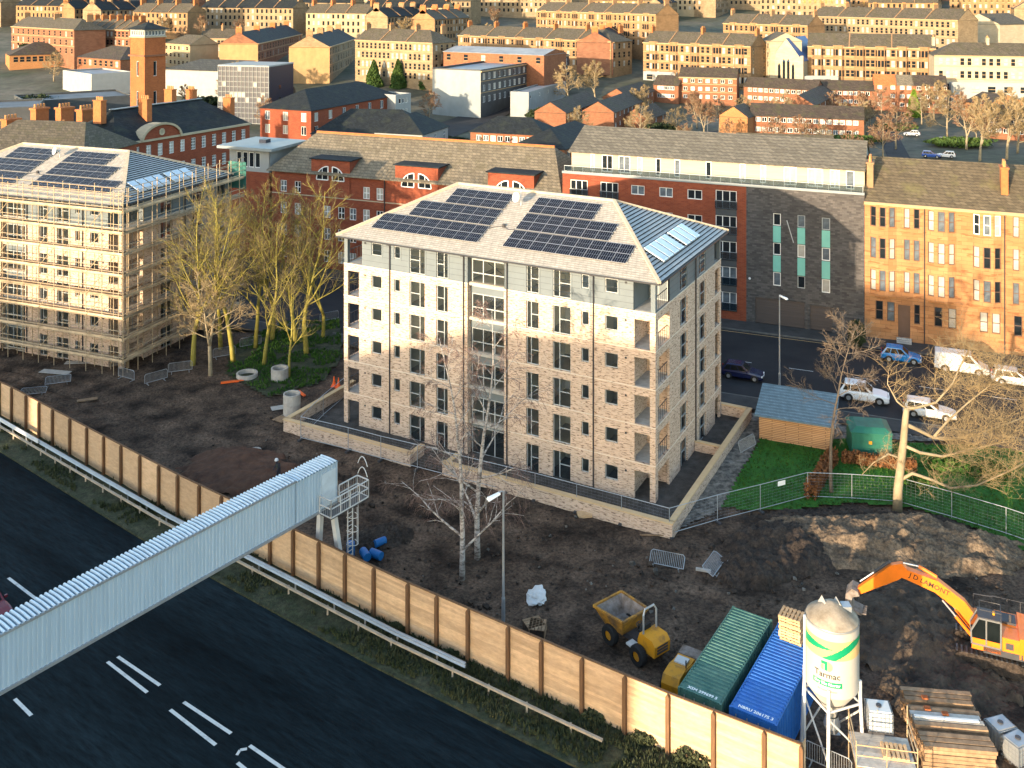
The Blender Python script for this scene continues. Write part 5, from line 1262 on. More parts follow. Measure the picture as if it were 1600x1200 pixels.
for x, y in ((-.35, .3), (.35, .2)): MB().add([(x-.2, y-.35, zt+.45), (x+.2, y-.35, zt+.45), (x, y-.35, zt+.78), (x-.2, y+.25, zt+.45), (x+.2, y+.25, zt+.45), (x, y+.25, zt+.78)], [(0, 1, 2), (3, 4, 5), (0, 1, 4, 3), (1, 2, 5, 4), (2, 0, 3, 5)]).build('lifting_lug', 'silo_white', SI)
MB().box(.5, .95, -.2, .3, zt+.35, zt+.62).build('filter_box', 'galv', SI); MB().tube([(-r-.08, 0, 0.2), (-r-.08, 0, zt+.1)], .07, 6).build('fill_pipe', 'white_metal', SI)
MB().lathe([(.3, 1.2), (.42, 1.5), (.3, 2.0)], n=14).build('mixer_head', 'galv', SI)
# ---------------------------------------------------------------- liquid tanks in cages
def ibc(p, rz, label, z=0., grey=False):
    R = thing('cage_tank', label, 'tank', (p.x, p.y, z), rz); b = MB(); b.box(.05, 1.15, .05, .95, .15, 1.05); b.box(.08, 1.12, .08, .92, 1.05, 1.12); b.build('bottle', 'plastic_white' if not grey else 'galv', R)
    MB().lathe([(.14, 1.12), (.14, 1.18), (.01, 1.18)], (.6, .5, 0), 12).build('lid', 'dark_metal', R)
    c = MB()
    for z_ in (.18, .4, .62, .84, 1.06): c.tube([(0, 0, z_), (1.2, 0, z_), (1.2, 1, z_), (0, 1, z_)], .018, 4, closed=True)
    for k in range(7):
        for y in (0, 1): c.bar((k*.2, y, .12), (k*.2, y, 1.08), .022)
    for k in range(6):
        for x in (0, 1.2): c.bar((x, k*.2, .12), (x, k*.2, 1.08), .022)
    c.build('cage', 'galv', R); pl = MB()
    for y in (0, .43, .87): pl.box(0, 1.2, y, y+.13, 0, .10)
    pl.box(0, 1.2, 0, 1, .101, .14); pl.build('skid', 'dark_metal', R); return R
# ---------------------------------------------------------------- mortar platform, timber stacks
q0 = at(1338, 1196, 1.6); PFm = thing('work_platform', 'scaffold work platform of grey planks between the silo and the timber stack', 'platform', (q0.x, q0.y, 0), -.18)
for k in range(9): MB().box(.0, 2.8, .25*k, .25*k+.23, 1.55, 1.6).build('plank', 'grey_plank', PFm)
for x in (0, 1.4, 2.8):
    for y in (0, 2.3): MB().tube([(x, y, 0), (x, y, 2.8 if rnd.random() < .8 else 3.2)], .03, 5).build('standard', 'scaffold_tube', PFm)
for z in (1.5, 2.1, 2.6):
    MB().tube([(0, 0, z), (2.8, 0, z)], .03, 5).build('ledger', 'raw_wood', PFm)
    for x in (0, 2.8): MB().tube([(x, 0, z), (x, 2.3, z)], .03, 5).build('ledger', 'scaffold_tube', PFm)
p = at(1357, 1147, 1.6); ibc(p, -.15, 'white caged liquid tank standing on the work platform', 1.61)
o = inst('pallet', PLm, None, (q0.x+1.45, q0.y+.35, 1.62), -.2); tag(o, 'single timber pallet lying on the work platform planks', 'pallet')
w0 = at(1443, 1205, .0); TS = thing('timber_stack', 'large stack of brown timber boards and pale planks behind the fence', 'timber stack', (w0.x, w0.y, 0), -.12)
for k in range(12):
    for j in range(6):
        y = .36*k+rnd.uniform(-.02, .02); wd = .28; x1 = 3.5+rnd.uniform(-.1, .1)
        if j == 5 and k in (3, 8): continue
        MB().box(rnd.uniform(-.05, .08), x1, y, y+wd, .1+j*.2, .27+j*.2).build('timber', 'old_wood' if not (j == 5 and k in (5, 6)) else 'grey_plank', TS)
for y in (5,): MB().box(.1, 3.3, 1.9, 2.05, 1.28, 1.36).build('plank', 'plastic_white', TS)
for x, y in ((.9, 3.3), (.8, 2.5), (1.6, 2.2)): MB().box(x, x+.3, y, y+.25, 1.285, 1.37).build('brick', 'orange_tile', TS)
p = at(1560, 1178); ibc(p, .3, 'grey caged tank at the lower right beside the timber stack', 0, True); p = at(1592, 1205); ibc(p, .45, 'second grey caged tank cut by the lower right corner', 0, True)
# ---------------------------------------------------------------- excavator
mat('cab_grey', (.12,.125,.13), r=.5, var=.1)
hx = V((-.915, .402)); EX = thing('excavator', 'orange tracked excavator with its boom stretched over the mud', 'excavator', (27.8, 56.9, .05), math.atan2(hx.y, hx.x))
for y in (-1.0, 1.0):
    t = MB(); prof = [(-1.9, .35), (-1.75, .1), (-1.4, 0), (1.4, 0), (1.75, .1), (1.9, .35), (1.9, .5), (1.7, .75), (1.3, .85), (-1.3, .85), (-1.7, .75), (-1.9, .5)]
    t.extr(prof, (0, y-.3, 0), (1, 0, 0), (0, 0, 1), (0, .6, 0)); to = t.build('track', 'dark_soil', EX)
    for k in range(14): MB().box(-1.7+k*.26, -1.6+k*.26, y-.31, y+.31, .84, .88).build('track_shoe', 'dark_metal', to)
MB().box(-.8, .8, -.8, .8, .45, .95).build('undercarriage', 'dark_metal', EX); MB().lathe([(.75, .95), (.75, 1.1), (.01, 1.1)], n=20).build('slew_ring', 'dark_metal', EX)
hb = MB(); pl = [(-2.45, -.9), (-2.3, -1.2), (-1.6, -1.32), (.3, -1.32), (.9, -1.2), (.9, -.1), (.35, .1), (.35, 1.32), (-1.6, 1.32), (-2.3, 1.2), (-2.45, .9)]
hb.extr(pl, (0, 0, 1.1), (1, 0, 0), (0, 1, 0), (0, 0, .35)); hb.build('deck', 'dark_metal', EX)
cw = MB(); cw.extr([(-2.5, -.9), (-2.35, -1.22), (-1.5, -1.33), (-1.5, 1.33), (-2.35, 1.22), (-2.5, .9)], (0, 0, 1.2), (1, 0, 0), (0, 1, 0), (0, 0, 1.15)); cw.build('counterweight', 'orange_paint', EX)
MB().box(-1.5, -.3, -1.3, .2, 1.45, 2.2).build('engine_cover', 'orange_paint', EX); MB().box(-.28, .85, -1.3, -.35, 1.45, 2.05).build('tool_box', 'orange_paint', EX); MB().box(-1.498, -.62, .22, 1.31, 1.45, 2.22).build('side_panel', 'orange_paint', EX)
flat_print('door_lettering', '140X', .2, 'print_black', EX, (-2.0, 1.29, 1.6), (-1, 0, 0), (0, 0, 1)) if False else None
MB().box(-1.2, -.8, 1.30, 1.325, 1.6, 1.95).build('vent', 'dark_metal', EX); MB().box(-1.4, -.5, -1.0, -.1, 2.2, 2.32).build('deck_plate', 'dark_metal', EX); MB().tube([(-1.1, -.2, 2.2), (-1.1, -.2, 2.75)], .07, 8).build('exhaust', 'dark_metal', EX)
cabf = MB(); x0, x1, y0, y1, z0, z1 = -.55, .95, .35, 1.3, 1.5, 3.0
cab = [(x0, y0, z0), (x1, y0, z0), (x1, y1, z0), (x0, y1, z0), (x0, y0, z1), (x1-.35, y0, z1), (x1-.35, y1, z1), (x0, y1, z1), (x1+.05, y0, z0+.7), (x1+.05, y1, z0+.7)]
for a, b in ((0, 1), (1, 2), (2, 3), (3, 0), (4, 5), (5, 6), (6, 7), (7, 4), (0, 4), (3, 7), (1, 8), (8, 5), (2, 9), (9, 6)): cabf.bar(cab[a], cab[b], .09)
cabf.bar((x0+.75, y1, z0), (x0+.75, y1, z1), .08); cabf.build('cab_frame', 'cab_grey', EX)
cg = MB(); cg.add(cab, [(0, 1, 8, 5, 4), (3, 2, 9, 6, 7), (1, 2, 9, 8), (8, 9, 6, 5), (0, 3, 7, 4)]); cg.build('cab_glass', 'cab_glass', EX); MB().box(x0-.03, x1-.3, y0-.03, y1+.03, z1, z1+.09).build('cab_roof', 'dark_metal', EX)
MB().box(x0, x1, y1-.02, y1+.02, z0-.3, z0+.32).build('cab_door', 'orange_paint', EX)
MB().tube([(-.2, .8, z1+.09), (-.2, .8, z1+.28)], .07, 8).build('beacon', 'yellow_paint', EX)
hr = MB()
for P in ([(-.2, -1.28, 2.05), (-.2, -1.28, 3.0), (-2.3, -1.28, 3.0), (-2.3, -1.28, 2.35)], [(-2.3, -1.28, 3.0), (-2.3, 1.2, 3.0), (-2.3, 1.2, 2.3)], [(.8, -1.25, 2.0), (.8, -1.25, 2.9), (-.2, -1.28, 2.95)], [(x0, y1, z1+.1), (x0, y1, z1+.5), (x1-.4, y1, z1+.5), (x1-.4, y0, z1+.5), (x0, y0, z1+.5), (x0, y1, z1+.5)]): hr.tube(P, .028, 5)
for x in (-1, -1.7): hr.tube([(x, -1.28, 2.2), (x, -1.28, 3.0)], .025, 5)
hr.build('hand_rail', 'dark_metal', EX)
bo = [(.35, 1.7), (.75, 1.5), (1.6, 2.45), (2.9, 3.25), (4.4, 3.62), (4.95, 3.72), (5.0, 4.1), (4.4, 4.22), (2.7, 3.95), (1.3, 3.1), (.4, 2.05)]
bm = MB().extr(bo, (0, -.22, 0), (1, 0, 0), (0, 0, 1), (0, .4, 0)); bmo = bm.build('boom', 'orange_paint', EX)
tx = V((3.35-1.9, 0, 4.45-3.4)).normalized()
d1 = V((1, 0, .28)).normalized()
flat_print('boom_lettering', 'J D LAMONT', .40, 'print_black', bmo, (3.2, .186, 3.66), -d1, V((0, 0, 1))-d1*d1.z, .006) 
st_ = [(4.45, 4.25), (4.75, 4.5), (5.35, 4.25), (7.35, 2.3), (7.15, 2.05), (4.9, 3.5), (4.55, 3.85)]
MB().extr(st_, (0, -.19, 0), (1, 0, 0), (0, 0, 1), (0, .34, 0)).build('stick', 'orange_paint', EX)
for (a, b, y) in (((.9, 1.3), (2.5, 3.0), -.4), ((.9, 1.3), (2.5, 3.0), .36)):
    MB().tube([(a[0], y, a[1]), (a[0]*.45+b[0]*.55, y, a[1]*.45+b[1]*.55)], .1, 8).build('ram', 'orange_paint', EX); MB().tube([(a[0]*.45+b[0]*.55, y, a[1]*.45+b[1]*.55), (b[0], y, b[1])], .05, 8).build('ram_rod', 'alloy', EX)
MB().tube([(2.8, 0, 4.1), (3.8, 0, 4.5)], .1, 8).build('ram', 'orange_paint', EX); MB().tube([(3.8, 0, 4.5), (4.65, 0, 4.5)], .05, 8).build('ram_rod', 'alloy', EX)
MB().tube([(5.4, 0, 4.4), (6.3, 0, 3.55)], .09, 8).build('ram', 'dark_metal', EX); MB().tube([(6.3, 0, 3.55), (7.1, 0, 2.8)], .045, 8).build('ram_rod', 'alloy', EX)
bk = MB(); bp = [(7.2, 2.4), (7.55, 2.5), (7.9, 2.1), (7.95, 1.5), (7.6, 1.05), (7.0, 1.0), (6.95, 1.12), (7.45, 1.25), (7.6, 1.6), (7.5, 2.0), (7.1, 2.15)]
bk.extr(bp, (0, -.5, 0), (1, 0, 0), (0, 0, 1), (0, 1.0, 0)); bk.build('bucket', 'dirty_steel', EX)
for k in range(5): MB().bar((7.0, -.42+k*.2, 1.06), (6.72, -.42+k*.2, 1.1), .08).build('tooth', 'dirty_steel', EX)
# ---------------------------------------------------------------- site dumper
DM = thing('site_dumper', 'yellow articulated site dumper with a dirty tipping skip', 'dumper', (7.25, 57.9, .03), math.radians(128)); DM.scale = (1.06, 1.06, 1.06)
for x in (-1.15, 1.05):
    for y in (-.85, .85):
        k = MB(); k.lathe([(.25, -.2), (.5, -.2), (.55, -.12), (.55, .12), (.5, .2), (.25, .2)], n=16); w_ = inst('wheel', None, DM, (x, y, .55)); w_.rotation_euler = (PI/2, 0, 0); k.build('tyre', 'black_rubber', w_)
        MB().lathe([(.01, .1), (.26, .14), (.26, -.14), (.01, -.1)], n=12).build('rim', 'yellow_paint', w_)
MB().box(-1.7, 1.5, -.35, .35, .55, .85).build('chassis', 'dark_metal', DM)
sk = MB(); A = [(-.0, -.95, 1.05), (2.0, -1.0, 1.55), (2.0, 1.0, 1.55), (0, .95, 1.05)]
o_ = [(-.1, -1.0, 1.85), (2.15, -1.1, 1.7), (2.15, 1.1, 1.7), (-.1, 1.0, 1.85)]; bt = [(.25, -.7, .85), (1.6, -.75, .85), (1.6, .75, .85), (.25, .7, .85)]
sk.add(o_+bt, [(0, 1, 5, 4), (1, 2, 6, 5), (2, 3, 7, 6), (3, 0, 4, 7), (7, 6, 5, 4)], 0)
inn = [(x*.94+.05, y*.92, z-.02) for x, y, z in o_]; ib = [(x*.9+.1, y*.9, z+.1) for x, y, z in bt]; sk.add(inn+ib, [(0, 4, 5, 1), (1, 5, 6, 2), (2, 6, 7, 3), (3, 7, 4, 0), (4, 7, 6, 5)], 1)
for i in range(4): sk.bar(o_[i], o_[(i+1) % 4], .12, .1)
sk.build('skip', ['muddy_yellow', 'dirty_steel'], DM)
eb = MB(); eb.extr([(-2.1, .75), (-2.15, 1.35), (-1.9, 1.6), (-1.0, 1.6), (-.85, 1.2), (-.85, .75)], (0, -.6, 0), (1, 0, 0), (0, 0, 1), (0, 1.2, 0)); eo = eb.build('engine_cover', 'yellow_paint', DM)
for k in range(3): MB().box(-2.16, -2.1, -.4, .4, .9+k*.16, .99+k*.16).build('louvre', 'dark_metal', eo)
MB().box(-.95, -.55, -.25, .25, 1.3, 1.42).build('seat', 'black_rubber', DM); MB().box(-1.05, -.95, -.25, .25, 1.4, 1.85).build('backrest', 'black_rubber', DM)
MB().box(-.9, -.3, -.95, -.45, .75, .85).build('step_plate', 'dirty_steel', DM); MB().box(-.9, -.3, .45, .95, .75, .85).build('step_plate', 'white_metal', DM)
MB().tube([(-1.2, -.5, 1.5), (-1.2, -.5, 2.6), (-1.15, -.35, 2.85), (-1.15, .35, 2.85), (-1.2, .5, 2.6), (-1.2, .5, 1.5)], .055, 8).build('roll_bar', 'dark_pipe' if False else 'galv', DM)
MB().tube([(-.15, 0, 1.0), (-.35, 0, 1.55)], .03, 6).build('steering_column', 'dark_metal', DM); MB().tube([(-.36+.0*math.cos(t), .2*math.cos(t*PI/6), 1.56+.2*math.sin(t*PI/6)*.5) for t in range(12)], .02, 5, closed=True).build('steering_wheel', 'dark_metal', DM)
# small yellow loader half hidden behind the green container
LD = thing('mini_loader', 'small muddy yellow loader half hidden between fence and green container', 'loader', (9.45, 54.8, .03), math.radians(58))
for x in (-.8, .8):
    for y in (-.6, .6):
        k = MB().lathe([(.2, -.15), (.38, -.15), (.42, 0), (.38, .15), (.2, .15)], n=14); w_ = inst('wheel', None, LD, (x, y, .42)); w_.rotation_euler = (PI/2, 0, 0); k.build('tyre', 'black_rubber', w_)
lb = MB(); lb.extr([(-1.5, .4), (-1.55, .9), (-1.3, 1.25), (-.4, 1.3), (.2, 1.15), (.9, 1.1), (1.0, .4)], (0, -.5, 0), (1, 0, 0), (0, 0, 1), (0, 1, 0)); lb.build('body', 'yellow_paint', LD)
MB().box(-.1, .5, -.35, .35, 1.18, 1.3).build('seat', 'white_metal', LD); MB().tube([(-.3, -.45, 1.2), (-.3, -.45, 1.7)], .04, 6).build('grab_bar', 'dark_metal', LD)
lk = MB(); lk.extr([(1.0, .3), (1.2, .95), (1.9, 1.0), (1.9, .9), (1.5, .35)], (0, -.6, 0), (1, 0, 0), (0, 0, 1), (0, 1.2, 0)); lk.build('bucket', 'dirty_steel', LD)
for y in (-.52, .46): MB().bar((-.6, y, 1.2), (1.3, y, .8), .08, .14).build('lift_arm', 'yellow_paint', LD)
# ---------------------------------------------------------------- soil heaps
mat('mid_soil', (.020,.015,.012), vs=.9, c2=(.11,.08,.055), bump=2., bs=3.2, world=True, det=10)
def heap(name, label, px, py, rx, ry, h, rz, m, seed, rough=.5):
    c = at(px, py); n = 100 if rx > 8 else 64; b = MB(); ca, sa = math.cos(rz), math.sin(rz)
    for j in range(n+1):
        for i in range(n+1):
            u = i/n*2-1; v = j/n*2-1; rr = math.sqrt(u*u+v*v)*(1+.28*fbm(u*1.6, v*1.6, 1., 3, seed)+.22*fbm(u*5, v*5, 1., 3, seed+1)); k = max(0, 1-rr**2.2)
            z = h*k**.8*(1+.7*fbm(u*2, v*2, 1.1, 4, seed+3))+rough*k**.3*(fbm(u*rx, v*ry, .9, 5, seed+9)+.8*abs(fbm(u*rx, v*ry, 1.7, 4, seed+5))-.15+.5*fbm(u*rx, v*ry, 3.2, 2, seed+2))-.25*(k <= 0)-.1
            x, y = u*rx, v*ry; b.v.append((x*ca-y*sa, x*sa+y*ca, z))
    for j in range(n):
        for i in range(n): a = j*(n+1)+i; b.f.append([a, a+1, a+n+2, a+n+1]); b.m.append(0)
    o = b.build(name, m, loc=(c.x, c.y, 0), smooth=True); return tag(o, label, 'soil heap')
heap('soil_heap', 'broad tan spoil heap below the spreading tree', 1390, 852, 9.5, 3.6, 1.5, -.12, 'dry_soil', 1.)
heap('soil_heap', 'dark soil mound left of the tan spoil heap', 1225, 858, 4.2, 3.4, 1.2, .2, 'dark_soil', 2.)
heap('soil_heap', 'rounded brown soil mound below the fallen crowd barriers', 1180, 892, 2.6, 2.2, .9, .3, 'dark_soil', 3.)
heap('soil_heap', 'flat reddish soil pile behind the noise fence near the gantry', 378, 735, 5.2, 3.6, .9, -.4, 'red_soil', 4., .12)
heap('soil_heap', 'churned tan soil ridge between the silo and the excavator', 1440, 985, 5.5, 4.2, .9, .5, 'mid_soil', 5.)
heap('soil_heap', 'low tan soil ridge right of the silo', 1475, 1075, 3.8, 2.6, .7, .3, 'mid_soil', 6.)
heap('soil_heap', 'dark bank of soil along the edge of the lawn', 1330, 815, 9, 1.5, .6, -.05, 'dark_soil', 7.)
heap('soil_heap', 'pile of dark soil and rubble right of the gantry legs', 600, 840, 2.2, 1.6, .7, .2, 'dark_soil', 8.)
# clods and rubble strewn over the mud
cl = MB(); c2 = MB()
for k in range(1500):
    px = rnd.uniform(330, 1600); py = rnd.uniform(700, 1060) if px > 1050 else rnd.uniform(600, 960); p = at(px, py)
    if fdist(p.x, p.y) < 1 or lawn_in(p.x, p.y): continue
    u, v = mloc(p.x, p.y)
    if v > -4.2 and -4 < u < ML+4: continue
    s = rnd.uniform(.03, .11)*(2. if rnd.random() < .05 else 1); z = max(0, site_h(p.x, p.y)); T = M.Rotation(rnd.uniform(0, 6), 3, (rnd.random(), rnd.random(), 1))
    vs = [T @ V((sx*s*rnd.uniform(.5, 1.3), sy*s*rnd.uniform(.5, 1.3), sz*s*rnd.uniform(.4, .9)))+V((p.x, p.y, z+s*.2)) for sx in (-1, 1) for sy in (-1, 1) for sz in (-1, 1)]
    (c2 if rnd.random() < .12 else cl).add(vs, [(0, 1, 3, 2), (4, 6, 7, 5), (0, 4, 5, 1), (2, 3, 7, 6), (0, 2, 6, 4), (1, 5, 7, 3)])
tag(cl.build('mud_clods', 'dark_soil', kind='stuff'), 'dark clods of earth scattered over the building site', 'clods'); tag(c2.build('rubble_stones', 'rubble', kind='stuff'), 'pale broken stones scattered over the building site', 'rubble')
# ---------------------------------------------------------------- concrete rings, drums, bags and oddments
def cring(px, py, r, h, z, label):
    p = at(px, py); b = MB().lathe([(r, 0), (r, h), (r*.84, h), (r*.84, .0)], n=26); o = b.build('concrete_ring', 'concrete', loc=(p.x, p.y, z), smooth=False); return tag(o, label, 'manhole ring', 'concrete manhole rings')
cring(456, 648, .78, 1.0, 0, 'lower concrete manhole ring of the pair by the garden wall'); cring(456, 648, .78, .95, 1.02, 'upper concrete manhole ring of the pair by the garden wall')
cring(437, 594, .85, 1.25, 0, 'single concrete manhole ring standing under the mossy trees'); cring(386, 590, 1.05, .5, 0, 'low broken concrete manhole ring beside the slim tree'); cring(398, 706, .55, .14, 0.02, 'concrete manhole rim set in the mud above the red soil pile')
def drum(px, py, m, label, lie=None, s=1.):
    p = at(px, py); b = MB().lathe([(.01, 0), (.28*s, 0), (.29*s, .28*s), (.3*s, .3*s), (.29*s, .32*s), (.29*s, .6*s), (.3*s, .62*s), (.28*s, .9*s), (.01, .9*s)], n=18); o = b.build('plastic_drum', m, loc=(p.x, p.y, .02 if lie is None else .32))
    if lie is not None: o.rotation_euler = (PI/2, 0, lie)
    return tag(o, label, 'drum', 'drums behind the fence')
drum(548, 868, 'blue_plastic', 'upright blue drum beside the gantry leg'); drum(567, 868, 'blue_plastic', 'blue drum lying nearest the gantry leg', .5); drum(580, 870, 'blue_plastic', 'blue drum lying furthest from the gantry leg', 1.0); drum(586, 857, 'blue_plastic', 'blue drum lying at the back of the group', 2.2, .9)
bag = MB(); n = 18
for i in range(n):
    for j in range(n):
        a = 2*PI*i/n; t = j/(n-1)*PI; rr = .62+.22*fbm(math.cos(a)*1.5, math.sin(a)*1.5, 1.3, 3, j*.3); q_ = V((math.sin(t)*math.cos(a), math.sin(t)*math.sin(a), math.cos(t))); f_ = 1+.55*NZ.noise(q_*1.4)+.3*NZ.noise(q_*3.5+V((4, 1, 2))); bag.v.append((.62*q_.x*f_, .8*q_.y*f_, max(.02, .24-.34*q_.z*f_)))
for i in range(n):
    for j in range(n-1): bag.f.append([i*n+j, ((i+1) % n)*n+j, ((i+1) % n)*n+j+1, i*n+j+1]); bag.m.append(0)
p = at(840, 938); tag(bag.build('bulk_bag', 'plastic_white', loc=(p.x, p.y, 0)), 'crumpled white bulk bag lying on the mud near the lamp post', 'bag')
def plank(px, py, rz, L, w, t, m, name, label, z=.06, cat='plank'):
    p = at(px, py); return tag(MB().box(0, L, 0, w, 0, t).build(name, m, loc=(p.x, p.y, z), rz=rz), label, cat)
plank(440, 662, 1.0, 1.9, 1.2, .04, 'old_wood', 'plywood_sheet', 'brown plywood sheet lying left of the garden wall'); plank(425, 643, .4, 1.9, .9, .03, 'concrete', 'plywood_sheet', 'grey sheet leaning beside the manhole rings')
plank(478, 622, 2.2, 1.4, .25, .1, 'orange_plastic', 'barrier_board', 'orange plastic board leaning beside the manhole rings', .2); plank(345, 601, .3, 2.2, .3, .12, 'orange_plastic', 'barrier_board', 'red orange plastic board on the ground by the slim tree')
plank(120, 630, .4, 1.8, .5, .08, 'old_wood', 'timber_offcut', 'brown timber offcut on the mud at the left'); plank(60, 583, -.2, 3.2, .9, .04, 'concrete', 'plywood_sheet', 'grey sheet on the ground before the scaffold'); plank(100, 570, .1, 2.6, .8, .05, 'concrete', 'plywood_sheet', 'second grey sheet on the ground before the scaffold')
plank(1060, 823, 1.1, 2.6, .1, .06, 'raw_wood', 'timber_offcut', 'pale timber length by the corner of the garden wall'); plank(905, 812, .2, 1.0, .7, .2, 'raw_wood', 'timber_offcut', 'orange timber block lying before the garden wall'); plank(1000, 838, -.05, 2.2, .1, .06, 'old_wood', 'timber_offcut', 'thin timber length on the mud below the garden wall corner'); plank(1087, 893, -.3, 1.0, .18, .15, 'concrete', 'kerb_stone_piece', 'grey kerb piece on the mud between the fallen barriers')
for k, (x, y, l) in enumerate(((826, 1000, 'brown timber crate beside the fence near the lamp post'), (850, 1003, 'second brown timber crate beside the fence'))):
    p = at(x, y); R = thing('timber_crate', l, 'crate', (p.x, p.y, 0), .4+k)
    for a in range(5): MB().box(0, 1.1, a*.2, a*.2+.16, .62, .66).build('slat', 'old_wood', R); MB().box(0, 1.1, -.03, .0, a*.13, a*.13+.11).build('slat', 'old_wood', R); MB().box(1.1, 1.13, 0, .96, a*.13, a*.13+.11).build('slat', 'old_wood', R)
    MB().box(.02, 1.08, .02, .94, .0, .6).build('load', 'dark_soil', R)
for k, (x, y) in enumerate(((522, 605), (529, 607))):
    p = at(x, y); b = MB(); b.box(-.28, .28, -.28, .28, 0, .08); b.lathe([(.2, .08), (.1, .5), (.05, .95), (.01, .96)], n=12); tag(b.build('traffic_cone', 'orange_plastic', loc=(p.x, p.y, .1)), ['orange traffic cone nearer the trees beside the flats', 'orange traffic cone nearer the corner of the flats'][k], 'cone', 'cones beside the flats')
# ---------------------------------------------------------------- the worker by the red soil pile
def worker(px, py, rz):
    p = at(px, py); me = bpy.data.meshes.new('person')
    J = [(0, 0, .95), (.05, 0, 1.2), (.12, 0, 1.42), (.17, 0, 1.52), (.2, 0, 1.6), (0, .1, .9), (.04, .12, .5), (0, .13, .08), (.14, .13, .04), (0, -.1, .9), (.1, -.12, .5), (.03, -.13, .08), (.17, -.13, .04),
         (.1, .2, 1.40), (.18, .26, 1.14), (.34, .2, .98), (.42, .16, .95), (.1, -.2, 1.40), (.2, -.26, 1.14), (.36, -.2, 1.0), (.44, -.16, .97), (.22, 0, 1.72)]
    E_ = [(0, 1), (1, 2), (2, 3), (3, 4), (4, 21), (0, 5), (5, 6), (6, 7), (7, 8), (0, 9), (9, 10), (10, 11), (11, 12), (2, 13), (13, 14), (14, 15), (15, 16), (2, 17), (17, 18), (18, 19), (19, 20)]
    rr = [.15, .16, .16, .07, .08, .1, .075, .055, .05, .1, .075, .055, .05, .07, .055, .04, .045, .07, .055, .04, .045, .09]
    me.from_pydata(J, E_, []); me.materials.append(MT['work_clothes']); o = inst('person', me, None, (p.x, p.y, .02), rz)
    sm = o.modifiers.new('skin', 'SKIN'); sv = me.skin_vertices[0].data
    for i, r_ in enumerate(rr): sv[i].radius = (r_, r_)
    sv[0].use_root = True; o.modifiers.new('sub', 'SUBSURF').levels = 1; o.modifiers['sub'].render_levels = 1
    tag(o, 'worker in dark clothes and white helmet standing by the red soil pile', 'person')
    MB().lathe([(.155, 1.70), (.15, 1.76), (.12, 1.85), (.05, 1.89), (.01, 1.895)], (.22, 0, 0), 14).build('helmet', 'plastic_white', o, smooth=True)
    v = MB(); v.lathe([(.175, 1.12), (.19, 1.3), (.17, 1.42)], (.08, 0, 0), 14); v.build('vest', 'work_vest', o)
mat('work_clothes', (.03, .03, .04), var=.2); mat('work_vest', (.06, .065, .05), var=.3)
worker(436, 752, -2.4)
# ---------------------------------------------------------------- the town beyond: the ground climbs to the north
def gz(Y): return 0. if Y < 300 else min(34., (Y-300)*.08)
g = MB(); ys = [118, 160, 220, 300, 400, 500, 600, 725, 840, 1000, 1500, 4000]
for y in ys: g.v += [(-300-y*1.2, y, gz(y)-.15 if y > 160 else -.25), (300+y*1.2, y, gz(y)-.15 if y > 160 else -.25)]
for k in range(len(ys)-1): g.f.append([2*k, 2*k+1, 2*k+3, 2*k+2]); g.m.append(0)
g.build('hillside', 'far_ground', kind='structure')
def town(name, label, cat, a, b, d, D, wall, roof, rows=0, n=6, w=1.0, h=1.7, pitch=3.3, top=.9, far=True, side=0, chim=0, fm='frame_white', style='sash', party=0, group=None, extra=None, cm='chimney_stone', ins=None, m=1.4, base=None, wm2=None, bays=0, Hw=None):
    if Hw:
        for _ in range(400):
            if zat(a[1], d)-gz(d) <= Hw: break
            d += .5
    z = zat(a[1], d); p = pd(a[0], d); q = at(b[0], b[1], z); gr = gz((p.y+q.y)/2) if base is None else base; H = z-gr
    L = (q.xy-p.xy).length; wins = []
    for k in range(rows):
        zz = H-top-h-k*pitch
        if zz < .3: break
        wins.append(('F', zz, h, w, ev(L, n, m, w), style))
        if side: wins.append(('R', zz, h, w, ev(D, side, 1.5, w), style)); wins.append(('L', zz, h, w, ev(D, side, 1.5, w), style))
    ch = []
    if chim:
        for i in range(chim+1): ch.append((L*i/chim if 0 < i < chim else (.5 if i == 0 else L-.5), D*.5, H+roof[1]-1.2, .8, 2.4, 2.6, cm, 5))
    R = block(name, label, cat, p, q, D, H, wall, roof, wins, far, ch, extra, fm, group, party=party, ins=ins, wm2=wm2); R.location.z = gr
    if rows >= 3:
        MB().box(-.1, L+.1, -.45, -.003, H-.35, H+.02).build('cornice', 'trim_stone', R)
        for k in range(rows-1): MB().box(0, L, -.12, -.003, H-top-h-k*pitch-.55, H-top-h-k*pitch-.35).build('string_course', 'trim_stone', R)
    for i in range(bays):
        u = (i+.5)*L/bays; b = MB(); b.add([(u-1.9, -.002, .1), (u-1.2, -.75, .1), (u+1.2, -.75, .1), (u+1.9, -.002, .1), (u-1.9, -.002, H+.5), (u-1.2, -.75, H+.5), (u+1.2, -.75, H+.5), (u+1.9, -.002, H+.5)], [(0, 1, 5, 4), (1, 2, 6, 5), (2, 3, 7, 6), (4, 5, 6, 7)])
        bo = b.build('bay', wall, R); g = MB()
        for k in range(rows):
            z0 = H-top-h-k*pitch
            if z0 < .3: break
            for a, c in ((-1.0, -.15), (.15, 1.0)): g.add([(u+a, -.79, z0), (u+c, -.79, z0), (u+c, -.79, z0+h), (u+a, -.79, z0+h)], [(0, 1, 2, 3)], rnd.choice([0, 0, 1]))
            for sx in (-1, 1): g.add([(u+sx*1.75, -.20, z0), (u+sx*1.3, -.69, z0), (u+sx*1.3, -.69, z0+h), (u+sx*1.75, -.20, z0+h)], [(0, 1, 2, 3)], 0)
        g.build('window_rows', ['dark_glass', 'blind_glass'], bo, kind='stuff')
    return R
RS, BS, SS, HB = 'red_sandstone', 'blond_stone', 'sandstone', 'house_brick'
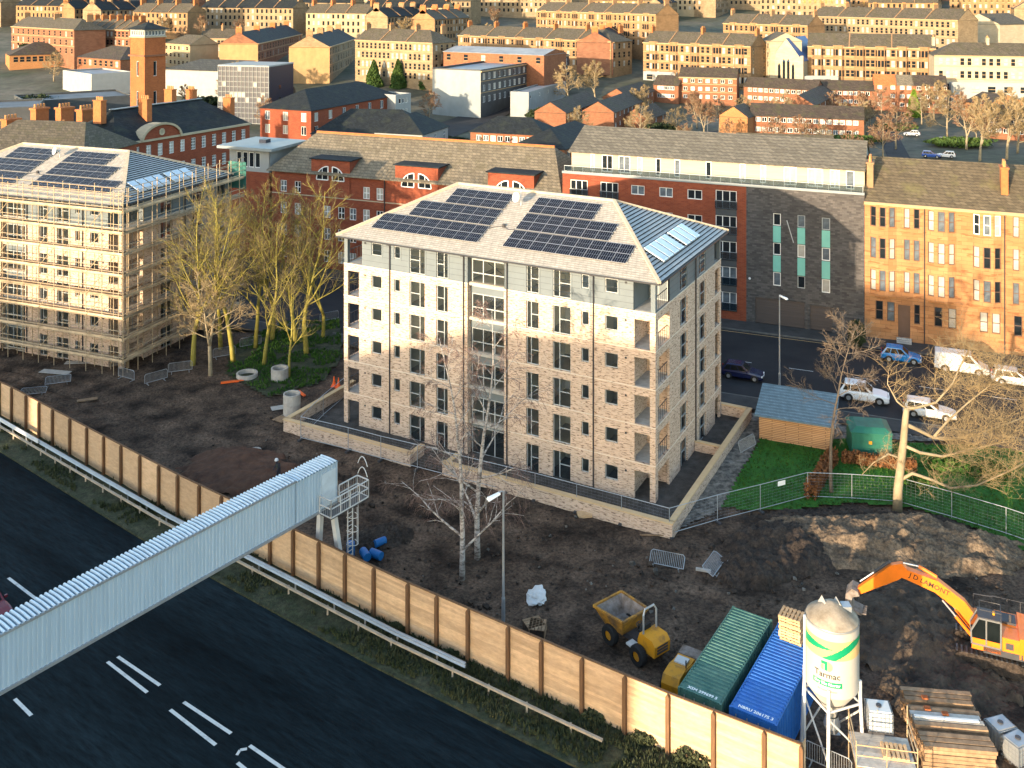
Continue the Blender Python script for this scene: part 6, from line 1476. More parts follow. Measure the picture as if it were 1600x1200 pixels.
# school with slate roofs and chimneys
def school(R, L, ro):
    H = R['h']
    for i in range(19): pass
z = zat(226, 177); ps = pd(182, 177); qs = at(390, 192, z); Ls = (qs.xy-ps.xy).length
ww = [('F', z-3.4, 2.3, 1.15, ev(Ls, 12, 1.2, 1.15), 'grid'), ('F', z-7.6, 2.3, 1.15, ev(Ls, 12, 1.2, 1.15), 'grid')]
SCH = block('old_school', 'Victorian red brick school with steep dark slate roof and arched pediment', 'school', ps, qs, 17, z, 'red_brick', ('hip', 5.2, 'dark_slate'), ww, False, [(Ls*.08, 8, z+3, 1.2, 2.2, 4.2, 'chimney_brick', 4), (Ls*.33, 5.5, z+2.2, 1.2, 2.4, 4.6, 'chimney_brick', 4), (Ls*.62, 9.5, z+3, 1.2, 2.2, 4.6, 'chimney_brick', 4), (Ls*.8, 10, z+3, 1.2, 2.0, 4.0, 'chimney_brick', 4), (Ls*.97, 5, z-1, 1.2, 2.2, 6.0, 'chimney_brick', 4)], ins=6)
MB().box(0, Ls, -.4, -.003, z-.35, z+.05).build('cornice', 'cream_stone', SCH); MB().box(5.5, Ls-5.5, 8.0, 9.0, z+5.18, z+5.32).build('ridge_flashing', 'zinc', SCH)
pa = MB(); c = Ls*.30; rad = 4.6; arc = [(c+rad*math.cos(t*PI/16), z-.2+rad*.62*math.sin(t*PI/16)) for t in range(17)]
pa.extr(arc, (0, -.3, 0), (1, 0, 0), (0, 0, 1), (0, 2.5, 0)); po = pa.build('pediment', 'red_brick', SCH)
ar = MB()
for i in range(16): ar.bar((arc[i][0], -.45, arc[i][1]), (arc[i+1][0], -.45, arc[i+1][1]), .35, .4); ar.bar((arc[i][0], .9, arc[i][1]), (arc[i+1][0], .9, arc[i+1][1]), 2.8, .12)
ar.build('arch_moulding', 'cream_stone', po); MB().lathe([(.01, 0), (.5, .02), (.62, .1), (.7, 0)], n=16).build('roundel', 'cream_stone', po, (c, -.35, z+1.1)).rotation_euler = (PI/2, 0, 0)
p = pd(-30, 178); q = pd(182, 172); town('school_wing', 'lower slate roofed wing of the school with a lead lantern roof', 'school', (-60, 235), (130, 243), 168, 15, 'red_brick', ('hip', 4.5, 'old_slate'), 2, 8, 1.2, 2.2, style='grid', far=False, ins=5)
for k, (x, y, d, lab) in enumerate(((17, 205, 196, 'stout red brick chimney stack at the left end of the school roofs'), (62, 188, 205, 'second red brick chimney stack from the left behind the school wing'), (101, 187, 203, 'third red brick chimney stack from the left behind the school wing'), (134, 190, 195, 'tall red brick chimney stack just left of the brick tower'), (92, 215, 180, 'broad red brick chimney stack in front of the school wing'))):
    P = pd(x, d); zt = zat(y-20, d); b = MB(); b.box(-1.5, 1.5, -.9, .9, 4, zt-.4); b.box(-1.7, 1.7, -1.1, 1.1, zt-.4, zt)
    R = thing('chimney_stack', lab, 'chimney', (P.x, P.y, 0), math.atan2(qs.y-ps.y, qs.x-ps.x)); b.build('stack', 'chimney_brick', R)
    for i in range(4): MB().tube([(-1.1+i*.7, 0, zt), (-1.1+i*.7, 0, zt+.8)], [.24, .2], 8).build('chimney_pot', 'pot_clay', R)
# brick tower
tc = pd(226, 226); s = 5.6; TWR = thing('brick_tower', 'tall square red brick tower with glazed lantern and low pyramid roof', 'tower', (tc.x, tc.y, 0), math.radians(55))
H = zat(58, 230); th = [(s*.42, s*.58, H-9, H-5.5), (s*.42, s*.58, H-16, H-12.5)]
for f, (o, du, n, r) in {f: face_frame(f, s, s) for f in 'FRLB'}.items(): MB().wall(o, du, n, 0, s, -1, H, th if f in 'FL' else [], .25).build('wall', 'tower_brick' if 'tower_brick' in MT else brick('tower_brick', (.36, .115, .04), (.28, .085, .03), (.25, .11, .06), w=.45, h=.15, var=.12).name, TWR)
for f in 'FL':
    o, du, n, r = face_frame(f, s, s)
    for a, b, z0, z1 in th: put_win(bwin(b-a, z1-z0, 'plain', 'frame_white', 'dark_glass'), TWR, o+du*a-n*.15+V((0, 0, z0)), r)
MB().box(-.35, s+.35, -.35, s+.35, H-4.4, H-4.0).build('cornice', 'red_sandstone', TWR); MB().box(-.2, s+.2, -.2, s+.2, H, H+.3).build('cornice', 'cream_stone', TWR)
for f in 'FRLB':
    o, du, n, r = face_frame(f, s, s); zt = H+1.9; MB().wall(o+V((0, 0, 0)), du, n, 0, s, H+.3, zt, [(.3+k*.87, .98+k*.87, H+.5, zt-.25) for k in range(6)], .12).build('lantern', 'render_white', TWR)
    for k in range(6): put_win(bwin(.68, 1.15, 'plain', 'frame_white', 'grey_glass'), TWR, o+du*(.3+k*.87)-n*.08+V((0, 0, H+.5)), r)
zt = H+1.9; MB().add([(-.8, -.8, zt), (s+.8, -.8, zt), (s+.8, s+.8, zt), (-.8, s+.8, zt), (s/2, s/2, zt+1.7)], [(0, 1, 4), (1, 2, 4), (2, 3, 4), (3, 0, 4), (3, 2, 1, 0)]).build('roof', 'dark_slate', TWR)
# office with white framed glass grid
z = zat(102.5, 289); p = pd(341, 289); q = at(420, 104.3, z); pp, L, rz = frame_pq(p, q); gr = gz(287); OF = thing('grid_office', 'office block with a white framed grid of small windows and dark blue side', 'office', (p.x, p.y, gr), rz); H = z-gr
MB().box(0, L, .05, 15, -1, H-.15).build('body', 'office_blue', OF); MB().box(-.1, L+.1, -.1, 15.1, H-.15, H+.25).build('parapet', 'render_white', OF)
gb = MB(); nx, nz = 13, 11
for i in range(nx+1): gb.box(i*L/nx-.055, i*L/nx+.055, -.12, .04, 0, H-.15)
for j in range(nz): gb.box(-.12, L+.12, -.10, .03, j*H/nz-.065, j*H/nz+.065)
gb.build('white_grid', 'zinc', OF, kind='stuff')
pn = MB()
for i in range(nx):
    for j in range(nz):
        if rnd.random() < .12 or j in (4, 5) and rnd.random() < .5: pn.box(i*L/nx+.1, (i+1)*L/nx-.1, -.02, .045, j*H/nz+.14, (j+1)*H/nz-.14)
pn.build('pale_panels', 'blind_glass', OF, kind='stuff')
for k in range(3): MB().box(L+.002, L+.06, 6, 7, 2.5+k*3.6, 3.6+k*3.6).build('side_window', 'dark_glass', OF)
# nearer slate and brick buildings
town('brick_hall', 'red brick hall with grey hipped slate roof behind the long tiled block', 'building', (486, 172), (621, 147.5), 245, 16, 'red_brick', ('hip', 4.2, 'dark_slate'), 2, 7, 1.6, 2.2, 3.4, far=False, style='pair', side=3)
town('white_annexe', 'small white annexe with pale flat roof beside the brick hall', 'building', (618, 150), (642, 147), 275, 9, 'render_white', ('flat', .3, 'lead_roof'), 2, 3, .9, 1.4, 3., far=False, style='plain')
town('slate_hall', 'low hall with large dark slate hipped roofs and pale gable panels', 'building', (487, 207), (662, 211), 226, 15, 'zinc', ('hip', 4.8, 'dark_slate'), 1, 8, 1.2, 2., far=False, style='plain', ins=7)
town('slate_hall', 'second dark slate roofed hall wing with white infill panels', 'building', (660, 209), (700, 196), 218, 12, 'render_white', ('hip', 3.6, 'dark_slate'), 1, 3, 1.4, 2.4, far=False, style='tee', ins=5)
town('brick_flats_low', 'low red brick flats with dark slate roof left of the small evergreen bush', 'house', (735, 204), (852, 210), 226, 10, HB, ('hip', 3.0, 'dark_slate'), 2, 9, 1.3, 1.3, 2.8, far=False, style='pair')
town('brick_flats_low', 'low brick building with long dark roof and white clerestory behind the penthouse', 'house', (882, 232), (950, 207), 207, 12, HB, ('hip', 3.2, 'dark_slate'), 1, 9, 1.6, 1.2, far=False, style='pair')
town('flat_roof_hall', 'low hall with grey felt flat roof and roof lights behind the penthouse', 'building', (1020, 219), (1150, 224), 228, 14, 'zinc_dark', ('flat', .25, 'felt_roof'))
town('mossy_roof_hall', 'low hall with mossy tiled roof behind the penthouse', 'building', (1152, 231), (1306, 236), 218, 12, HB, ('gable', 2.6, 'grey_tile'))
# modern school
town('modern_school', 'modern school wing with pale zinc gable wall and dark window bands', 'school', (751, 111), (857, 94), 298, 17, 'zinc_dark', ('flat', .4, 'lead_roof'), 3, 14, 1.7, 1.9, 3.5, far=False, style='pair', wm2={'L': 'zinc', 'F': 'zinc_dark'})
town('brick_school_hall', 'brick faced hall with pale grey pitched roof behind the modern school', 'school', (693, 80), (850, 86), 345, 16, HB, ('gable', 1.6, 'lead_roof'), 1, 6, 1.6, 2., 3.5, style='pair')
town('glazed_hall', 'dark glazed hall box at the right end of the modern school', 'school', (858, 90), (889, 86), 335, 14, 'office_blue', ('flat', .4, 'lead_roof'), 3, 6, 1.1, 2.4, 3.4, far=False, style='plain'); town('school_annexe', 'white single storey school base in front of the glazed hall', 'school', (826, 145), (884, 128), 300, 6, 'render_white', ('flat', .2, 'lead_roof'), 1, 5, 1.1, 1.1, far=False, style='plain')
# tenements of the middle distance
town('gable_tenement', 'tenement with tall plain orange gable and shaded side by the conifers', 'tenement', (515, 73), (556, 60), 360, 15, BS, ('gable', 4.2, 'dark_slate'), 4, 11, 1.1, 2., 3.4, chim=3, wm2={'L': 'orange_render'} if 'orange_render' in MT else {'L': mat('orange_render', (.31, .195, .09), var=.15, vs=.4).name})
town('blond_tenement', 'blond stone tenement behind the three conifers', 'tenement', (555, 62), (676, 67), 366, 13, BS, ('hipR', 4.2, 'old_slate'), 4, 17, 1.0, 2., 3.4, side=4, chim=3, party=3)
town('red_tenement', 'long red sandstone tenement row behind the modern school', 'tenement', (716, 55), (955, 65), 425, 14, SS, ('hipR', 4.2, 'old_slate'), 3, 30, 1.1, 2., 3.4, chim=5, party=5, side=4, cm='chimney_brick', bays=8)
town('red_tenement', 'shaded side row of the red sandstone tenement running up the hill', 'tenement', (958, 66), (1004, 43), 372, 14, RS, ('gable', 4., 'dark_slate'), 4, 26, 1.1, 2., 3.4, chim=6, party=6, cm='chimney_brick')
town('red_tenement', 'red sandstone tenement above white shop fronts in the middle distance', 'tenement', (1005, 66), (1173, 72.5), 372, 13, SS, ('gable', 4.2, 'old_slate'), 4, 20, 1.1, 2.1, 3.4, chim=2, party=4, side=2, cm='chimney_brick', bays=5)
town('red_tenement', 'red sandstone tenement with bay gables beside the blue roofed church', 'tenement', (1262, 72), (1462, 76), 352, 13, SS, ('gable', 4.6, 'old_slate'), 4, 24, 1.15, 2.2, 3.7, chim=0, party=3, cm='chimney_brick', bays=6)
town('cream_terrace', 'cream painted terrace with clustered white chimney pots at the right edge', 'terrace', (1460, 86), (1640, 89), 322, 13, 'cream_stone', ('hipL', 4., 'old_slate'), 3, 15, 1.15, 2.2, 4.2, chim=2, cm='cream_stone')
for a, b, d, lab in (((1005, 112), (1058, 114), 368, 'white shop front under the red tenement with four storeys'), ((1258, 120), (1310, 120), 345, 'white shop front under the tenement with bay gables'), ((1486, 130), (1640, 133), 312, 'pale shop fronts under the cream terrace')): town('shop_front', lab, 'shop', a, b, d, 2.5, 'render_white', ('flat', .2, 'lead_roof'), 1, 6, 2.2, 1.8, far=True)
# church
z = zat(92, 352); p = pd(1204, 352); q = pd(1253, 346); gr = gz(350); CHU = block('church', 'pale stone church with tall pointed window and blue roof', 'church', p, q, 24, z-gr, 'cream_stone', ('gableY', 7.6, 'blue_roof'), [], False); CHU.location.z = gr
L = (q.xy-p.xy).length
for x, hh in ((L*.28, 6.), (L*.43, 7.6), (L*.57, 7.6), (L*.72, 6.)):
    pl = [(x-.45, 3), (x+.45, 3), (x+.45, 3+hh-1), (x, 3+hh), (x-.45, 3+hh-1)]; MB().extr(pl, (0, -.08, 0), (1, 0, 0), (0, 0, 1), (0, .06, 0)).build('lancet_window', 'dark_glass', CHU)
for x in (-.6, L-.4): MB().box(x, x+1., -.6, .4, -2, z-gr+1.5).build('buttress', 'cream_stone', CHU)
town('church_hall', 'pale stone church annexe with pitched roof left of the church', 'church', (1188, 62), (1203, 64), 360, 12, 'cream_stone', ('gable', 3., 'old_slate'), 3, 3, .8, 1.8)
# flats and low buildings on the left
town('yellow_flats', 'pale yellow harled flats with grey roof right of the brick tower', 'flats', (256, 67.5), (297, 70), 400, 13, 'render_cream', ('hipL', 3.6, 'old_slate'), 4, 6, 1.2, 1.3, 2.9); town('yellow_flats', 'white and yellow flats with chimneyed roof beside the orange gable', 'flats', (312, 60), (372, 60), 425, 12, 'render_cream', ('gable', 4, 'old_slate'), 4, 9, 1.2, 1.5, 3.1, chim=2)
town('gable_tenement', 'red tenement with broad lit orange gable above the grid office', 'tenement', (403, 68), (472, 53), 382, 15, RS, ('gable', 4.4, 'dark_slate'), 4, 18, 1.1, 2., 3.3, chim=3, wm2={'L': 'orange_render'}, cm='chimney_brick')
town('red_tenement', 'pink red sandstone tenement with slate roof at the far left', 'tenement', (18, 41), (116, 46.5), 430, 13, RS, ('hipR', 4.2, 'old_slate'), 3, 12, 1.2, 2, 3.4, chim=2); town('red_tenement', 'shaded red sandstone terrace with many chimneys left of the brick tower', 'tenement', (119, 44), (203, 47), 420, 13, RS, ('gable', 4.0, 'old_slate'), 3, 14, 1.2, 2, 3.4, chim=7, party=7, cm='chimney_brick')
town('low_school', 'low brown roofed school with blue glazed gable at the upper left', 'school', (120, 88), (188, 93), 372, 18, HB, ('hip', 4, 'brown_tile'), 1, 8, 1.6, 2.); town('low_school', 'long low brown roof of the school behind the dark hedge', 'school', (15, 86), (112, 83), 390, 20, 'orange_brick', ('hip', 4.5, 'brown_tile'), 1, 9, 1.6, 2.)
town('white_shed', 'white industrial shed with pale flat roof left of the brick tower', 'shed', (143, 117), (207, 113), 332, 24, 'render_white', ('flat', .3, 'lead_roof')); town('long_shed', 'long low shed with grey sloping roof right of the brick tower', 'shed', (256, 108), (342, 111), 338, 20, 'render_white', ('mono', 2.2, 'old_slate'))
town('deck_canopy', 'wide flat blue grey canopy roof behind the school chimneys', 'canopy', (40, 160), (208, 150), 262, 20, 'zinc_dark', ('flat', .3, 'felt_roof')); town('deck_canopy', 'dark flat roofed building below the dark hedge at the left', 'building', (-40, 172), (60, 168), 240, 20, 'zinc_dark', ('flat', .3, 'felt_roof'))
# brick houses of the estate
HR = ('gable', 2.7, 'brown_tile')
hs = [((884, 176), (937, 157), 250, 9, HR, 'brick house with lit gable nearest the modern school', 2, 8), ((959, 175), (1003, 157.5), 252, 9, HR, 'brick house with stepped lit gable in front of the bare tree', 2, 7), ((985, 153), (1022, 141), 285, 9, HR, 'brick house end behind the stepped gable house', 2, 6),
      ((1061, 120), (1151, 122.5), 300, 9, ('gable', 3., 'brown_tile'), 'three storey brick houses with brown roof below the red tenement', 3, 7), ((1021, 131), (1060, 133), 306, 8, HR, 'low brick row with brown roof left of the three storey houses', 2, 5), ((1162, 134), (1276, 140), 292, 8, HR, 'long low brick row right of the three storey houses', 2, 12),
      ((1276, 139), (1366, 141), 286, 8, HR, 'low brick row left of the orange roofed house', 2, 9), ((1272, 164), (1306, 147), 268, 9, HR, 'brick house with lit gable behind the bare tree by the estate road', 2, 5), ((1172, 179), (1350, 186), 246, 9, HR, 'long two storey brick row with white windows in the estate', 2, 16),
      ((1478, 134), (1482, 133), 292, 9, HR, 'x', 0, 0), ((1536, 180), (1620, 186), 238, 9, HR, 'brick house half hidden by bare trees at the right edge', 2, 6), ((1010, 186), (1040, 176), 262, 7, HR, 'small brick house behind the parked cars of the estate', 1, 3)]
for a, b, d, D, rf, lab, rows, n in hs:
    if lab == 'x': continue
    town('brick_house', lab, 'house', a, b, d, D, HB, rf, rows, n, 1.3, 1.2, 2.6, .55, far=False, style='pair', Hw=2.65*rows+.6)
def gab(a, b, d, lab, D=9, rh=2.6):
    while zat(a[1], d)-gz(d) > 5.9: d += .5
    z = zat(a[1], d); p = pd(a[0], d); q = at(b[0], b[1], z); gr = gz(d); R = block('brick_house', lab, 'house', p, q, D, z-gr, 'orange_brick', ('gableY', rh, 'brown_tile')); R.location.z = gr
gab((1124, 180), (1168, 183), 246, 'brick house with blank lit gable towards the car park'); gab((1545, 163), (1602, 160), 262, 'orange brick house with gable among the trees at the right edge')
z = zat(131, 312); p = pd(1366, 312); q = at(1480, 134, z); gr = gz(310)
for i, (rm, lab) in enumerate((('orange_tile', 'brick house with bright orange tiled roof in the estate'), ('buff_tile', 'brick house with tan tiled roof between the orange and brown ones'), ('brown_tile', 'brick house with brown tiled roof right of the yellow green conifer'))):
    a = p.lerp(q, (0, .31, .54)[i]); b = p.lerp(q, (.308, .538, 1)[i]); Lx = (b-a).length
    R = block('brick_house', lab, 'house', a, b, 9, z-gr, HB, ('gable', 2.8, rm), [('F', z-gr-1.6-k*2.7, 1.2, 1.3, ev(Lx, 2 if i < 2 else 4, 1, 1.3), 'pair') for k in range(3)], False); R.location.z = gr
# distant streets on the hill
e1 = V((.91, -.415)); e1.normalize(); e2 = V((-e1.y, e1.x)); WLS = [SS, RS, BS, BS, SS, 'render_cream', BS]; RF = ['old_slate', 'old_slate', 'dark_slate', 'grey_tile']
PROT = {}
rr_ = random.Random(5)
def far_ten(P, rz, L, H, D, wl, rf, n, lab):
    key = (L, wl, rf)
    if key not in PROT:
        w_ = MB().box(0, L, 0, D, -4, H); w_.add([(0, 0, H), (0, D, H), (0, D/2, H+4.2)], [(0, 1, 2)]); w_.add([(L, 0, H), (L, D, H), (L, D/2, H+4.2)], [(0, 1, 2)])
        g = MB()
        for k in range(3):
            for u in ev(L, int(L/2.9), 1.2, 1.2):
                z0 = H-2.9-3.4*k; mi = 2 if rnd.random() < .3 else 0
                for y, m in ((-.03, mi), (D+.03, mi)):
                    g.add([(u, y, z0), (u+1.2, y, z0), (u+1.2, y, z0+2), (u, y, z0+2)], [(0, 1, 2, 3)], m)
                g.add([(u-.1, -.05, z0-.2), (u+1.3, -.05, z0-.2), (u+1.3, -.05, z0), (u-.1, -.05, z0)], [(0, 1, 2, 3)], 1)
        r, _ = pitched('gable', L, D, H, 4.3)
        for i in range(1, n):
            for y0, y1, z0, z1 in ((-.2, D/2, H, H+4.4), (D/2, D+.2, H+4.4, H)): r.bar((L*i/n, y0, z0+.1), (L*i/n, y1, z1+.1), .4, .35, mi=1)
        c = MB()
        for i in range(n+1):
            x = min(max(L*i/n, .5), L-.5); c.box(x-.5, x+.5, D/2-1.6, D/2+1.6, H+2.4, H+6.0)
            for q in range(5): c.box(x-.18, x+.18, D/2-1.35+q*.6, D/2-1.05+q*.6, H+6.0, H+6.7, 1)
        PROT[key] = (w_.mesh('wall', wl), g.mesh('window_rows', ['dark_glass', 'trim_stone', 'blind_glass']), r.mesh('roof', [rf, 'chimney_stone']), c.mesh('chimneys', ['chimney_brick' if wl != BS else 'chimney_stone', 'pot_clay']))
    FOOT.append((V((P[0], P[1])), L, D, rz)); R = thing('hill_tenement', lab, 'tenement', P, rz, 'distant tenements on the hill'); a, b, r, c = PROT[key]
    inst('wall', a, R); inst('window_rows', b, R, kind='stuff'); ro = inst('roof', r, R); inst('chimneys', c, ro, kind='stuff'); return R
rzA = math.atan2(e1.y, e1.x); rzB = math.atan2(e2.y, e2.x)
NUM = ['first', 'second', 'third', 'fourth', 'fifth', 'sixth', 'seventh', 'eighth', 'ninth', 'tenth', 'eleventh', 'twelfth', 'thirteenth', 'fourteenth', 'fifteenth', 'sixteenth', 'seventeenth', 'eighteenth', 'nineteenth', 'twentieth']+['twenty '+x for x in ('first', 'second', 'third', 'fourth', 'fifth', 'sixth', 'seventh', 'eighth', 'ninth')]+['thirtieth']+['thirty '+x for x in ('first', 'second', 'third', 'fourth', 'fifth', 'sixth', 'seventh', 'eighth', 'ninth')]+['fortieth']
for j in range(15):
    v = 372+j*31+(j*j)*2.2; off = rr_.uniform(-30, 30); u = -620-j*55+off; cnt = 0
    while u < 330+j*30:
        L = rr_.choice([36, 48, 60]); P = e1*u+e2*v; px = P.x/P.y*FP+800 if P.y > 50 else 9e9; P2 = e1*(u+L)+e2*v; px2 = P2.x/max(P2.y, 50)*FP+800
        turn = rr_.random() < .4 and j < 10
        ok = (px2 > -40 and px < 1640 and P.y > (452 if px > 420 else 478))
        if 820 < px2 and px < 1030 and P.y < 545: ok = False
        if 1110 < px2 and px < 1570 and P.y < 545: ok = False
        if ok:
            wl = rr_.choice(WLS); rf = rr_.choice(RF if not turn else ['dark_slate', 'old_slate'])
            colr = {SS: 'orange sandstone', RS: 'red sandstone', BS: 'blond stone', 'render_cream': 'cream harled'}[wl]; rw_ = {'old_slate': 'grey slate', 'dark_slate': 'dark slate', 'grey_tile': 'mossy tiled'}[rf]
            lab = '%s tenement with %s roof, %s from left in the %s hill street' % (colr, rw_, NUM[cnt], NUM[j] if j < 20 else 'last'); cnt += 1
            far_ten((P.x, P.y, gz(P.y)-1), rzB if turn else rzA, 36 if turn else L, 13.5, 13, wl, rf, 3 if turn else L//12, lab)
        u += (L if not turn else 14)+rr_.choice([5, 8, 12])
town('hill_row', 'long tan tenement row with three lit storeys at the top centre', 'tenement', (838, 17), (1025, 22.5), 480, 13, SS, ('gable', 4.4, 'old_slate'), 4, 28, 1.1, 2.1, 3.4, chim=5, party=5, bays=7)
town('hill_row', 'long blond tenement row with five roofs at the top right', 'tenement', (1268, 25), (1497, 31.5), 450, 13, BS, ('gable', 4.4, 'old_slate'), 4, 30, 1.1, 2.1, 3.4, chim=5, party=5); town('hill_row', 'orange tenement row left of the church roofs', 'tenement', (1130, 36), (1262, 40), 432, 13, SS, ('gable', 4.2, 'old_slate'), 3, 16, 1.1, 2.1, 3.4, chim=2, party=3, bays=4)
gab2 = zat(36, 440); R = block('pale_warehouse', 'pale blank gabled warehouse at the top right beside the car park', 'warehouse', pd(1498, 442), at(1562, 38, gab2), 20, gab2-gz(440), 'cream_stone', ('gableY', 4.5, 'old_slate')); R.location.z = gz(440)
for j, (a, b, n_) in enumerate(((455, 470, 9), (480, 500, 10), (520, 560, 10), (590, 640, 10))): pass
# cars in the estate and car parks
CP = [(640, 158, 275, 0), (654, 159, 275, 1), (668, 160, 275, 2), (691, 165, 268, 3), (676, 176, 250, 4), (600, 190, 240, 4), (1028, 197, 254, 5), (1042, 192, 262, 0), (1112, 192, 255, 0), (1120, 196, 250, 3), (1455, 229, 228, 1), (1478, 228, 228, 0), (1468, 214, 250, 2), (1425, 198, 262, 0), (955, 217, 228, 4), (1562, 50, 445, 1), (1575, 48, 446, 4), (1588, 45, 450, 1), (1570, 43, 460, 3), (1592, 52, 440, 4), (955, 130, 330, 0), (985, 118, 345, 2), (275, 150, 290, 3), (310, 146, 300, 0), (322, 152, 285, 1), (270, 140, 310, 2)]
CC = [((.6, .6, .6), 'white'), ((.03, .08, .3), 'blue'), ((.25, .26, .28), 'silver'), ((.12, .02, .02), 'dark red'), ((.03, .03, .035), 'black'), ((.4, .45, .5), 'pale grey')]
WH = ['by the white annexe', 'second by the white annexe', 'third by the white annexe', 'by the modern school', 'in front of the modern school', 'behind the brick hall', 'behind the estate wall', 'behind the pale grey estate car', 'left in the small estate car park', 'right in the small estate car park', 'at the estate road end', 'beside the blue car at the estate road end', 'under the bare trees of the estate road', 'at the top of the estate road', 'behind the penthouse block', 'nearest the pale warehouse', 'second from the pale warehouse', 'third from the pale warehouse', 'behind the pale warehouse car row', 'at the right end of the warehouse car park', 'under the broad bare tree', 'below the red tenement corner', 'right of the brick tower', 'in front of the long shed', 'beside the grid office', 'behind the tower by the shed']
for (px, py, d, c), wh in zip(CP, WH): P = pd(px, d); car('distant_car', 'small %s car parked %s' % (CC[c][1], wh), (P.x, P.y, gz(d)+.02), rr_.choice([rzA, rzB, rzA+PI]), col=CC[c][0], kind=rr_.choice(['hatch', 'estate']), group='cars parked in the town', lite=True)
# estate lanes
for a, b, w_ in (((1430, 300), (1385, 175), 5), ((640, 190), (800, 150), 14), ((940, 220), (1160, 190), 8), ((230, 160), (345, 140), 22)):
    pa = pd(a[0], 39*FP/(a[1]-HZ) if a[1] > 200 else 250); pb = pd(b[0], 270 if b[1] > 160 else 330); d = (pb.xy-pa.xy).normalized(); n = V((-d.y, d.x))*w_/2
    m = MB()
    for k in range(13):
        q = pa.xy.lerp(pb.xy, k/12); m.v += [(q.x-n.x, q.y-n.y, gz(q.y)+.0), (q.x+n.x, q.y+n.y, gz(q.y)+.0)]
    for k in range(12): m.f.append([2*k, 2*k+1, 2*k+3, 2*k+2]); m.m.append(0)
    m.build('lane', 'street', kind='structure')
# ---------------------------------------------------------------- bare winter trees
def tree_mb(seed, H, r0, first=.3, n1=12, n2=7, n3=6, n4=4, up=.5, spread=.35, lean=(0, 0), l1=.42, droop=0., tw=.02, fork=0, wig=.08, rmin=.03, top=True):
    R = random.Random(seed); wood = MB(); twig = MB()
    def wander(p, d, L, k, w, upb):
        pts = [p.copy()]; d = d.copy()
        for i in range(k):
            d = (d+V((R.uniform(-w, w), R.uniform(-w, w), R.uniform(-w, w)+upb))).normalized(); p = p+d*(L/k); pts.append(p.copy())
        return pts, d
    def pick(pts, t):
        x = t*(len(pts)-1); i = min(int(x), len(pts)-2); return pts[i].lerp(pts[i+1], x-i), (pts[i+1]-pts[i]).normalized()
    def side(d, ang, az):
        a = d.cross(V((0, 0, 1)));
        if a.length < .05: a = V((1, 0, 0))
        a.normalize(); b = d.cross(a); return (d*math.cos(ang)+(a*math.cos(az)+b*math.sin(az))*math.sin(ang)).normalized()
    trunks = [(V((0, 0, -.2)), V((lean[0], lean[1], 1)).normalized(), H, r0, first)]
    if fork:
        pts, d = wander(V((0, 0, -.2)), V((lean[0], lean[1], 1)).normalized(), H*fork, 5, wig*.5, 0); wood.tube(pts, [r0*(1-.05*i) for i in range(6)], 8)
        trunks = [(pts[-1], side(d, .32, R.uniform(0, 6)), H*(1-fork), r0*.72, .1), (pts[-1], side(d, .34, R.uniform(0, 6)), H*(1-fork)*.92, r0*.62, .12)]
    for p0, d0, Ht, rt, fs in trunks:
        pts, _ = wander(p0, d0, Ht, 10, wig, .02); wood.tube(pts, [max(rmin, rt*(1-.93*(i/10)**.85)) for i in range(11)], 8)
        for k in range(n1):
            t = fs+(1-fs)*((k+R.random()*.6)/n1)**.9; p, d = pick(pts, min(t, .98)); az = k*2.4+R.uniform(-.5, .5); L1 = Ht*l1*(1.12-t*.82)*R.uniform(.75, 1.2); ra = max(rmin, rt*(1-.93*t**.85)*.55)
            b1, _ = wander(p, side(d, spread*2.6*R.uniform(.75, 1.25), az), L1, 6, .16, up*.16-droop*.03); wood.tube(b1, [max(rmin*.7, ra*(1-.8*i/6)) for i in range(7)], 5, False)
            for k2 in range(n2):
                t2 = .22+.78*(k2+R.random())/n2; q, e = pick(b1, min(t2, .99)); L2 = L1*.5*(1.15-t2*.7)*R.uniform(.7, 1.25); rb = max(rmin*.55, ra*(1-.8*t2)*.55)
                b2, _ = wander(q, side(e, R.uniform(.45, .85), R.uniform(0, 6.28)), L2, 4, .2, up*.12-droop*.08); wood.tube(b2, [max(tw, rb*(1-.6*i/4)) for i in range(5)], 4, False)
                for k3 in range(n3):
                    t3 = .2+.8*(k3+R.random())/n3; s, f = pick(b2, min(t3, .99)); L3 = max(.35, L2*.5*R.uniform(.6, 1.2))
                    b3, _ = wander(s, side(f, R.uniform(.4, .9), R.uniform(0, 6.28)), L3, 3, .25, up*.1-droop*.3); twig.tube(b3, [tw, tw*.85, tw*.65, tw*.4], 3, False)
                    for k4 in range(n4):
                        s4, f4 = pick(b3, R.uniform(.25, .98)); b4, _ = wander(s4, side(f4, R.uniform(.4, .9), R.uniform(0, 6.28)), L3*.55*R.uniform(.6, 1.2), 2, .25, up*.08-droop*.5); twig.tube(b4, [tw*.7, tw*.55, tw*.35], 3, False)
    return wood, twig
TM = {}
def tree(name, label, px, py, key, args, wm, tm, rz=0., s=1., z=0., cat='tree', group=None, P=None):
    if key not in TM:
        a, b = tree_mb(**args); TM[key] = (a.mesh('trunk', wm, True), b.mesh('crown', tm))
    p = at(px, py) if P is None else P; R = thing(name, label, cat, (p.x, p.y, z), rz, group); R.scale = (s, s, s)
    inst('trunk', TM[key][0], R); inst('crown', TM[key][1], R); return R
GP = 'mossy trees between the two blocks'
MA_ = dict(seed=1, H=17, r0=.27, first=.25, n1=17, n2=8, n3=5, n4=2, up=.55, spread=.34, l1=.46, tw=.014, wig=.11)
MB_ = dict(seed=2, H=17, r0=.29, first=.2, n1=14, n2=8, n3=5, n4=2, up=.55, spread=.34, l1=.5, fork=.2, tw=.014, wig=.11)
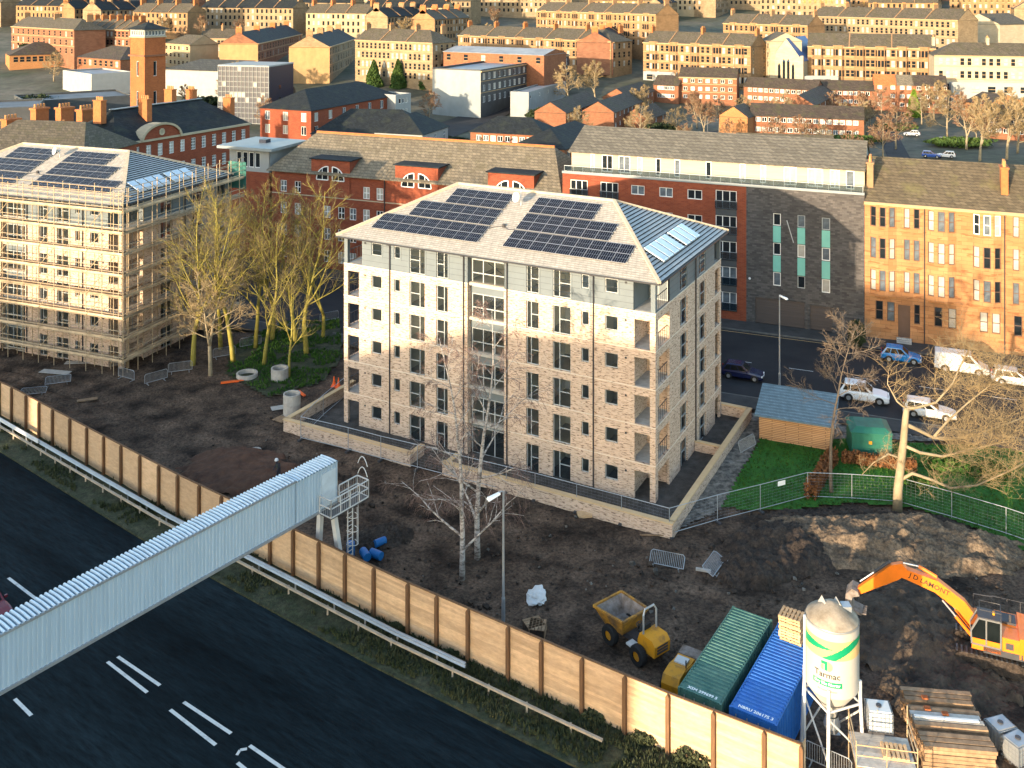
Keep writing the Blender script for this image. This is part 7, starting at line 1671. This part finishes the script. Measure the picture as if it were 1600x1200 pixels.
MC_ = dict(seed=3, H=10, r0=.22, first=.25, n1=14, n2=8, n3=7, n4=3, up=.35, spread=.42, l1=.5, fork=.3, tw=.013)
for px, py, k, ar, rz, s, wm, tm, lab in (
    (301, 571, 'mb', MB_, 0, 1.05, 'moss_bark', 'moss_twig', 'tall forked tree with yellow mossy trunk nearest the scaffolding'), (329, 588, 'mc', MC_, 0, 1.08, 'tan_bark', 'tan_twig', 'short bushy tree with pale twigs in front of the mossy trees'),
    (365, 567, 'ma', MA_, 1., 1.05, 'moss_bark', 'moss_twig', 'straight tall mossy tree in the middle of the left group'), (399, 545, 'ma', MA_, 3., 1.0, 'moss_bark', 'moss_twig', 'thin mossy tree just right of the middle of the left group'),
    (412, 572, 'ma', MA_, 4.4, .88, 'moss_bark', 'moss_twig', 'slender mossy tree beside the single concrete ring'), (451, 592, 'ma', MA_, 5.3, .62, 'moss_bark', 'moss_twig', 'small dark stemmed tree right of the concrete ring'),
    (479, 554, 'mb', MB_, 2., 1.04, 'moss_bark', 'moss_twig', 'tall bright mossy tree nearest the new flats'), (505, 528, 'mb', MB_, 4., .8, 'moss_bark', 'moss_twig', 'low tree behind the tall bright mossy one'), (425, 532, 'mb', MB_, 5., .95, 'moss_bark', 'moss_twig', 'mossy tree at the back of the left group'), (345, 545, 'ma', MA_, 2.2, 1.0, 'moss_bark', 'moss_twig', 'mossy tree behind the short bushy one'), (462, 535, 'ma', MA_, .4, .98, 'moss_bark', 'moss_twig', 'mossy tree left of the tall bright one')):
    tree('bare_tree', lab, px, py, k, ar, wm, tm, rz, s, group=GP)
for px, py, rz, lab, s in ((722, 905, 0, 'nearer white barked birch in front of the flats', 1.04), (746, 872, 2.2, 'further white barked birch in front of the flats', 1.12)):
    tree('birch_tree', lab, px, py, 'bi%d' % (rz > 1), dict(seed=11+int(rz), H=15.5, r0=.2, first=.1, n1=15, n2=8, n3=6, n4=3, up=.25, spread=.33, l1=.32, droop=.9, tw=.011, lean=(.02, 0), rmin=.02), 'birch_bark', 'birch_twig', rz, s)
tree('street_tree', 'slim bare street tree on the lawn beside the shed', 1299, 772, 'st', dict(seed=21, H=13.8, r0=.165, first=.45, n1=17, n2=8, n3=6, n4=3, up=.3, spread=.45, l1=.36, tw=.013), 'grey_bark', 'grey_twig', 1.)
# the spreading tree on the lawn: limbs built one by one, reaching to the right
p = at(1402, 799); SPR = thing('spreading_tree', 'pale trunked spreading tree with limbs reaching right over the lawn', 'tree', (p.x, p.y, .1))
wd = MB(); tg = MB(); R_ = random.Random(31)
def limb(pts, r0, r1, n=6): wd.tube(pts, [r0+(r1-r0)*i/(len(pts)-1) for i in range(len(pts))], n)
def spray(pts, L, k, tw=.013, dp=2):
    for i in range(k):
        t = R_.random(); x = t*(len(pts)-1); j = min(int(x), len(pts)-2); a = V(pts[j]).lerp(V(pts[j+1]), x-j)
        d = V((R_.uniform(-.6, 1.2), R_.uniform(-1, 1), R_.uniform(-.35, 1))).normalized(); b = [a]
        for q in range(4): d = (d+V((R_.uniform(-.35, .35), R_.uniform(-.35, .35), R_.uniform(-.25, .3)))).normalized(); b.append(b[-1]+d*L/4)
        tg.tube(b, [tw*(1.5 if dp > 1 else 1)*(1-.16*q) for q in range(5)], 3 if dp < 2 else 4, False)
        if dp: spray(b, L*.5, 6 if dp > 1 else 5, tw*.75, dp-1)
trunk = [(0, 0, -.3), (.05, 0, 1.5), (.25, 0, 3.2), (.5, .05, 5.2), (.65, .1, 6.8), (.75, .1, 7.6)]
limb(trunk, .36, .2, 10)
L1 = [(.6, .1, 6.4), (1.6, .3, 5.9), (2.9, .5, 5.2), (4.6, .6, 5.0), (6.5, .9, 5.3), (8.8, 1.1, 6.0), (11, 1.4, 6.6)]; L2 = [(.35, 0, 4.9), (1.6, -.2, 4.4), (3.2, -.4, 4.2), (5, -.3, 4.6), (7.5, 0, 5.0), (9.8, .3, 5.2)]
L3 = [(.15, 0, 2.2), (1.0, -.3, 2.9), (2.2, -.6, 2.6), (3.6, -.9, 2.1), (5.4, -1.1, 2.4), (7.4, -1., 3.2), (9.8, -.6, 4.1)]; L4 = [(.7, .1, 7.5), (1.6, .2, 7.6), (3.0, .3, 7.9), (4.4, .6, 9.2), (5.2, .9, 10.6), (6.2, 1.2, 12)]; L5 = [(.2, 0, 3.9), (-.6, .2, 4.1), (-1.6, .5, 3.3), (-2.4, .8, 2.2)]; L6 = [(.75, .1, 7.5), (.1, .3, 8.0), (-.5, .6, 9.2), (-.3, .9, 10.2)]; L7 = [(2.9, .5, 5.2), (4.2, .9, 6.3), (5.8, 1.3, 7.4), (7.6, 1.6, 8.6), (8.8, 1.8, 10)]
for l, a, b in ((L1, .16, .04), (L2, .13, .035), (L3, .14, .035), (L4, .12, .03), (L5, .09, .02), (L6, .08, .02), (L7, .1, .03)): limb([V(x) for x in l], a, b, 7)
for l, k, LL in ((L1, 44, 3.0), (L2, 36, 2.7), (L3, 30, 2.2), (L4, 34, 3.0), (L5, 10, 1.6), (L6, 12, 1.8), (L7, 40, 3.2)): spray(l[2:] if len(l) > 4 else l, LL, k)
wd.build('trunk', 'tan_bark', SPR, smooth=True); tg.build('crown', 'tan_twig', SPR)
# rusty beech hedge strips on the lawn
def leafmass(name, label, cat, P, size, n, m, leaf=.12, shape='box', seed=1, rz=0., kind=None, core=None):
    R = random.Random(seed); b = MB()
    for k in range(n):
        if shape == 'box': x, y, z = R.uniform(-.5, .5)*size[0], R.uniform(-.5, .5)*size[1], R.random()*size[2]*(1-.25*R.random())
        elif shape == 'cone': z = R.random()**1.25; a = R.uniform(0, 6.28); q = (1-z)**.75*(.55+.45*R.random()**.4)*(.86+.14*math.sin(a*3+z*9)); x, y, z = q*size[0]/2*math.cos(a), q*size[1]/2*math.sin(a), z*size[2]
        else:
            a = R.uniform(0, 6.28); t = math.acos(R.uniform(-1, 1)); q = (.62+.38*R.random()**.4)*(.8+.25*fbm(math.cos(a)*2, math.sin(a)*2, 1, 2, t*2+seed)*2); x, y, z = q*size[0]/2*math.sin(t)*math.cos(a), q*size[1]/2*math.sin(t)*math.sin(a), size[2]*(.5+.5*q*math.cos(t))
        d = V((R.uniform(-1, 1), R.uniform(-1, 1), R.uniform(-1, 1))).normalized(); e = d.orthogonal().normalized(); f = d.cross(e); s = leaf*R.uniform(.6, 1.5); c = V((x, y, z))
        b.add([c-e*s-f*s*.6, c+e*s-f*s*.6, c+e*s*.6+f*s, c-e*s*.6+f*s], [(0, 1, 2, 3)])
    o = thing(name, label, cat, P, rz); b.build('foliage', m, o); MB().tube([(0, 0, -.1), (0, 0, size[2]*.6)], [.12, .04], 6).build('stem', 'dark_bark', o); return o
a = at(1265, 783); b = at(1302, 722); m_ = (a+b)/2; d = b-a; leafmass('beech_hedge', 'rusty brown beech hedge running from the mesh fence towards the shed', 'hedge', (m_.x, m_.y, .1), (d.length, .9, 1.3), 2600, 'rust_leaf', .09, 'box', 2, math.atan2(d.y, d.x))
a = at(1316, 724); b = at(1432, 738); m_ = (a+b)/2; d = b-a; leafmass('beech_hedge', 'rusty brown beech hedge in front of the green kiosk', 'hedge', (m_.x, m_.y, .1), (d.length, .8, 1.0), 2600, 'rust_leaf', .09, 'box', 3, math.atan2(d.y, d.x))
for k, (px, py, s, lab) in enumerate(((1480, 735, 2.4, 'low green shrub under the spreading branches'), (1545, 745, 2.8, 'broad green shrub under the right limbs of the spreading tree'), (1430, 760, 1.6, 'small green shrub right of the pale trunk'))): P = at(px, py); leafmass('green_shrub', lab, 'shrub', (P.x, P.y, .1), (s*1.4, s, s*.35), 1500, 'grass_blade', .12, 'ball', 40+k)
P = at(1338, 545); leafmass('dark_shrub', 'dark green bush in front of the sandstone tenement', 'shrub', (P.x, P.y, .05), (2.2, 1.6, 3.2), 1800, 'hedge_green', .14, 'ball', 8)
for k, (px, py, s) in enumerate(((1085, 1190, 1.5), (1120, 1192, 1.7), (1010, 1160, 1.1), (930, 1125, 1.0), (700, 1030, .9), (620, 985, .8), (1160, 1198, 1.5))):
    P = at(px, py); leafmass('verge_shrub', ['dark weedy shrub in front of the lit fence panels', 'larger weedy shrub in front of the lit fence panels', 'weedy shrub at the end of the tan rail', 'weedy shrub behind the tan rail', 'small weed clump between the two rails', 'small weed clump on the verge below the lamp post', 'weedy shrub at the bottom edge by the fence end'][k], 'shrub', (P.x, P.y, 0), (s*1.6, s, s*.55), 900, 'verge_blade', .07, 'ball', 60+k)
# trees of the town
TA = dict(seed=41, H=10, r0=.25, first=.2, n1=14, n2=9, n3=6, n4=3, up=.25, spread=.42, l1=.5, tw=.045, rmin=.05); TB = dict(seed=42, H=12, r0=.28, first=.25, n1=14, n2=9, n3=6, n4=3, up=.5, spread=.36, l1=.46, tw=.045, rmin=.05, fork=.25)
TT = [(888, 128, 318, 'ta', 1.35, 'tan_twig', 'broad pale bare tree right of the modern school'), (930, 122, 322, 'tb', 1.15, 'tan_twig', 'second pale bare tree beside the broad one'), (1057, 186, 258, 'ta', .8, 'tan_twig', 'small bare tree with forked trunk on the estate green'), (1100, 187, 258, 'tb', .85, 'brown_twig', 'reddish bare tree on the estate green'), (1124, 178, 268, 'ta', .95, 'brown_twig', 'bare tree in front of the three storey brick houses'),
      (1400, 205, 240, 'ta', 1.1, 'brown_twig', 'brown bare tree left of the estate road'), (1380, 220, 228, 'ta', .9, 'brown_twig', 'low brown bare tree at the mouth of the estate road'), (1350, 175, 258, 'ta', .9, 'tan_twig', 'pale bare tree behind the long brick row'), (1480, 175, 262, 'ta', 1.25, 'tan_twig', 'wide bare tree right of the estate road'), (1510, 200, 240, 'tb', 1.1, 'brown_twig', 'russet bare tree right of the estate road'),
      (1531, 235, 224, 'tb', 1.2, 'tan_twig', 'white trunked bare tree nearest the tenement roof'), (1573, 232, 226, 'tb', 1.3, 'tan_twig', 'tall bare tree at the right edge above the tenement roof'), (1590, 215, 235, 'ta', 1.3, 'brown_twig', 'russet bare tree at the right edge'), (1210, 205, 236, 'ta', .85, 'brown_twig', 'russet bare tree before the long brick row'), (1250, 206, 236, 'tb', .7, 'brown_twig', 'slim russet bare tree before the long brick row'),
      (745, 216, 214, 'ta', .65, 'tan_twig', 'low pale shrub tree left of the low red brick flats'), (84, 103, 365, 'ta', 1.1, 'tan_twig', 'pale bare tree in front of the low school'), (290, 142, 300, 'tb', .8, 'dark_bark', 'dark bare tree right of the brick tower'), (660, 127, 350, 'ta', .7, 'dark_bark', 'dark bare tree among the conifers'), (1440, 150, 285, 'ta', .9, 'tan_twig', 'pale bare tree right of the orange roofed house'), (1300, 132, 300, 'ta', .8, 'brown_twig', 'brown bare tree behind the low brick rows'), (1140, 190, 250, 'ta', .6, 'brown_twig', 'small russet shrub tree beside the car park'), (1070, 200, 245, 'ta', .55, 'brown_twig', 'small russet shrub tree in front of the parked white cars'),
      (320, 45, 470, 'tb', 1.1, 'brown_twig', 'brown bare tree behind the yellow flats'), (1330, 230, 222, 'ta', .7, 'brown_twig', 'low russet shrub tree above the penthouse roof')]
for px, py, d, k, s, tm, lab in TT:
    P = pd(px, d)
    for q in range(14):
        if not on_building(P, 1.): break
        d += 3; P = pd(px, d)
    tree('town_tree', lab, 0, 0, k+tm, TA if k == 'ta' else TB, 'tan_bark' if tm != 'dark_bark' else 'dark_bark', tm, rnd.uniform(0, 6), s, gz(d), P=P, group='bare trees of the town')
for k, (px, d, h, w_, m, lab) in enumerate(((584, 353, 9.5, 7.5, 'conifer', 'left conifer of the three before the blond tenement'), (622, 351, 10, 7.2, 'conifer', 'middle conifer of the three before the blond tenement'), (666, 349, 9.5, 7.5, 'conifer', 'right conifer of the three before the blond tenement'), (1428, 302, 8, 5, 'bright_conifer', 'bright yellow green conifer before the orange roofed house'), (774, 216, 3.6, 4.6, 'conifer', 'small round evergreen bush by the low red brick flats'))):
    P = pd(px, d); leafmass('conifer' if k != 4 else 'evergreen_bush', lab, 'conifer' if k != 4 else 'bush', (P.x, P.y, gz(d)), (w_, w_, h), 5000, m, .3, 'cone' if k != 4 else 'ball', 80+k)
for k, (px, d, w_, h, lab) in enumerate(((20, 262, 16, 10, 'dark evergreen thicket at the left edge'), (60, 275, 18, 11, 'dark evergreen thicket left of the white shed'), (100, 290, 16, 9, 'dark evergreen thicket beside the white shed'), (925, 248, 14, 3, 'dark hedge in front of the estate gables'), (1035, 262, 12, 4, 'dark green bushes beside the small bare trees'), (860, 290, 16, 5, 'dark green bushes before the school base'), (70, 420, 26, 9, 'green tree clump among the streets at the top left'), (1255, 300, 14, 3, 'green hedge by the low brick row'))):
    P = pd(px, d); leafmass('evergreen_thicket', lab, 'bushes', (P.x, P.y, gz(d)-.5), (w_, w_*.7, h), 2600, 'hedge_green', .4, 'ball', 100+k)

# more bare trees scattered through the streets
sp2 = random.Random(12); used = set()
SPOT = [('among the estate houses', 240, 300, 900, 1590, 16), ('behind the slate halls', 262, 335, 300, 720, 8), ('among the far left streets', 400, 500, 20, 400, 12), ('among the streets at the top centre', 430, 620, 400, 1000, 12), ('among the streets at the top right', 440, 640, 1000, 1590, 12)]
for wh, d0, d1, x0, x1, n in SPOT:
    xs = sorted(sp2.uniform(x0, x1) for _ in range(n))
    for i, px in enumerate(xs):
        for _ in range(12):
            d = sp2.uniform(d0, d1); P = pd(px, d)
            if not on_building(P): break
        tm = sp2.choice(['tan_twig', 'brown_twig']); k = sp2.choice(['ta', 'tb'])
        tree('town_tree', '%s bare tree, %s from the left %s' % ('russet' if tm == 'brown_twig' else 'pale', NUM[i], wh), 0, 0, k+tm, TA if k == 'ta' else TB, 'tan_bark', tm, sp2.uniform(0, 6), sp2.uniform(.6, 1.05), gz(d), P=P, group='bare trees of the town')
for k, (px, d, w_, h) in enumerate(((1085, 258, 22, 1.2), (1250, 262, 20, 1.6), (1330, 250, 18, 2.2), (1500, 245, 20, 2.4), (1400, 275, 14, 1.8), (700, 245, 14, 2.5), (560, 320, 18, 2.5), (250, 310, 16, 3.5), (330, 320, 16, 3))):
    P = pd(px, d); leafmass('garden_hedge', 'low green garden hedge, %s of those scattered through the estate counted by distance' % NUM[k] if False else ['low green hedge on the estate green', 'green hedge behind the long brick row', 'green hedge left of the estate road', 'green hedge under the right hand bare trees', 'green hedge before the orange roofed house', 'green hedge beside the slate halls', 'green hedge at the foot of the gable tenement', 'dark hedge right of the brick tower', 'dark hedge left of the grid office'][k], 'hedge', (P.x, P.y, gz(d)-.2), (w_, w_*.5, h), 1500, 'conifer' if k < 5 else 'hedge_green', .3, 'ball', 140+k)
